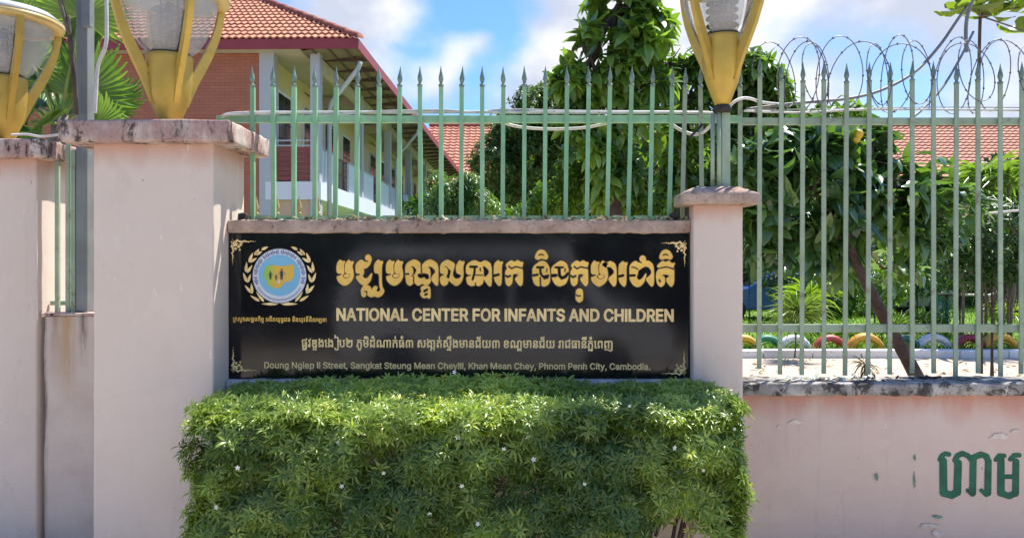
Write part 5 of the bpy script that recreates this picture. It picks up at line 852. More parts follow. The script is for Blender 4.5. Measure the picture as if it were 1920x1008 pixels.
# concertina coil
rw = thing('razor_wire', 'coiled razor wire standing along the top of the right fence', 'razor wire', (3.2, 4.87, 2.7))
wi = MB(); pts = []
n_t = 20; x0 = X(1440, 4.87)
zc = Z(140, 4.87); rad = .225
for k in range(n_t*28):
    t = k/28; a = 2*math.pi*t
    j = .03*math.sin(t*2.3); x = x0+t*.112-.105*(1+.25*math.sin(t*1.7))*math.cos(a)+.05*math.sin(t*1.3)
    r_ = rad*(1+.07*math.sin(t*3.7))
    pts.append(Vector((x, 4.87+.12*math.sin(a*.5+t), zc+j*.6+r_*math.sin(a))))
wi.tube(pts, .0034, 5); wi.build('coil_wire', m_wire, rw, True)
bb = MB()
for k in range(3, len(pts)-2, 3):
    p = pts[k]; d = (pts[k+1]-pts[k-1]).normalized(); s_ = d.cross(Vector((0, 1, 0)))
    if s_.length < .1: s_ = d.cross(Vector((1, 0, 0)))
    s_.normalize(); q = d.cross(s_)
    bb.add([p-d*.012, p+s_*.009, p+d*.012, p-s_*.009, p+q*.002], [(0, 1, 4), (1, 2, 4), (2, 3, 4), (3, 0, 4), (0, 3, 2, 1)])
tag(bb.build('barbs', m_wire, rw), kind='stuff')
cable('barb_strand', 'thin straight wire holding the razor coil above the rail', [P(1400, 206, 4.87), P(1550, 205, 4.87), P(1750, 201, 4.88), P(2040, 203, 4.88)], .003, m_wire, 'wire')
# ---------------------------------------------------------------- two-storey building
B0 = Vector((-3.68, 17, 0))
bl = thing('two_storey_building', 'two-storey building with terracotta hip roof, brick end wall and cream gallery behind the fence', 'building', B0)
bl.rotation_euler = (0, 0, -math.atan(.0202))
class LB(MB):                                   # boxes given in the building's own metres
    def build(s, name, mat, parent=None, smooth=False, bevel=0):
        par = parent or bl
        s.v = [tuple(Vector(p)+B0) for p in s.v]
        return MB.build(s, name, mat, par, smooth, bevel)
def lbox(name, mat, *b, parent=None, bevel=0): return LB().box(*b).build(name, mat, parent, bevel=bevel)
Wd, Dp, EZ, SL = 16.0, 26.0, 6.91, .61
lbox('brick_wall', m_brick, -14.8, -2.422, .36, .6, 0, 6.68)
lbox('fascia', m_fascia, -Wd, 0, 0, .04, EZ-.23, EZ)
lbox('fascia', m_fascia, -.04, 0, .041, Dp, EZ-.23, EZ)
lbox('fascia_joint', m_rafter, -3.61, -3.60, -.006, 0, EZ-.23, EZ)
lbox('soffit', m_soffit, -Wd+.1, -1.35, .041, Dp, 6.685, 6.70)
b_ = LB(); m_lining = plain('eave_boards', (.24, .17, .12), .8, .2, scale=2)
b_.add([(-1.349, .05, 6.64), (-.041, .05, EZ-.10), (-.041, Dp, EZ-.10), (-1.349, Dp, 6.64)], [(0, 1, 2, 3)]); b_.build('eave_lining', m_lining)
for k in range(1, 26):
    lbox('rafter', m_rafter, -1.34, -.045, k*1.0, k*1.0+.07, 6.66, 6.75)
for k in range(3): lbox('batten', m_rafter, -1.1+k*.36, -1.06+k*.36, .06, Dp, 6.655+k*.02, 6.665+k*.02)
# roof planes
rd = LB(); hw = Wd/2
rd.add([(0, 0, EZ), (0, Dp, EZ), (-hw, Dp-hw, EZ+SL*hw), (-hw, hw, EZ+SL*hw), (-Wd, 0, EZ), (-Wd, Dp, EZ)], [(0, 1, 2, 3), (4, 3, 2, 5), (1, 5, 2), (0, 3, 4)])
rd.v = [(x, y, z-.02) for x, y, z in rd.v]
roof = rd.build('roof', m_tile)
tl = LB(); step = .33*math.cos(math.atan(SL)); y = 0.0; k = 0
rjit = random.Random(5)
while y < hw-.3:
    y2 = y+step; xs = np.arange(-Wd+y2, -y+.001, .022); vs = []
    off = rjit.uniform(-.01, .01)
    for x in xs:
        ph = (x/.16) % 1; wv = .024*math.sin(math.pi*min(1, ph/.62)) if ph < .62 else -.010*math.sin(math.pi*(ph-.62)/.38)
        jj = rjit.uniform(-.003, .003) if ph < .14 else 0
        vs.append((x, y-.02+off*.5, EZ+SL*y+wv+.004)); vs.append((x, y-.02+off*.5, EZ+SL*y+wv+.038+jj)); vs.append((x, y2+.03, EZ+SL*(y2+.03)+wv*.9))
    n = len(xs); fs = []
    for i in range(n-1): fs += [(3*i, 3*i+3, 3*i+4, 3*i+1), (3*i+1, 3*i+4, 3*i+5, 3*i+2)]
    tl.add(vs, fs); y = y2; k += 1
rt = tl.build('roof_tiles', m_tile, None); rt['kind'] = 'stuff'
for k in range(26):
    s0 = k*.36; m = LB(); vs = []; fs = []
    for e, (s_, rr) in enumerate(((s0-.03, .115), (s0+.36, .095))):
        for q in range(7):
            a = math.pi*q/6; vs.append((-s_+math.cos(a)*rr*.72, s_+math.cos(a)*rr*.72, EZ+SL*s_+.02+math.sin(a)*rr*1.1))
    for q in range(6): fs.append((q, q+1, q+8, q+7))
    fs.append(tuple(range(7)))
    m.add(vs, fs); m.build('ridge_tile', m_ridge, None, True)
# gallery
FL = 3.66
lbox('column', m_column, -2.421, -2.08, .34, .62, 0, 6.684)
for k in range(6): lbox('column', m_column, -1.22, -1.0, .36+k*4.3, .6+k*4.3, 0, 6.684)
for k in range(1, 6): lbox('cross_beam', m_soffit, -2.27, -1.23, .42+k*4.3, .55+k*4.3, 6.35, 6.62)
lbox('edge_beam', m_soffit, -1.2, -1.03, .601, Dp-.2, 6.38, 6.625)
lbox('gallery_wall', m_cream, -2.48, -2.28, .63, Dp-.2, 0, 6.684)
lbox('floor_slab', m_bluewhite, -2.27, -.96, .33, Dp-.3, FL-.42, FL)
lbox('end_wall', m_tan, -2.07, -1.23, .42, .47, 0, FL-.43)
# front opening: slatted brown panel and rail
for k in range(7): lbox('panel_slat', m_slatwood, -2.075, -1.225, .40, .43, FL+.03+k*.115, FL+.03+k*.115+.105)
lbox('handrail', m_column, -2.075, -1.225, .39, .42, 4.50, 4.53); lbox('handrail', m_column, -2.075, -1.225, .39, .42, 4.62, 4.65)
for k in range(6):
    y0 = .601+k*4.3; y1 = min(.359+(k+1)*4.3, Dp-.4)
    a, b = y0+1.55, y0+2.75
    lbox('parapet_panel', m_bluewhite, -1.17, -1.05, y0, a, FL, FL+.82); lbox('parapet_panel', m_bluewhite, -1.17, -1.05, b, y1, FL, FL+.82)
    lbox('coping_strip', m_column, -1.19, -1.03, y0, a, FL+.82, FL+.86); lbox('coping_strip', m_column, -1.19, -1.03, b, y1, FL+.82, FL+.86)
    r = LB()
    for q in range(9): r.box(-1.12, -1.105, a+.02+q*.143, a+.035+q*.143, FL+.02, FL+.84)
    for q in range(3): r.box(-1.12, -1.10, a, b, FL+.03+q*.39, FL+.06+q*.39)
    r.build('balcony_railing', m_rafter)
    lbox('lower_column_rail', m_bluewhite, -1.2, -1.0, y0, y1, 0, 1.0)
# doors and windows on the cream wall
for k in range(12):
    y0 = 1.1+k*2.05; zt = 5.95; zb = FL+.02 if k % 3 == 0 else FL+.75
    fr = lbox('window' if k % 3 else 'door', m_white, -2.279, -2.23, y0-.07, y0+.97, zb, zt+.07)
    for q in range(2):
        lbox('pane', m_window, -2.229, -2.215, y0+.02+q*.45, y0+.42+q*.45, zb+.08, zt-.02, parent=fr)
    for q in range(5): lbox('bar', m_rafter, -2.214, -2.205, y0, y0+.9, zb+.3+q*.42, zb+.325+q*.42, parent=fr)
# down-pipes from the side gutter
for (yy, x_in, z0_) in ((.45, -.92, 6.62), (9.2, -.92, 6.62)):
    m = LB(); m.tube([(-.06, yy, 6.50), (-.10, yy+.02, 6.36), (-.5, yy+.25, 5.98), (-.86, yy+.45, 5.66), (-.93, yy+.5, 5.45), (-.93, yy+.5, 0)], .055, 10); m.build('downpipe', m_column, None, True)
# ---------------------------------------------------------------- far building
fb = thing('far_building', 'long low house far behind the garden with a wide terracotta roof', 'building', (10, 47, 0))
def fbx(n, mt, *b): return MB().box(*b).build(n, mt, fb)
fbx('wall', m_tan, -5.5, 38, 46, 53, 0, 6.9)
rf = MB(); ze, zr = 6.6, 11.35
rf.add([(-6.2, 45, ze), (39, 45, ze), (39, 51.5, zr), (-6.2, 51.5, zr), (39, 58, ze), (-6.2, 58, ze)], [(0, 1, 2, 3), (3, 2, 4, 5), (0, 3, 5), (1, 4, 2)])
rf.build('roof', m_tile_far, fb)
tr = MB(); n = 19
for k in range(n):
    y0 = 45+6.5*k/n; y1 = 45+6.5*(k+1)/n; za = ze+(zr-ze)*k/n; zb_ = ze+(zr-ze)*(k+1)/n
    xs = np.arange(-6.2, 39, .14); vs = []; fs = []
    for i, x in enumerate(xs):
        wv = .03*math.sin(x/.3*math.pi*2/1.4)
        vs += [(x, y0-.03, za+.01+wv), (x, y0-.03, za+.10+wv), (x, y1, zb_+.02+wv)]
    for i in range(len(xs)-1): fs += [(3*i, 3*i+3, 3*i+4, 3*i+1), (3*i+1, 3*i+4, 3*i+5, 3*i+2)]
    tr.add(vs, fs)
o = tr.build('roof_tiles', m_tile_far, fb); o['kind'] = 'stuff'
MB().tube([(-6.2, 51.5, zr+.05), (39, 51.5, zr+.05)], .16, 8).build('ridge', m_ridge, fb)
for k in range(12):
    f_ = fbx('window', m_white, -3+k*3.4, -1.6+k*3.4, 45.94, 45.999, 2.8, 4.4); MB().box(-2.9+k*3.4, -1.7+k*3.4, 45.92, 45.939, 2.9, 4.3).build('pane', m_window, f_)
# garden wall at the back of the lawn
gw = thing('garden_wall', 'dim grey garden wall at the back of the lawn behind the planting', 'wall', (14, 33, 0))
MB().box(-3, 40, 33, 33.2, 0, 2.4).build('wall_panel', m_ledge, gw)

# ---------------------------------------------------------------- cars
def car(name, label, L_, Wc, prof, glass, belt, col, loc, rz, wheel_r=.32, wx=None):
    """side profile (x, z) polygon swept across the width with tumblehome; windows, wheels, lights as parts"""
    t = thing(name, label, 'car', loc); t.rotation_euler = (0, 0, rz)
    base = Vector(loc)
    paint = plain(name+'_paint', col, .25, .04, coat=.8, scale=2)
    m = MB(); n = len(prof)
    def half(z): return Wc/2*(1-.16*max(0, z-belt)) if z > belt else Wc/2*(.97 if z < .35 else 1)
    secs = []
    for sgn in (-1, 1): secs.append([(x, sgn*half(z), z) for x, z in prof])
    ins = []
    m.add(secs[0]+secs[1], [tuple(range(n)), tuple(reversed(range(n, 2*n)))]+[(i, i+n, (i+1) % n+n, (i+1) % n) for i in range(n)])
    m.v = [tuple(Vector(v)+base) for v in m.v]
    m.build('body', paint, t, bevel=.05)
    for sgn in (-1, 1):
        for gpoly in glass:
            g_ = MB(); k = len(gpoly)
            a = [(x, sgn*(half(z)+.012), z) for x, z in gpoly]; b = [(x, sgn*(half(z)-.02), z) for x, z in gpoly]
            g_.add(a+b, [tuple(range(k)), tuple(reversed(range(k, 2*k)))]+[(i, i+k, (i+1) % k+k, (i+1) % k) for i in range(k)])
            g_.v = [tuple(Vector(v)+base) for v in g_.v]; g_.build('side_window', m_window, t)
    for i in range(n):                                  # windscreen and rear window on the sloped faces
        a, b = prof[i], prof[(i+1) % n]
        if min(a[1], b[1]) >= belt-.05 and abs(a[1]-b[1]) > .3:
            q = MB(); nx_, nz_ = (b[1]-a[1]), -(b[0]-a[0]); ll = math.hypot(nx_, nz_); cx_ = sum(p[0] for p in prof)/n
            s_ = 1 if ((a[0]+b[0])/2-cx_)*nx_ > 0 else -1; ox_, oz_ = s_*nx_/ll*.014, s_*nz_/ll*.014
            pa = (a[0]*.9+b[0]*.1+ox_, a[1]*.9+b[1]*.1+oz_); pb = (a[0]*.1+b[0]*.9+ox_, a[1]*.1+b[1]*.9+oz_)
            q.add([(pa[0], -half(pa[1])*.88, pa[1]), (pb[0], -half(pb[1])*.88, pb[1]), (pb[0], half(pb[1])*.88, pb[1]), (pa[0], half(pa[1])*.88, pa[1])], [(0, 1, 2, 3)])
            q.v = [tuple(Vector(v)+base) for v in q.v]; q.build('windscreen', m_window, t)
    for x in (wx or (-L_*.31, L_*.31)):
        for sgn in (-1, 1):
            w_ = MB(); vs = []
            prof_w = [(.14, -.09), (wheel_r*.62, -.10), (wheel_r*.93, -.10), (wheel_r, -.06), (wheel_r, .06), (wheel_r*.93, .10), (wheel_r*.62, .10), (.14, .09)]
            q = MB().lathe(prof_w, n=28); w_.v = [tuple(base+Vector((x+a, sgn*(Wc/2-.10)+c, wheel_r+b))) for a, b, c in q.v]; w_.f = q.f
            wo = w_.build('wheel', m_black, t, True)
            q = MB().lathe([(.02, -.115), (.05, -.118), (wheel_r*.55, -.105), (wheel_r*.6, -.09), (wheel_r*.6, .09), (wheel_r*.55, .105), (.05, .118), (.02, .115)], n=20); r_ = MB(); r_.v = [tuple(base+Vector((x+a, sgn*(Wc/2-.10)+c, wheel_r+b))) for a, b, c in q.v]; r_.f = q.f
            r_.build('rim', m_steel, wo, True)
    for sgn in (-1, 1):
        MB().box(base.x+L_/2-.06, base.x+L_/2+.02, base.y+sgn*Wc*.36-.16, base.y+sgn*Wc*.36+.16, .62, .78).build('headlight', m_milk, t, bevel=.02)
        MB().box(base.x-L_/2-.02, base.x-L_/2+.06, base.y+sgn*Wc*.40-.10, base.y+sgn*Wc*.40+.10, .75, .98).build('tail_light', m_fascia, t, bevel=.02)
    MB().box(base.x-L_/2-.03, base.x-L_/2+.05, base.y-Wc*.46, base.y+Wc*.46, .36, .56).build('bumper', m_black, t, bevel=.03)
    MB().box(base.x+L_/2-.05, base.x+L_/2+.03, base.y-Wc*.46, base.y+Wc*.46, .30, .52).build('bumper', m_black, t, bevel=.03)
    return t
sedan = [(-2.1, .30), (-2.1, .85), (-1.95, .95), (-1.35, 1.0), (-.85, 1.40), (.25, 1.42), (.95, .98), (1.85, .84), (2.1, .62), (2.1, .30)]
sg = [[(-1.2, 1.0), (-.82, 1.34), (-.35, 1.36), (-.35, 1.0)], [(-.28, 1.0), (-.28, 1.36), (.2, 1.36), (.72, 1.0)]]
car('parked_car', 'blue car parked in the shade beyond the lawn just right of the narrow pillar', 4.2, 1.7, sedan, sg, .95, (.05, .13, .42), (X(1452, 23), 23, .05), R(172))
car('parked_car', 'dark grey car parked beyond the lawn behind the leaning trunk', 4.2, 1.7, sedan, sg, .95, (.10, .10, .13), (X(1672, 24), 24.5, .05), R(12))
van = [(-2.4, .35), (-2.45, 1.0), (-2.25, 1.85), (-2.0, 1.98), (.9, 1.98), (1.55, 1.18), (2.3, .98), (2.45, .7), (2.45, .35)]
vg = [[(-2.05, 1.15), (-1.98, 1.80), (-.95, 1.82), (-.95, 1.15)], [(-.85, 1.15), (-.85, 1.82), (.1, 1.82), (.1, 1.15)], [(.2, 1.15), (.2, 1.82), (.82, 1.80), (1.3, 1.15)]]
car('parked_van', 'silver van parked on the street facing the sign, seen only as a faint reflection', 4.9, 1.85, van, vg, 1.1, (.78, .79, .80), (-.2, -2.2, -.01), R(3), .36)
# ---------------------------------------------------------------- half-buried tyres along the kerb
def half_tyre(label, px, Y, r, col, squash=1):
    t = thing('half_tyre', label, 'tyre', (X(px, Y), Y, .05), group='painted half tyres along the garden kerb')
    mt = plain('tyre_paint', col, .55, .14, scale=8, dirt=(.10, .08, .06), dirt_amt=.4)
    m = MB(); n, k_ = 26, 12; vs = []; fs = []
    for i in range(n+1):
        a = math.pi*i/n
        for k in range(k_):
            b = 2*math.pi*k/k_; rr = r*.80+math.cos(b)*r*.20; w_ = math.sin(b)*r*.32
            tread = 1+(.012 if i % 2 and math.cos(b) > .5 else 0)
            vs.append((X(px, Y)+math.cos(a)*rr*tread, Y+w_, .04+math.sin(a)*rr*tread*squash))
    for i in range(n):
        for k in range(k_): fs.append((i*k_+k, i*k_+(k+1) % k_, (i+1)*k_+(k+1) % k_, (i+1)*k_+k))
    m.add(vs, fs); m.build('tread', mt, t, True)
    m2 = MB(); m2.tube([(X(px, Y)+math.cos(math.pi*q/16)*r*.55, Y-r*.30, .04+math.sin(math.pi*q/16)*r*.55*squash) for q in range(17)], r*.035, 6); m2.build('bead_rim', mt, t, True)
TG, TW, TR, TY = (.03, .20, .11), (.66, .67, .68), (.42, .06, .045), (.62, .36, .03)
for px, c, lab, r in ((1393, TY, 'yellow half tyre partly hidden by the narrow pink pillar', .33), (1437, TG, 'bright green half tyre with lawn showing through it', .33), (1489, TW, 'white half tyre behind the strappy plant, left of the red one', .33), (1556, TR, 'red half tyre between the white and the orange-yellow one', .33), (1622, (.66, .33, .03), 'orange-yellow half tyre left of the leaning trunk', .36), (1694, (.02, .12, .09), 'dark green half tyre in shade right of the leaning trunk', .33), (1750, TW, 'white half tyre in the clear right of the leaning trunk', .35), (1817, (.30, .03, .04), 'dark red half tyre between white and yellow at the right', .34), (1873, TY, 'yellow half tyre near the right edge of the photo', .37), (1940, TG, 'green half tyre just outside the right edge', .33)):
    half_tyre(lab, px, 14.15, r*1.02, c)
# ---------------------------------------------------------------- garden furniture at the right
Yt = 17.5
tb = thing('garden_table', 'dark table with a pale bowed edge under the plants at the right', 'table', (X(1815, Yt), Yt, .05))
m = MB(); m.tube([(X(1765, Yt), Yt, Z(548, Yt)), (X(1772, Yt), Yt-.1, Z(551, Yt)), (X(1800, Yt), Yt-.2, Z(552, Yt)), (X(1845, Yt), Yt-.2, Z(552, Yt)), (X(1866, Yt), Yt-.1, Z(547, Yt)), (X(1872, Yt), Yt, Z(544, Yt))], .022, 8); m.build('edge', m_white, tb, True)
MB().box(X(1768, Yt), X(1868, Yt), Yt-.15, Yt+.5, Z(552, Yt)-.02, Z(552, Yt)+.012).build('table_top', m_bark, tb)
for px in (1775, 1862):
    for dy in (0, .45): MB().box(X(px, Yt)-.03, X(px, Yt)+.03, Yt+dy-.03, Yt+dy+.03, .05, Z(552, Yt)-.021).build('leg', m_bark, tb)
m_gscroll = plain('green_scrollwork', (.04, .22, .15), .5, .2)
cb = thing('scroll_panel', 'green scrollwork metal panel left of the dark garden table', 'panel', (X(1775, 16.8), 16.8, .05))
Ys = 16.8
for px in (1757, 1792): MB().box(X(px, Ys)-.015, X(px, Ys)+.015, Ys-.015, Ys+.015, .05, Z(545, Ys)).build('post', m_gscroll, cb)
for (px, py) in ((1766, 565), (1783, 565), (1766, 588), (1783, 588), (1774, 577), (1774, 603)):
    m = MB(); c_ = P(px, py, Ys)
    m.tube([(c_.x+math.cos(q*.5)*.10*(1-q/26), Ys, c_.z+math.sin(q*.5)*.13*(1-q/26)) for q in range(22)], .013, 6); m.build('scroll', m_gscroll, cb, True)
hp = thing('hoop', 'thin yellowish hoop standing in the grass left of the scrollwork panel', 'hoop', (X(1752, 16.5), 16.5, .05))
c_ = P(1751, 597, 16.5); MB().tube([(c_.x+math.cos(q*.2618)*.18, 16.5, c_.z+math.sin(q*.2618)*.18) for q in range(25)], .012, 6, False).build('ring', plain('hoop_paint', (.42, .40, .16), .5), hp, True)
MB().box(c_.x-.008, c_.x+.008, 16.5, 16.52, .04, c_.z-.17).build('stake', m_bark, hp)
pt = thing('boundary_stake', 'slim pale green stake standing in the lawn right of the leaning trunk', 'stake', (X(1731, 19), 19, .05))
MB().box(X(1731, 19)-.02, X(1731, 19)+.02, 18.98, 19.02, .05, Z(512, 19)).build('stake', m_green_old, pt)
# litter on the right coping: pale plastic scraps
# ================================================================ foliage
def leaf_batch(name, mat, Pp, D, Nn, Lg, Wd_, tint, tmpl, parent=None, kind='stuff', at=None):
    """one mesh of many leaves. Pp base points, D leaf direction, Nn up-normal, sizes; tmpl = (verts (u,v,w), faces)"""
    tv, tf = tmpl; tv = np.array(tv, float); n = len(Pp); k = len(tv)
    D = D/np.linalg.norm(D, axis=1, keepdims=True); S = np.cross(D, Nn); S /= np.linalg.norm(S, axis=1, keepdims=True)+1e-9; Nn = np.cross(S, D)
    V = Pp[:, None, :]+D[:, None, :]*(tv[:, 0][None, :, None]*Lg[:, None, None])+S[:, None, :]*(tv[:, 1][None, :, None]*Wd_[:, None, None])+Nn[:, None, :]*(tv[:, 2][None, :, None]*Lg[:, None, None])
    off = np.array(wpos(parent)) if parent else np.zeros(3)
    V = V.reshape(-1, 3)-off
    me = bpy.data.meshes.new(name); me.vertices.add(len(V)); me.vertices.foreach_set('co', V.astype(np.float32).ravel())
    fl = [len(f) for f in tf]; nf = len(tf); idx = np.concatenate([np.array(f) for f in tf])
    loops = (idx[None, :]+np.arange(n)[:, None]*k).ravel(); me.loops.add(len(loops)); me.loops.foreach_set('vertex_index', loops.astype(np.int32))
    ls = np.concatenate([[0], np.cumsum(np.tile(fl, n))[:-1]]); me.polygons.add(nf*n); me.polygons.foreach_set('loop_start', ls.astype(np.int32))
    me.update(calc_edges=True)
    a = me.attributes.new('tint', 'FLOAT', 'POINT'); a.data.foreach_set('value', np.repeat(tint, k).astype(np.float32))
    me.materials.append(mat); o = link(name, me, parent)
    if kind: o['kind'] = kind
    return o
LANCE = ([(0, 0, 0), (.35, -.5, -.02), (.35, 0, -.05), (.35, .5, -.02), (.72, -.36, -.15), (.72, 0, -.19), (.72, .36, -.15), (1, 0, -.44)], [(0, 1, 2), (0, 2, 3), (1, 4, 5, 2), (2, 5, 6, 3), (4, 7, 5), (5, 7, 6)])
OVATE = ([(0, 0, 0), (.12, 0, .01), (.12, -.22, .04), (.12, .22, .04), (.38, 0, .0), (.38, -.5, .07), (.38, .5, .07), (.68, 0, -.07), (.68, -.42, -.02), (.68, .42, -.02), (.88, 0, -.15), (.88, -.2, -.13), (.88, .2, -.13), (1, 0, -.22)],
         [(0, 2, 1), (0, 1, 3), (2, 5, 4, 1), (1, 4, 6, 3), (5, 8, 7, 4), (4, 7, 9, 6), (8, 11, 10, 7), (7, 10, 12, 9), (11, 13, 10), (10, 13, 12)])
OBOV = ([(0, 0, 0), (.2, -.12, .02), (.2, 0, 0), (.2, .12, .02), (.55, -.42, .05), (.55, 0, -.02), (.55, .42, .05), (.85, -.46, -.02), (.85, 0, -.07), (.85, .46, -.02), (1, -.16, -.10), (1, .16, -.10)],
        [(0, 1, 2), (0, 2, 3), (1, 4, 5, 2), (2, 5, 6, 3), (4, 7, 8, 5), (5, 8, 9, 6), (7, 10, 8), (8, 10, 11), (8, 11, 9)])
DIAM = ([(0, 0, 0), (.45, -.5, .03), (.45, .5, .03), (1, 0, -.1), (.45, 0, -.03)], [(0, 1, 4), (0, 4, 2), (1, 3, 4), (4, 3, 2)])
def unit(v): return v/(np.linalg.norm(v, axis=1, keepdims=True)+1e-9)
def rdir(n): return unit(rng.normal(size=(n, 3)))
# ---------------- hedge
hd = thing('hedge', 'clipped leafy hedge with tiny white star flowers in front of the black sign', 'hedge', (-.28, 4.3, .12))
HX0, HX1, HY0, HY1, HT = -1.80, 1.24, 3.98, 4.60, .965
def hedge_pts():
    out = []
    def nz(x, z, f=2.4, s=0): return mnoise.noise(Vector((x*f+s, z*f, s*1.7)))
    def surf_y(x, z):                                       # front face bulges
        e = min(1, (x-HX0)/.18, (HX1-x)/.18); e = max(0, e)
        y = HY0+.05*(1-e)**2*3+.09*nz(x, z, 2.6)+.08*nz(x, z, 7, 3)+max(0, (z-.86))*.55
        return y
    for layer in range(3):
        n = 3100
        for _ in range(n):
            x = rng.uniform(HX0-.03, HX1+.03); z = rng.uniform(.12, HT-.02)
            wob = .11*nz(0, z, 4, 8)+.02+.10*max(0, .35-abs(z-.2))*0; 
            if x < HX0+.05+wob*1.5 or x > HX1-.04+wob*1.2: continue
            gap = nz(x, z, 2.6, 5)+.55*max(0, (x-.35)/.9)*max(0, min(1, (.62-z)/.3))
            if x > .25 and gap > .34 and rng.random() < (.97 if gap > .42 else .7): continue
            if layer == 0 and nz(x, z, 6, 11) < -.10: continue
            if layer == 1 and nz(x, z, 6, 11) < -.34: continue
            out.append((x, surf_y(x, z)+layer*.06+rng.uniform(-.025, .03), z, 0, -1, .35+rng.uniform(-.2, .5), z))
    for layer in range(2):
        for _ in range(3000):
            x = rng.uniform(HX0+.0, HX1); y = rng.uniform(HY0+.02, HY1-.01)
            t = (y-HY0)/(HY1-HY0); z = HT-.10*(1-t)**2-.01+.035*nz(x, y, 3, 2)+.02*nz(x, y, 9, 4)-layer*.05+rng.uniform(-.02, .02)
            ex = max(0, .10-min(x-HX0, HX1-x))/.10; z -= .05*ex
            z += .05*math.exp(-((x+.65)/.7)**2)*t-.01
            out.append((x, y, z, 0, -.35, 1, z+.1))
    for side, sx in ((HX0+.03, -1), (HX1-.02, 1)):
        for _ in range(1500):
            y = rng.uniform(HY0, HY1); z = rng.uniform(.12, HT-.03)
            x = side+.06*nz(y, z, 4, 8)+.02*nz(y, z, 9)+rng.uniform(-.05, .02)*sx+.0
            if nz(y, z, 3, 1) > .35: continue
            out.append((x, y, z, sx, -.4, .4, z))
    return np.array(out)
hp_ = hedge_pts(); rng.shuffle(hp_)
def whorls(C, nd, nl, L0, W0, tb, tj=.12, spread=(.15, .75)):
    n = len(C); PP, DD, NN, LL, WW, TT = [], [], [], [], [], []
    nd = unit(nd); a = unit(np.cross(nd, rdir(n))); b = np.cross(nd, a)
    wt = rng.normal(0, tj, n); ws = rng.uniform(.75, 1.25, n)
    for k in range(nl):
        w = 2*math.pi*k/nl+rng.uniform(0, .8, n); rad = a*np.cos(w)[:, None]+b*np.sin(w)[:, None]
        el = rng.uniform(*spread, n)
        d = unit(rad*(1-el*.6)[:, None]+nd*el[:, None]); d[:, 2] += .05
        PP.append(C+d*.004); DD.append(d); NN.append(unit(nd-d*np.sum(nd*d, axis=1, keepdims=True)+rdir(n)*.12))
        l = L0*ws*rng.uniform(.75, 1.2, n); LL.append(l); WW.append(W0*ws*rng.uniform(.8, 1.2, n)); TT.append(np.clip(tb+wt+rng.normal(0, .06, n), 0, 1))
    return [np.concatenate(q) for q in (PP, DD, NN, LL, WW, TT)]
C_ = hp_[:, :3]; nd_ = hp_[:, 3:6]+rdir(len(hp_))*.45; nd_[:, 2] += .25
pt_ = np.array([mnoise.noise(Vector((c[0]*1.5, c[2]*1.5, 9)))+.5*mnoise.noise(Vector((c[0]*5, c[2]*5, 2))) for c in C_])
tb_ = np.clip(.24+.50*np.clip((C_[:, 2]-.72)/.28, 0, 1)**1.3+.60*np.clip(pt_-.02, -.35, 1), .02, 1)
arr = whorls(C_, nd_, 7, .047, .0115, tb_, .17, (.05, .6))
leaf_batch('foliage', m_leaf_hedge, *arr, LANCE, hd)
br = MB()
for k in range(34):
    x0_ = rng.uniform(HX0+.3, HX1-.25); y0_ = rng.uniform(4.2, 4.45); p = Vector((x0_, y0_, .1)); pts = [p.copy()]; d = Vector((rng.uniform(-.35, .35), rng.uniform(-.2, .1), 1))
    for q in range(6):
        p = p+d.normalized()*.105; d += Vector((rng.uniform(-.35, .35), rng.uniform(-.3, .2), 0)); pts.append(p.copy())
        if q > 1:
            e = Vector((rng.uniform(-1, 1), rng.uniform(-1, .3), .8)).normalized(); br.tube([p, p+e*.10, p+e*.2+Vector((0, 0, .03))], [.005, .0035, .002], 5)
    br.tube(pts, [.012, .011, .010, .008, .007, .006, .005], 6)
for q in range(3):                                       # the bare fork seen through the thin part
    br.tube([(.66+q*.03, 4.22, .12), (.64+q*.05, 4.19, .30), (.60+q*.10, 4.16, .44), (.57+q*.13, 4.13, .60)], [.016, .013, .010, .006], 7)
br.build('branches', m_bark, hd, True)
fm_ = MB()
for k in range(5):
    a = k*1.2566; c_, s_ = math.cos(a), math.sin(a)
    fm_.add([(0, 0, .002), (c_*.010-s_*.005, -.003, s_*.010+c_*.005), (c_*.019, -.001, s_*.019), (c_*.010+s_*.005, -.003, s_*.010-c_*.005)], [(0, 1, 2, 3)])
m_petal = plain('white_petal', (.82, .83, .80), .5, .03); fme = fm_.mesh('flower', m_petal)
for (px, py) in ((635, 828), (447, 875), (642, 910), (407, 949), (858, 818), (866, 909), (1000, 860), (896, 980), (945, 840), (852, 697), (990, 818), (1264, 838), (1376, 803), (560, 985), (1096, 905), (806, 962), (720, 885), (1180, 760), (1318, 880)):
    Yf = 3.955+max(0, (Z(py, 4.0)-.86))*.55
    if py < 760: Yf = 4.3
    o = link('flower', fme, hd, (X(px, Yf), Yf-.01, Z(py, Yf))); o.rotation_euler = (rng.uniform(-.5, .2), rng.uniform(0, 3), rng.uniform(-.4, .4)); s_ = rng.uniform(.55, .9); o.scale = (s_,)*3

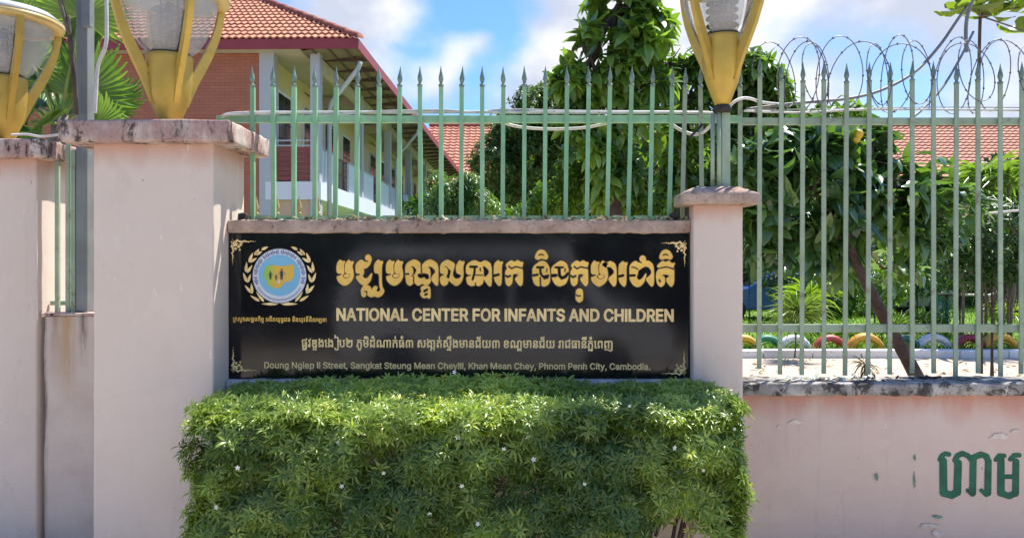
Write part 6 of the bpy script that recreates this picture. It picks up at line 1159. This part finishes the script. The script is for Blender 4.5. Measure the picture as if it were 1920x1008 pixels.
# ---------------- trees
def blobs_points(blobs, n, Y, shell=.55, gate=None):
    """blobs: (px, py, rx, ry, depth) in photo pixels at distance Y -> points and outward normals"""
    w = np.array([b[2]*b[3] for b in blobs], float); w /= w.sum(); out = []; nr = []
    k = rng.choice(len(blobs), n, p=w)
    for i in range(n):
        b = blobs[k[i]]; d = rng.normal(size=3); d /= np.linalg.norm(d); r = shell+(1-shell)*rng.random()**.6
        Yc = Y+b[4]; c = P(b[0], b[1], Yc); rx, rz = b[2]/F*Yc, b[3]/F*Yc
        if gate is not None and r > .3:
            q_ = Vector((c.x+d[0]*rx*r, Yc+d[1]*rx*r, c.z+d[2]*rz*r))*2.3
            if mnoise.noise(q_) < gate: continue
        lump = 1+.22*mnoise.noise(Vector((d[0]*2.2+b[0], d[1]*2.2, d[2]*2.2+b[1])))
        out.append((c.x+d[0]*rx*r*lump, Yc+d[1]*(rx+rz)/2*r*lump, c.z+d[2]*rz*r*lump)); nr.append(d)
    return np.array(out), np.array(nr)
def limb(m, a, b, r0, r1, bend=.08, n=7):
    a, b = Vector(a), Vector(b); L_ = (b-a).length; o = Vector((random.uniform(-1, 1), random.uniform(-1, 1), random.uniform(-.3, .3)))*bend*L_
    pts = [a.lerp(b, t/n)+o*math.sin(math.pi*t/n)+Vector((random.uniform(-1, 1), random.uniform(-1, 1), 0))*.02*L_ for t in range(n+1)]
    m.tube(pts, [r0+(r1-r0)*t/n for t in range(n+1)], 8); return pts
def tint_at(p, base, amp, f=1.6): return np.clip(np.array([base+amp*mnoise.noise(Vector(q)*f) for q in p])+rng.normal(0, .08, len(p)), 0, 1)
def broad_tree(name, label, Y, blobs, trunk, n, L0, asp, mat, parts, droop=.55, tmpl=OVATE, base=.3, amp=.5, cat='tree', whorl=5, group=None, twigs=40, tr=.12, barkm=None, fruit=(), gate=None):
    foot = Vector(trunk[0]); t = thing(name, label, cat, (foot.x, foot.y, 0), group=group)
    m = MB(); m.tube([Vector(p) for p in trunk], [tr*(1-.65*i/(len(trunk)-1)) for i in range(len(trunk))], 10)
    m.build('trunk', barkm or m_bark, t, True)
    lm = MB(); top = Vector(trunk[-1]); mid = Vector(trunk[len(trunk)//2])
    for b in blobs:
        c = P(b[0], b[1], Y+b[4]); limb(lm, top if random.random() < .6 else mid.lerp(top, .5), c, tr*.3, tr*.1)
        for q in range(max(2, twigs//len(blobs))):
            d = Vector(rdir(1)[0]); e = c+Vector((d.x*b[2]/F*Y, d.y*b[2]/F*Y, d.z*b[3]/F*Y))*.85; limb(lm, c, e, tr*.10, tr*.03, n=4)
    lm.build('limbs', barkm or m_bark, t, True)
    C, nr = blobs_points(blobs, n, Y, gate=gate); nd = nr+rdir(len(C))*.5; nd[:, 2] += .5
    a = whorls(C, nd, whorl, L0, L0*asp, tint_at(C, base, amp), .10, (.0, .5))
    PP, DD, NN, LL, WW, TT = a
    DD = DD.copy(); DD[:, 2] -= droop*rng.uniform(.3, 1.1, len(DD)); DD = unit(DD); up = np.tile([0, 0, 1.], (len(DD), 1))+rdir(len(DD))*.35; NN = unit(up-DD*np.sum(up*DD, axis=1, keepdims=True)+NN*.3)
    if parts:                                          # the leaves that show largest are objects of their own
        order = np.argsort(PP[:, 1]+rng.normal(0, .15, len(PP))); near = order[:parts]; rest = order[parts:]
        mes = []
        for q in range(4):
            tv, tf = tmpl; mm = bpy.data.meshes.new('leaf'); jt = rng.uniform(.8, 1.2); mm.from_pydata([(u, v*asp*jt, w+(v*v*.12*(q-1.5))) for u, v, w in tv], [], tf); mm.materials.append(mat)
            at = mm.attributes.new('tint', 'FLOAT', 'POINT'); at.data.foreach_set('value', [min(1, base+(q-1.2)*.16)]*len(tv)); mes.append(mm)
        for i in near:
            d, s_ = DD[i], np.cross(DD[i], NN[i]); s_ /= np.linalg.norm(s_); nn = np.cross(s_, d)
            o = link('leaf', mes[int(np.clip(TT[i]*4, 0, 3))], t); l = LL[i]*1.08
            Mx = Matrix(((d[0], s_[0], nn[0]), (d[1], s_[1], nn[1]), (d[2], s_[2], nn[2]))).to_4x4()
            o.rotation_mode = 'QUATERNION'; o.rotation_quaternion = Mx.to_quaternion(); o.location = Vector(PP[i])-wpos(t); o.scale = (l, l, l)
    else: rest = np.arange(len(PP))
    leaf_batch('crown', mat, PP[rest], DD[rest], NN[rest], LL[rest], WW[rest], TT[rest], tmpl, t)
    for (px, py, Yf, r) in fruit:
        o = MB().lathe([(.01, -r), (r*.7, -r*.75), (r, 0), (r*.75, r*.7), (.01, r)], P(px, py, Yf), 14).build('fruit', m_fruit, t, True)
    return t
m_fruit = plain('yellow_fruit', (.62, .42, .03), .4, .1)
# tall broad-leaved tree in the middle
Y0 = 8.6
broad_tree('broadleaf_tree', 'tall dark broad-leaved tree rising above the fence just left of the right lamp', Y0,
  [(1160, 15, 62, 40, 0), (1120, 55, 34, 26, .1), (1095, 85, 50, 38, -.2), (1175, 105, 60, 60, 0), (1230, 60, 26, 40, .1), (1110, 160, 60, 35, .1), (1160, 225, 60, 60, .2), (1065, 150, 26, 26, -.1), (1200, 50, 30, 60, .1), (1085, 215, 32, 30, 0), (1215, 10, 24, 30, 0), (1062, 225, 24, 24, -.2), (1230, 150, 26, 40, 0), (1155, 320, 62, 75, .2), (1200, 250, 40, 60, 0), (1100, 290, 40, 60, 0), (1190, -60, 50, 60, 0)],
  [(X(1165, Y0), Y0, 0), (X(1160, Y0), Y0, 1.6), (X(1150, Y0), Y0, 2.6), (X(1150, Y0), Y0, 3.6), (X(1150, Y0), Y0, 4.6)], 1500, .225, .42, m_leaf_big, 260, gate=-.03, droop=.7, base=.40, amp=.6, whorl=5)
Y1 = 9.4
broad_tree('broadleaf_tree', 'paler looser broad-leaved tree with a yellow fruit, half hidden behind the right lamp', Y1,
  [(1255, 120, 48, 36, 0), (1300, 160, 50, 50, .1), (1235, 180, 40, 45, -.1), (1290, 230, 50, 60, .2), (1240, 290, 45, 70, .1), (1310, 300, 45, 60, .3), (1335, 120, 40, 40, 0), (1275, 360, 60, 50, .3)],
  [(X(1290, Y1), Y1, 0), (X(1285, Y1), Y1, 1.8), (X(1275, Y1), Y1, 3.2), (X(1275, Y1), Y1, 4.0)], 800, .17, .42, m_leaf_big, 0, gate=-.04, droop=.3, base=.45, amp=.6, whorl=5, fruit=((1247, 77, 9.2, .055),))
Y2 = 11.5
broad_tree('small_leaf_tree', 'dense rounded small-leaved tree behind the middle of the green fence', Y2,
  [(1010, 200, 52, 45, 0), (970, 250, 55, 50, 0), (1045, 230, 50, 60, 0), (930, 310, 50, 60, -.2), (1000, 310, 60, 70, 0), (1060, 330, 50, 80, 0), (950, 390, 60, 50, 0), (1040, 400, 60, 50, 0), (1035, 175, 30, 26, 0)],
  [(X(1000, Y2), Y2, 0), (X(1000, Y2), Y2, 1.5), (X(1000, Y2), Y2, 3)], 6000, .075, .42, m_leaf_small, 0, droop=.2, base=.28, amp=.55, tmpl=DIAM, whorl=6)
Y3 = 9.8
broad_tree('bush', 'sunlit yellow-green bush just in front of the far end of the two-storey building', Y3,
  [(850, 370, 40, 40, 0), (880, 345, 25, 26, 0), (820, 345, 20, 26, .3), (900, 395, 45, 40, 0), (835, 405, 45, 30, 0)],
  [(X(860, Y3), Y3, 0), (X(860, Y3), Y3, 1.2), (X(860, Y3), Y3, 2.2)], 700, .10, .2, m_leaf_palm, 0, droop=.45, base=.45, amp=.5, tmpl=LANCE, cat='bush', whorl=6, tr=.05)
broad_tree('bush', 'small pale-tipped shrub low behind the fence below the dense tree', 8.8,
  [(1035, 380, 42, 40, 0), (1070, 330, 26, 40, 0), (990, 400, 40, 22, 0), (1215, 390, 40, 30, 0)],
  [(X(1040, 8.8), 8.8, 0), (X(1040, 8.8), 8.8, 1.2), (X(1040, 8.8), 8.8, 2.2)], 480, .09, .33, m_leaf_lime, 0, droop=.3, base=.15, amp=.5, tmpl=LANCE, cat='bush', whorl=6, tr=.04)
# tree with a leaning trunk at the right
Y4 = 7.6
tk = [P(1745, 760, Y4-.1), P(1722, 712, Y4-.1), P(1700, 670, Y4), P(1660, 600, Y4), P(1632, 545, Y4), P(1606, 495, Y4), P(1590, 450, Y4), P(1575, 400, Y4), P(1560, 340, Y4)]
tk = [P(1775, 806, Y4-.1)]+tk
broad_tree('broadleaf_tree', 'broad-leaved tree with a dark leaning trunk and drooping glossy leaves behind the right fence', Y4,
  [(1440, 300, 60, 55, 0), (1500, 260, 60, 45, .2), (1560, 290, 60, 50, 0), (1630, 300, 60, 60, .1), (1690, 350, 55, 60, .2), (1750, 340, 50, 55, .2), (1450, 380, 60, 60, 0), (1520, 370, 60, 60, -.2), (1600, 390, 60, 60, .1), (1680, 430, 60, 50, .3), (1430, 450, 50, 50, .2), (1500, 450, 60, 45, .2), (1570, 450, 55, 45, .3), (1740, 430, 50, 50, .3), (1640, 250, 50, 20, .2), (1540, 500, 70, 30, .8), (1790, 390, 40, 40, .3), (1650, 500, 70, 35, .9)],
  tk, 1350, .215, .46, m_leaf_big2, 290, gate=-.08, droop=.85, base=.38, amp=.5, whorl=4, tr=.085, fruit=((1609, 252, 7.3, .05), (1606, 262, 7.3, .04)))
Y5 = 9.5
broad_tree('broadleaf_tree', 'dark leafy treetop seen just right of the right lamp under the razor wire', Y5,
  [(1405, 130, 42, 34, 0), (1440, 165, 40, 40, 0), (1400, 190, 40, 40, .2), (1450, 215, 50, 30, .2), (1570, 212, 60, 14, .2), (1395, 260, 40, 50, .2)],
  [(X(1352, Y5), Y5, 0), (X(1360, Y5), Y5, 1.8), (X(1425, Y5), Y5, 3.6)], 420, .20, .36, m_leaf_big, 0, droop=.5, base=.22, amp=.45, whorl=5)
# broad pale leaves hanging in at the top right: every leaf its own object
Y6 = 5.6
br_t = thing('almond_tree', 'slim tree with big round-ended light green leaves at the top right corner', 'tree', (X(1836, Y6), Y6+.4, 0))
m = MB(); m.tube([P(1840, 700, Y6+.4), P(1838, 500, Y6+.4), P(1835, 300, Y6+.4), P(1835, 150, Y6+.35), P(1837, 60, Y6+.2), P(1840, -40, Y6+.1), P(1850, -120, Y6)], [.014, .014, .013, .013, .012, .012, .01], 8)
m.v += []; m.build('trunk', m_bark, br_t, True)
MB().tube([(X(1840, Y6+.4), Y6+.4, -.05), P(1840, 705, Y6+.4)], .016, 8).build('stem_base', m_bark, br_t, True)
m_leaf_alm = leafmat('almond_leaf', (.10, .16, .02), (.28, .38, .04), .35, .42, .5)
als = []
for q in range(3):
    mm = bpy.data.meshes.new('leaf'); mm.from_pydata([(u, v*.58, w*(1+q*.5)) for u, v, w in OBOV[0]], [], OBOV[1]); mm.materials.append(m_leaf_alm)
    at = mm.attributes.new('tint', 'FLOAT', 'POINT'); at.data.foreach_set('value', [.15+.35*q]*len(OBOV[0])); als.append(mm)
bt = MB()
for (cx_, cy_, nn_) in ((1840, 8, 8), (1880, 22, 7), (1900, 5, 6), (1830, -30, 8), (1925, 62, 5), (1815, 12, 7), (1860, 30, 6), (1790, -12, 5), (1870, -50, 8), (1940, 10, 6)):
    c = P(cx_, cy_, Y6+rng.uniform(-.1, .25)); bt.tube([P(1837, 30 if cy_ > -20 else -30, Y6+.15), c+Vector((0, 0, .01))], .006, 6)
    a0 = rng.uniform(0, 6)
    for k in range(nn_):
        a = a0+2*math.pi*k/nn_; d = Vector((math.cos(a), math.sin(a)*.8, rng.uniform(-.55, .15))).normalized(); nn = Vector((rng.uniform(-.2, .2), rng.uniform(-.2, .2), 1)); s_ = d.cross(nn).normalized(); nn = s_.cross(d)
        o = link('leaf', als[k % 3], br_t, c); Mx = Matrix(((d[0], s_[0], nn[0]), (d[1], s_[1], nn[1]), (d[2], s_[2], nn[2]))).to_4x4()
        o.rotation_mode = 'QUATERNION'; o.rotation_quaternion = Mx.to_quaternion(); l = rng.uniform(.17, .25); o.scale = (l, l, l)
bt.build('twigs', m_bark_grey, br_t, True)
# ---------------- palms
def fan_frond(parent, base, hub, r, az, tilt, n=30, mat=None, name='frond', tint=.5, spread=230):
    """petiole and a fan of folded leaflets as one frond"""
    base, hub = Vector(base), Vector(hub); d = (hub-base).normalized(); side = d.cross(Vector((0, 1, 0))).normalized(); nrm = side.cross(d).normalized()
    ax = (Matrix.Rotation(az, 3, d) @ side); PP, DD, NN, LL, TT = [], [], [], [], []
    nrm = ax.cross(d)
    for k in range(n):
        a = R(-spread/2+spread*k/(n-1)); v = (d*math.cos(a)+ax*math.sin(a)).normalized(); v = (v+nrm*tilt).normalized()
        PP.append(hub); DD.append(v); NN.append(nrm+Vector((rng.uniform(-.2, .2),)*3)); LL.append(r*(1-.25*abs(a)/R(spread/2))*rng.uniform(.88, 1.06)); TT.append(tint+rng.normal(0, .1))
    A = [np.array([tuple(p) for p in q]) for q in (PP, DD, NN)]
    o = leaf_batch(name, mat or m_leaf_palm, A[0], A[1], A[2], np.array(LL), np.full(n, r*.105), np.clip(TT, 0, 1), ([(0, 0, 0), (.35, -.35, .02), (.35, 0, -.03), (.35, .35, .02), (.7, -.5, .0), (.7, 0, -.05), (.7, .5, 0), (.9, -.2, -.06), (.9, .2, -.06), (1, -.1, -.14), (1, .1, -.14)], [(0, 1, 2), (0, 2, 3), (1, 4, 5, 2), (2, 5, 6, 3), (4, 7, 5), (5, 8, 6), (5, 7, 9), (5, 9, 10), (5, 10, 8)]), parent, kind=None)
    MB().tube([base, base.lerp(hub, .5)+Vector((0, 0, .03)), hub], [.02, .015, .012], 6).build('petiole', m_leaf_palm_stem, parent, True)
    return o
m_leaf_palm_stem = plain('palm_stem', (.16, .22, .05), .5, .15)
Yp = 7.2
pm = thing('fan_palm', 'fan palm with stiff folded fronds behind the two left pillars', 'palm tree', (X(110, Yp), Yp, 0))
MB().tube([(X(105, Yp), Yp, 0), (X(108, Yp), Yp, 1.5), P(112, 300, Yp), P(112, 200, Yp)], [.11, .10, .09, .07], 10).build('trunk', m_bark_grey, pm, True)
hub0 = P(112, 235, Yp)
for (px, py, r, az, tl_, ti) in ((150, 178, .60, .2, .12, .55), (195, 190, .42, -.2, .1, .6), (125, 165, .62, .5, -.1, .3), (95, 60, .70, .0, .1, .75), (150, 30, .55, .6, .2, .7), (60, 120, .5, -.4, .1, .5), (80, 235, .42, .4, .25, .2), (50, 230, .4, -.3, .2, .25), (180, 235, .4, .3, .2, .35), (110, 225, .5, .1, .3, .1), (10, 180, .5, .3, .1, .4), (35, 40, .6, -.2, .2, .7), (75, 200, .45, .8, .1, .3), (165, 100, .5, -.6, -.1, .45)):
    Yq = Yp+rng.uniform(-.35, .35); fan_frond(pm, hub0, P(px, py, Yq), r, az, tl_, mat=m_leaf_palm, tint=ti)
# spiky pale palms at the right and hanging dead fronds
def spiky(name, label, px, py, Y, r, n, mat, tint, z0=0, cat='plant', elev=(.1, 1.1), wd=.05):
    c = P(px, py, Y); t = thing(name, label, cat, (c.x, Y, z0)); 
    xb = c.x; r_ = .016 if cat == 'plant' else .03
    zb_ = z0 if cat == 'plant' else .05
    MB().tube([(xb, Y, zb_), (c.x*.5+xb*.5+.02, Y, (z0+c.z)/2), c], [r_, r_*.9, r_*.8], 8).build('stem', m_bark_grey, t, True)
    a = rng.uniform(0, 2*math.pi, n); e = rng.uniform(*elev, n); D = np.stack([np.cos(a)*np.cos(e), np.sin(a)*np.cos(e), np.sin(e)], 1)
    LANCE_D = ([(u, v, w*1.8) for u, v, w in LANCE[0]], LANCE[1])
    leaf_batch('leaves', mat, np.tile(np.array(c), (n, 1))+rng.normal(0, r*.05, (n, 3)), D, np.tile([0, 0, 1.], (n, 1))+rdir(n)*.2, r*rng.uniform(.7, 1.1, n), np.full(n, r*wd), np.clip(tint+rng.normal(0, .15, n), 0, 1), LANCE_D, t)
    return t
spiky('spiky_palm', 'yellow-green spiky palm top against the far roof, nearest the right edge', 1890, 345, 14.8, .98, 90, m_leaf_palm, .85, cat='palm tree', wd=.07)
spiky('spiky_palm', 'smaller yellow-green spiky palm left of the one at the right edge', 1848, 330, 15.2, .80, 70, m_leaf_palm, .7, cat='palm tree', wd=.07)
spiky('spiky_palm', 'low arching palm with dull green leaves under the spiky tops', 1805, 370, 15, 1.0, 60, m_leaf_palm, .35, cat='palm tree', elev=(-.2, .9), wd=.09)
spiky('dead_palm_skirt', 'skirt of hanging grey-brown dead fronds under the right palms', 1880, 400, 14.9, .95, 130, m_frond_dry, .5, cat='palm tree', elev=(-1.4, .3), wd=.04)
spiky('dead_palm_skirt', 'lower tangle of dry brown palm debris near the right edge', 1895, 480, 15.1, .95, 120, m_frond_dry, .35, cat='palm tree', elev=(-1.4, .2), wd=.04)
spiky('strappy_plant', 'dark strappy variegated plant between the green and red half tyres', 1500, 590, 13.2, .55, 110, m_leaf_small, .5, z0=.03, elev=(.15, 1.4), wd=.055)
spiky('strappy_plant', 'second strappy clump with grey-green leaves beside the white half tyre', 1490, 615, 13.3, .40, 80, m_leaf_small, .75, z0=.03, elev=(.1, 1.3), wd=.055)
spiky('strappy_plant', 'bright green strappy plant in the sun above the red half tyre', 1520, 560, 15.5, .62, 80, m_leaf_lime, .6, z0=.05, elev=(.1, 1.3), wd=.07)
spiky('strappy_plant', 'yellow-green leafy clump in front of the dark table at the right', 1888, 590, 16, .5, 80, m_leaf_lime, .7, z0=.05, elev=(.1, 1.3), wd=.09)
spiky('strappy_plant', 'grassy clump beside the orange-yellow half tyre', 1590, 630, 14.6, .4, 90, m_leaf_lime, .25, z0=.05, elev=(.3, 1.4), wd=.03)
spiky('strappy_plant', 'dark strap-leaved clump right behind the leaning trunk', 1680, 620, 15, .5, 90, m_leaf_small, .3, z0=.05, elev=(.2, 1.4), wd=.05)
spiky('dead_twig_clump', 'dark leafless twig tangle caught on the fence foot left of the leaning trunk', 1622, 682, 6.2, .13, 40, m_frond_dry, .0, z0=.5, elev=(-1.0, 1.2), wd=.03)
# shrubs between lawn and back wall
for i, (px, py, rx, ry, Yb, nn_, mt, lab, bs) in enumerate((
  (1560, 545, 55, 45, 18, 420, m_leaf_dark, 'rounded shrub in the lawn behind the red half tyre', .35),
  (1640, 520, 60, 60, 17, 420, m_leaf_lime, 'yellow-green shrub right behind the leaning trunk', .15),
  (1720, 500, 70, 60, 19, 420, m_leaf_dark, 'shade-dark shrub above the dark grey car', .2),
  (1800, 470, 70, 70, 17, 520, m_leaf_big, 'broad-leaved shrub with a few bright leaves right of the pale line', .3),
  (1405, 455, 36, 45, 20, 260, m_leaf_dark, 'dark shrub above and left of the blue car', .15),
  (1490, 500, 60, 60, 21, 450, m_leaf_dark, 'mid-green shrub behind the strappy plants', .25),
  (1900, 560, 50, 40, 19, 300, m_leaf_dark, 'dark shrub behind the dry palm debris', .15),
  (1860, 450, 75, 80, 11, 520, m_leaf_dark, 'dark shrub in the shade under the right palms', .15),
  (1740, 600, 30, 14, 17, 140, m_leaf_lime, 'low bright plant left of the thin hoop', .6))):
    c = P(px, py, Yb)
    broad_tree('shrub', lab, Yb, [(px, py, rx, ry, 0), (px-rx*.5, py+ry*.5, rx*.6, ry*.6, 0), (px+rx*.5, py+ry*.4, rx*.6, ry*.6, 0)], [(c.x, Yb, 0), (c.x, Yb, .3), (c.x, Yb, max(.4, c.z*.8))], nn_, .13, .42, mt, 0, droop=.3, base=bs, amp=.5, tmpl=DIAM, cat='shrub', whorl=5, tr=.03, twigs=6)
# belt of trees beyond the lawn (a mass)
bel = []
for px in range(1250, 2250, 55): bel += [(px, 470+20*math.sin(px), 60, 70, random.uniform(-1, 2)), (px+20, 370+25*math.sin(px*.7), 60, 60, random.uniform(-1, 2)), (px, 545, 55, 40, 0)]
bel += [(px, 400, 60, 40, 0) for px in range(780, 1260, 50)]+[(px, 300+j_, 50, 45, 0) for px in range(960, 1400, 45) for j_ in (-30, 30)]
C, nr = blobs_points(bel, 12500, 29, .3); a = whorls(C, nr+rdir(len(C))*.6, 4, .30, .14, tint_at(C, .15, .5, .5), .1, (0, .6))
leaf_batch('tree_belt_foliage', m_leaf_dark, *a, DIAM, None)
# grass
n = 26000; gx = rng.uniform(3.5, 24, n); gy = 13.9+17*rng.random(n)**1.6
keep = (gx/gy > .22) & (gx/gy < .78); gx, gy = gx[keep], gy[keep]; n = len(gx)
D = np.stack([rng.normal(0, .35, n), rng.normal(0, .35, n), np.ones(n)], 1)
leaf_batch('grass', m_grass, np.stack([gx, gy, np.full(n, .05)], 1), D, rdir(n), rng.uniform(.08, .20, n), np.full(n, .022), np.clip(.5+rng.normal(0, .2, n), 0, 1), DIAM)
# dry leaves and grit along the wall tops
def litter(name, n, x0, x1, y, z, s, mat, dy=.02):
    xx = rng.uniform(x0, x1, n); D = rdir(n); D[:, 2] = np.abs(D[:, 2])*.35
    return leaf_batch(name, mat, np.stack([xx, y+rng.uniform(-dy, dy, n), np.full(n, z)+rng.uniform(0, .012, n)], 1), D, np.tile([0, 0, 1.], (n, 1))+rdir(n)*.8, rng.uniform(.4, 1.3, n)*s, rng.uniform(.25, .5, n)*s, rng.random(n), OVATE)
m_dry_l = leafmat('fallen_leaf', (.14, .09, .05), (.55, .46, .32), .8, .1, .2)
litter('fallen_leaves', 420, 1.5, 9, 10.5, .004, .10, m_dry_l, 2.9); litter('fallen_leaves', 150, -1.55, 1.05, 4.66, 1.984, .045, m_dry_l); litter('fallen_leaves', 70, -1.15, -.5, 4.65, 1.982, .035, m_dry_l)
litter('dark_litter', 130, -1.8, 1.05, 4.665, 1.983, .03, m_dark_twig)
litter('dark_litter', 40, 1.95, 2.75, 4.80, .957, .05, m_dark_twig, .06)
wl_ = leafmat('plastic_scrap', (.55, .60, .66), (.78, .80, .82), .4, .1, .5); litter('plastic_scraps', 60, 1.75, 2.35, 4.82, .958, .05, wl_, .07)
for q, where in enumerate(('under the gap left of the emblem', 'above the emblem', 'between emblem and Khmer title', 'above the first Khmer letter', 'over the middle of the sign', 'right of the middle of the sign', 'above the second Khmer word', 'above the top right corner flourish', 'next to the narrow pillar')):
    x = -1.65+q*.325+rng.uniform(-.08, .08); a = rng.uniform(-.6, .6); l = rng.uniform(.05, .13)
    tag(MB().tube([(x, 4.65, 1.99), (x+l*.5, 4.655, 1.998+l*.1), (x+l, 4.66, 1.992+l*.25*a)], [.0035, .003, .002], 5).build('twig', m_dry, None), 'pale dry twig on the sign coping '+where, 'twig', 'dry twigs on the sign wall coping')
for (px, w_) in ((455, .05), (1265, .06)):
    o = rough_box(X(px, 4.7)-w_/2, X(px, 4.7)+w_/2, 4.68, 4.74, 1.985, 2.03, .01, .008, .02, fr=20).build('debris_lump', m_dark_twig, None, True)
    tag(o, 'black clump of debris at the %s end of the coping above the sign' % ('left' if px < 800 else 'right'), 'debris')

# unseen dark tree mass added behind the viewer to darken what the polished stone mirrors
bk = [(x, -13+random.uniform(-1, 1), random.uniform(1.2, 3.6)) for x in np.arange(-16, 17, 1.1)]+[(x, -13.5, 1.2) for x in np.arange(-16, 17, 1.1)]
n = 5200; q = rng.integers(0, len(bk), n); C = np.array(bk)[q]+rng.normal(0, .8, (n, 3)); C[:, 2] = np.abs(C[:, 2])
a = whorls(C, rdir(n)+np.array([0, .6, .4]), 4, .42, .2, np.clip(rng.normal(.2, .1, n), 0, 1), .1, (0, .6))
leaf_batch('added_dark_foliage', m_leaf_dark, *a, DIAM, None)
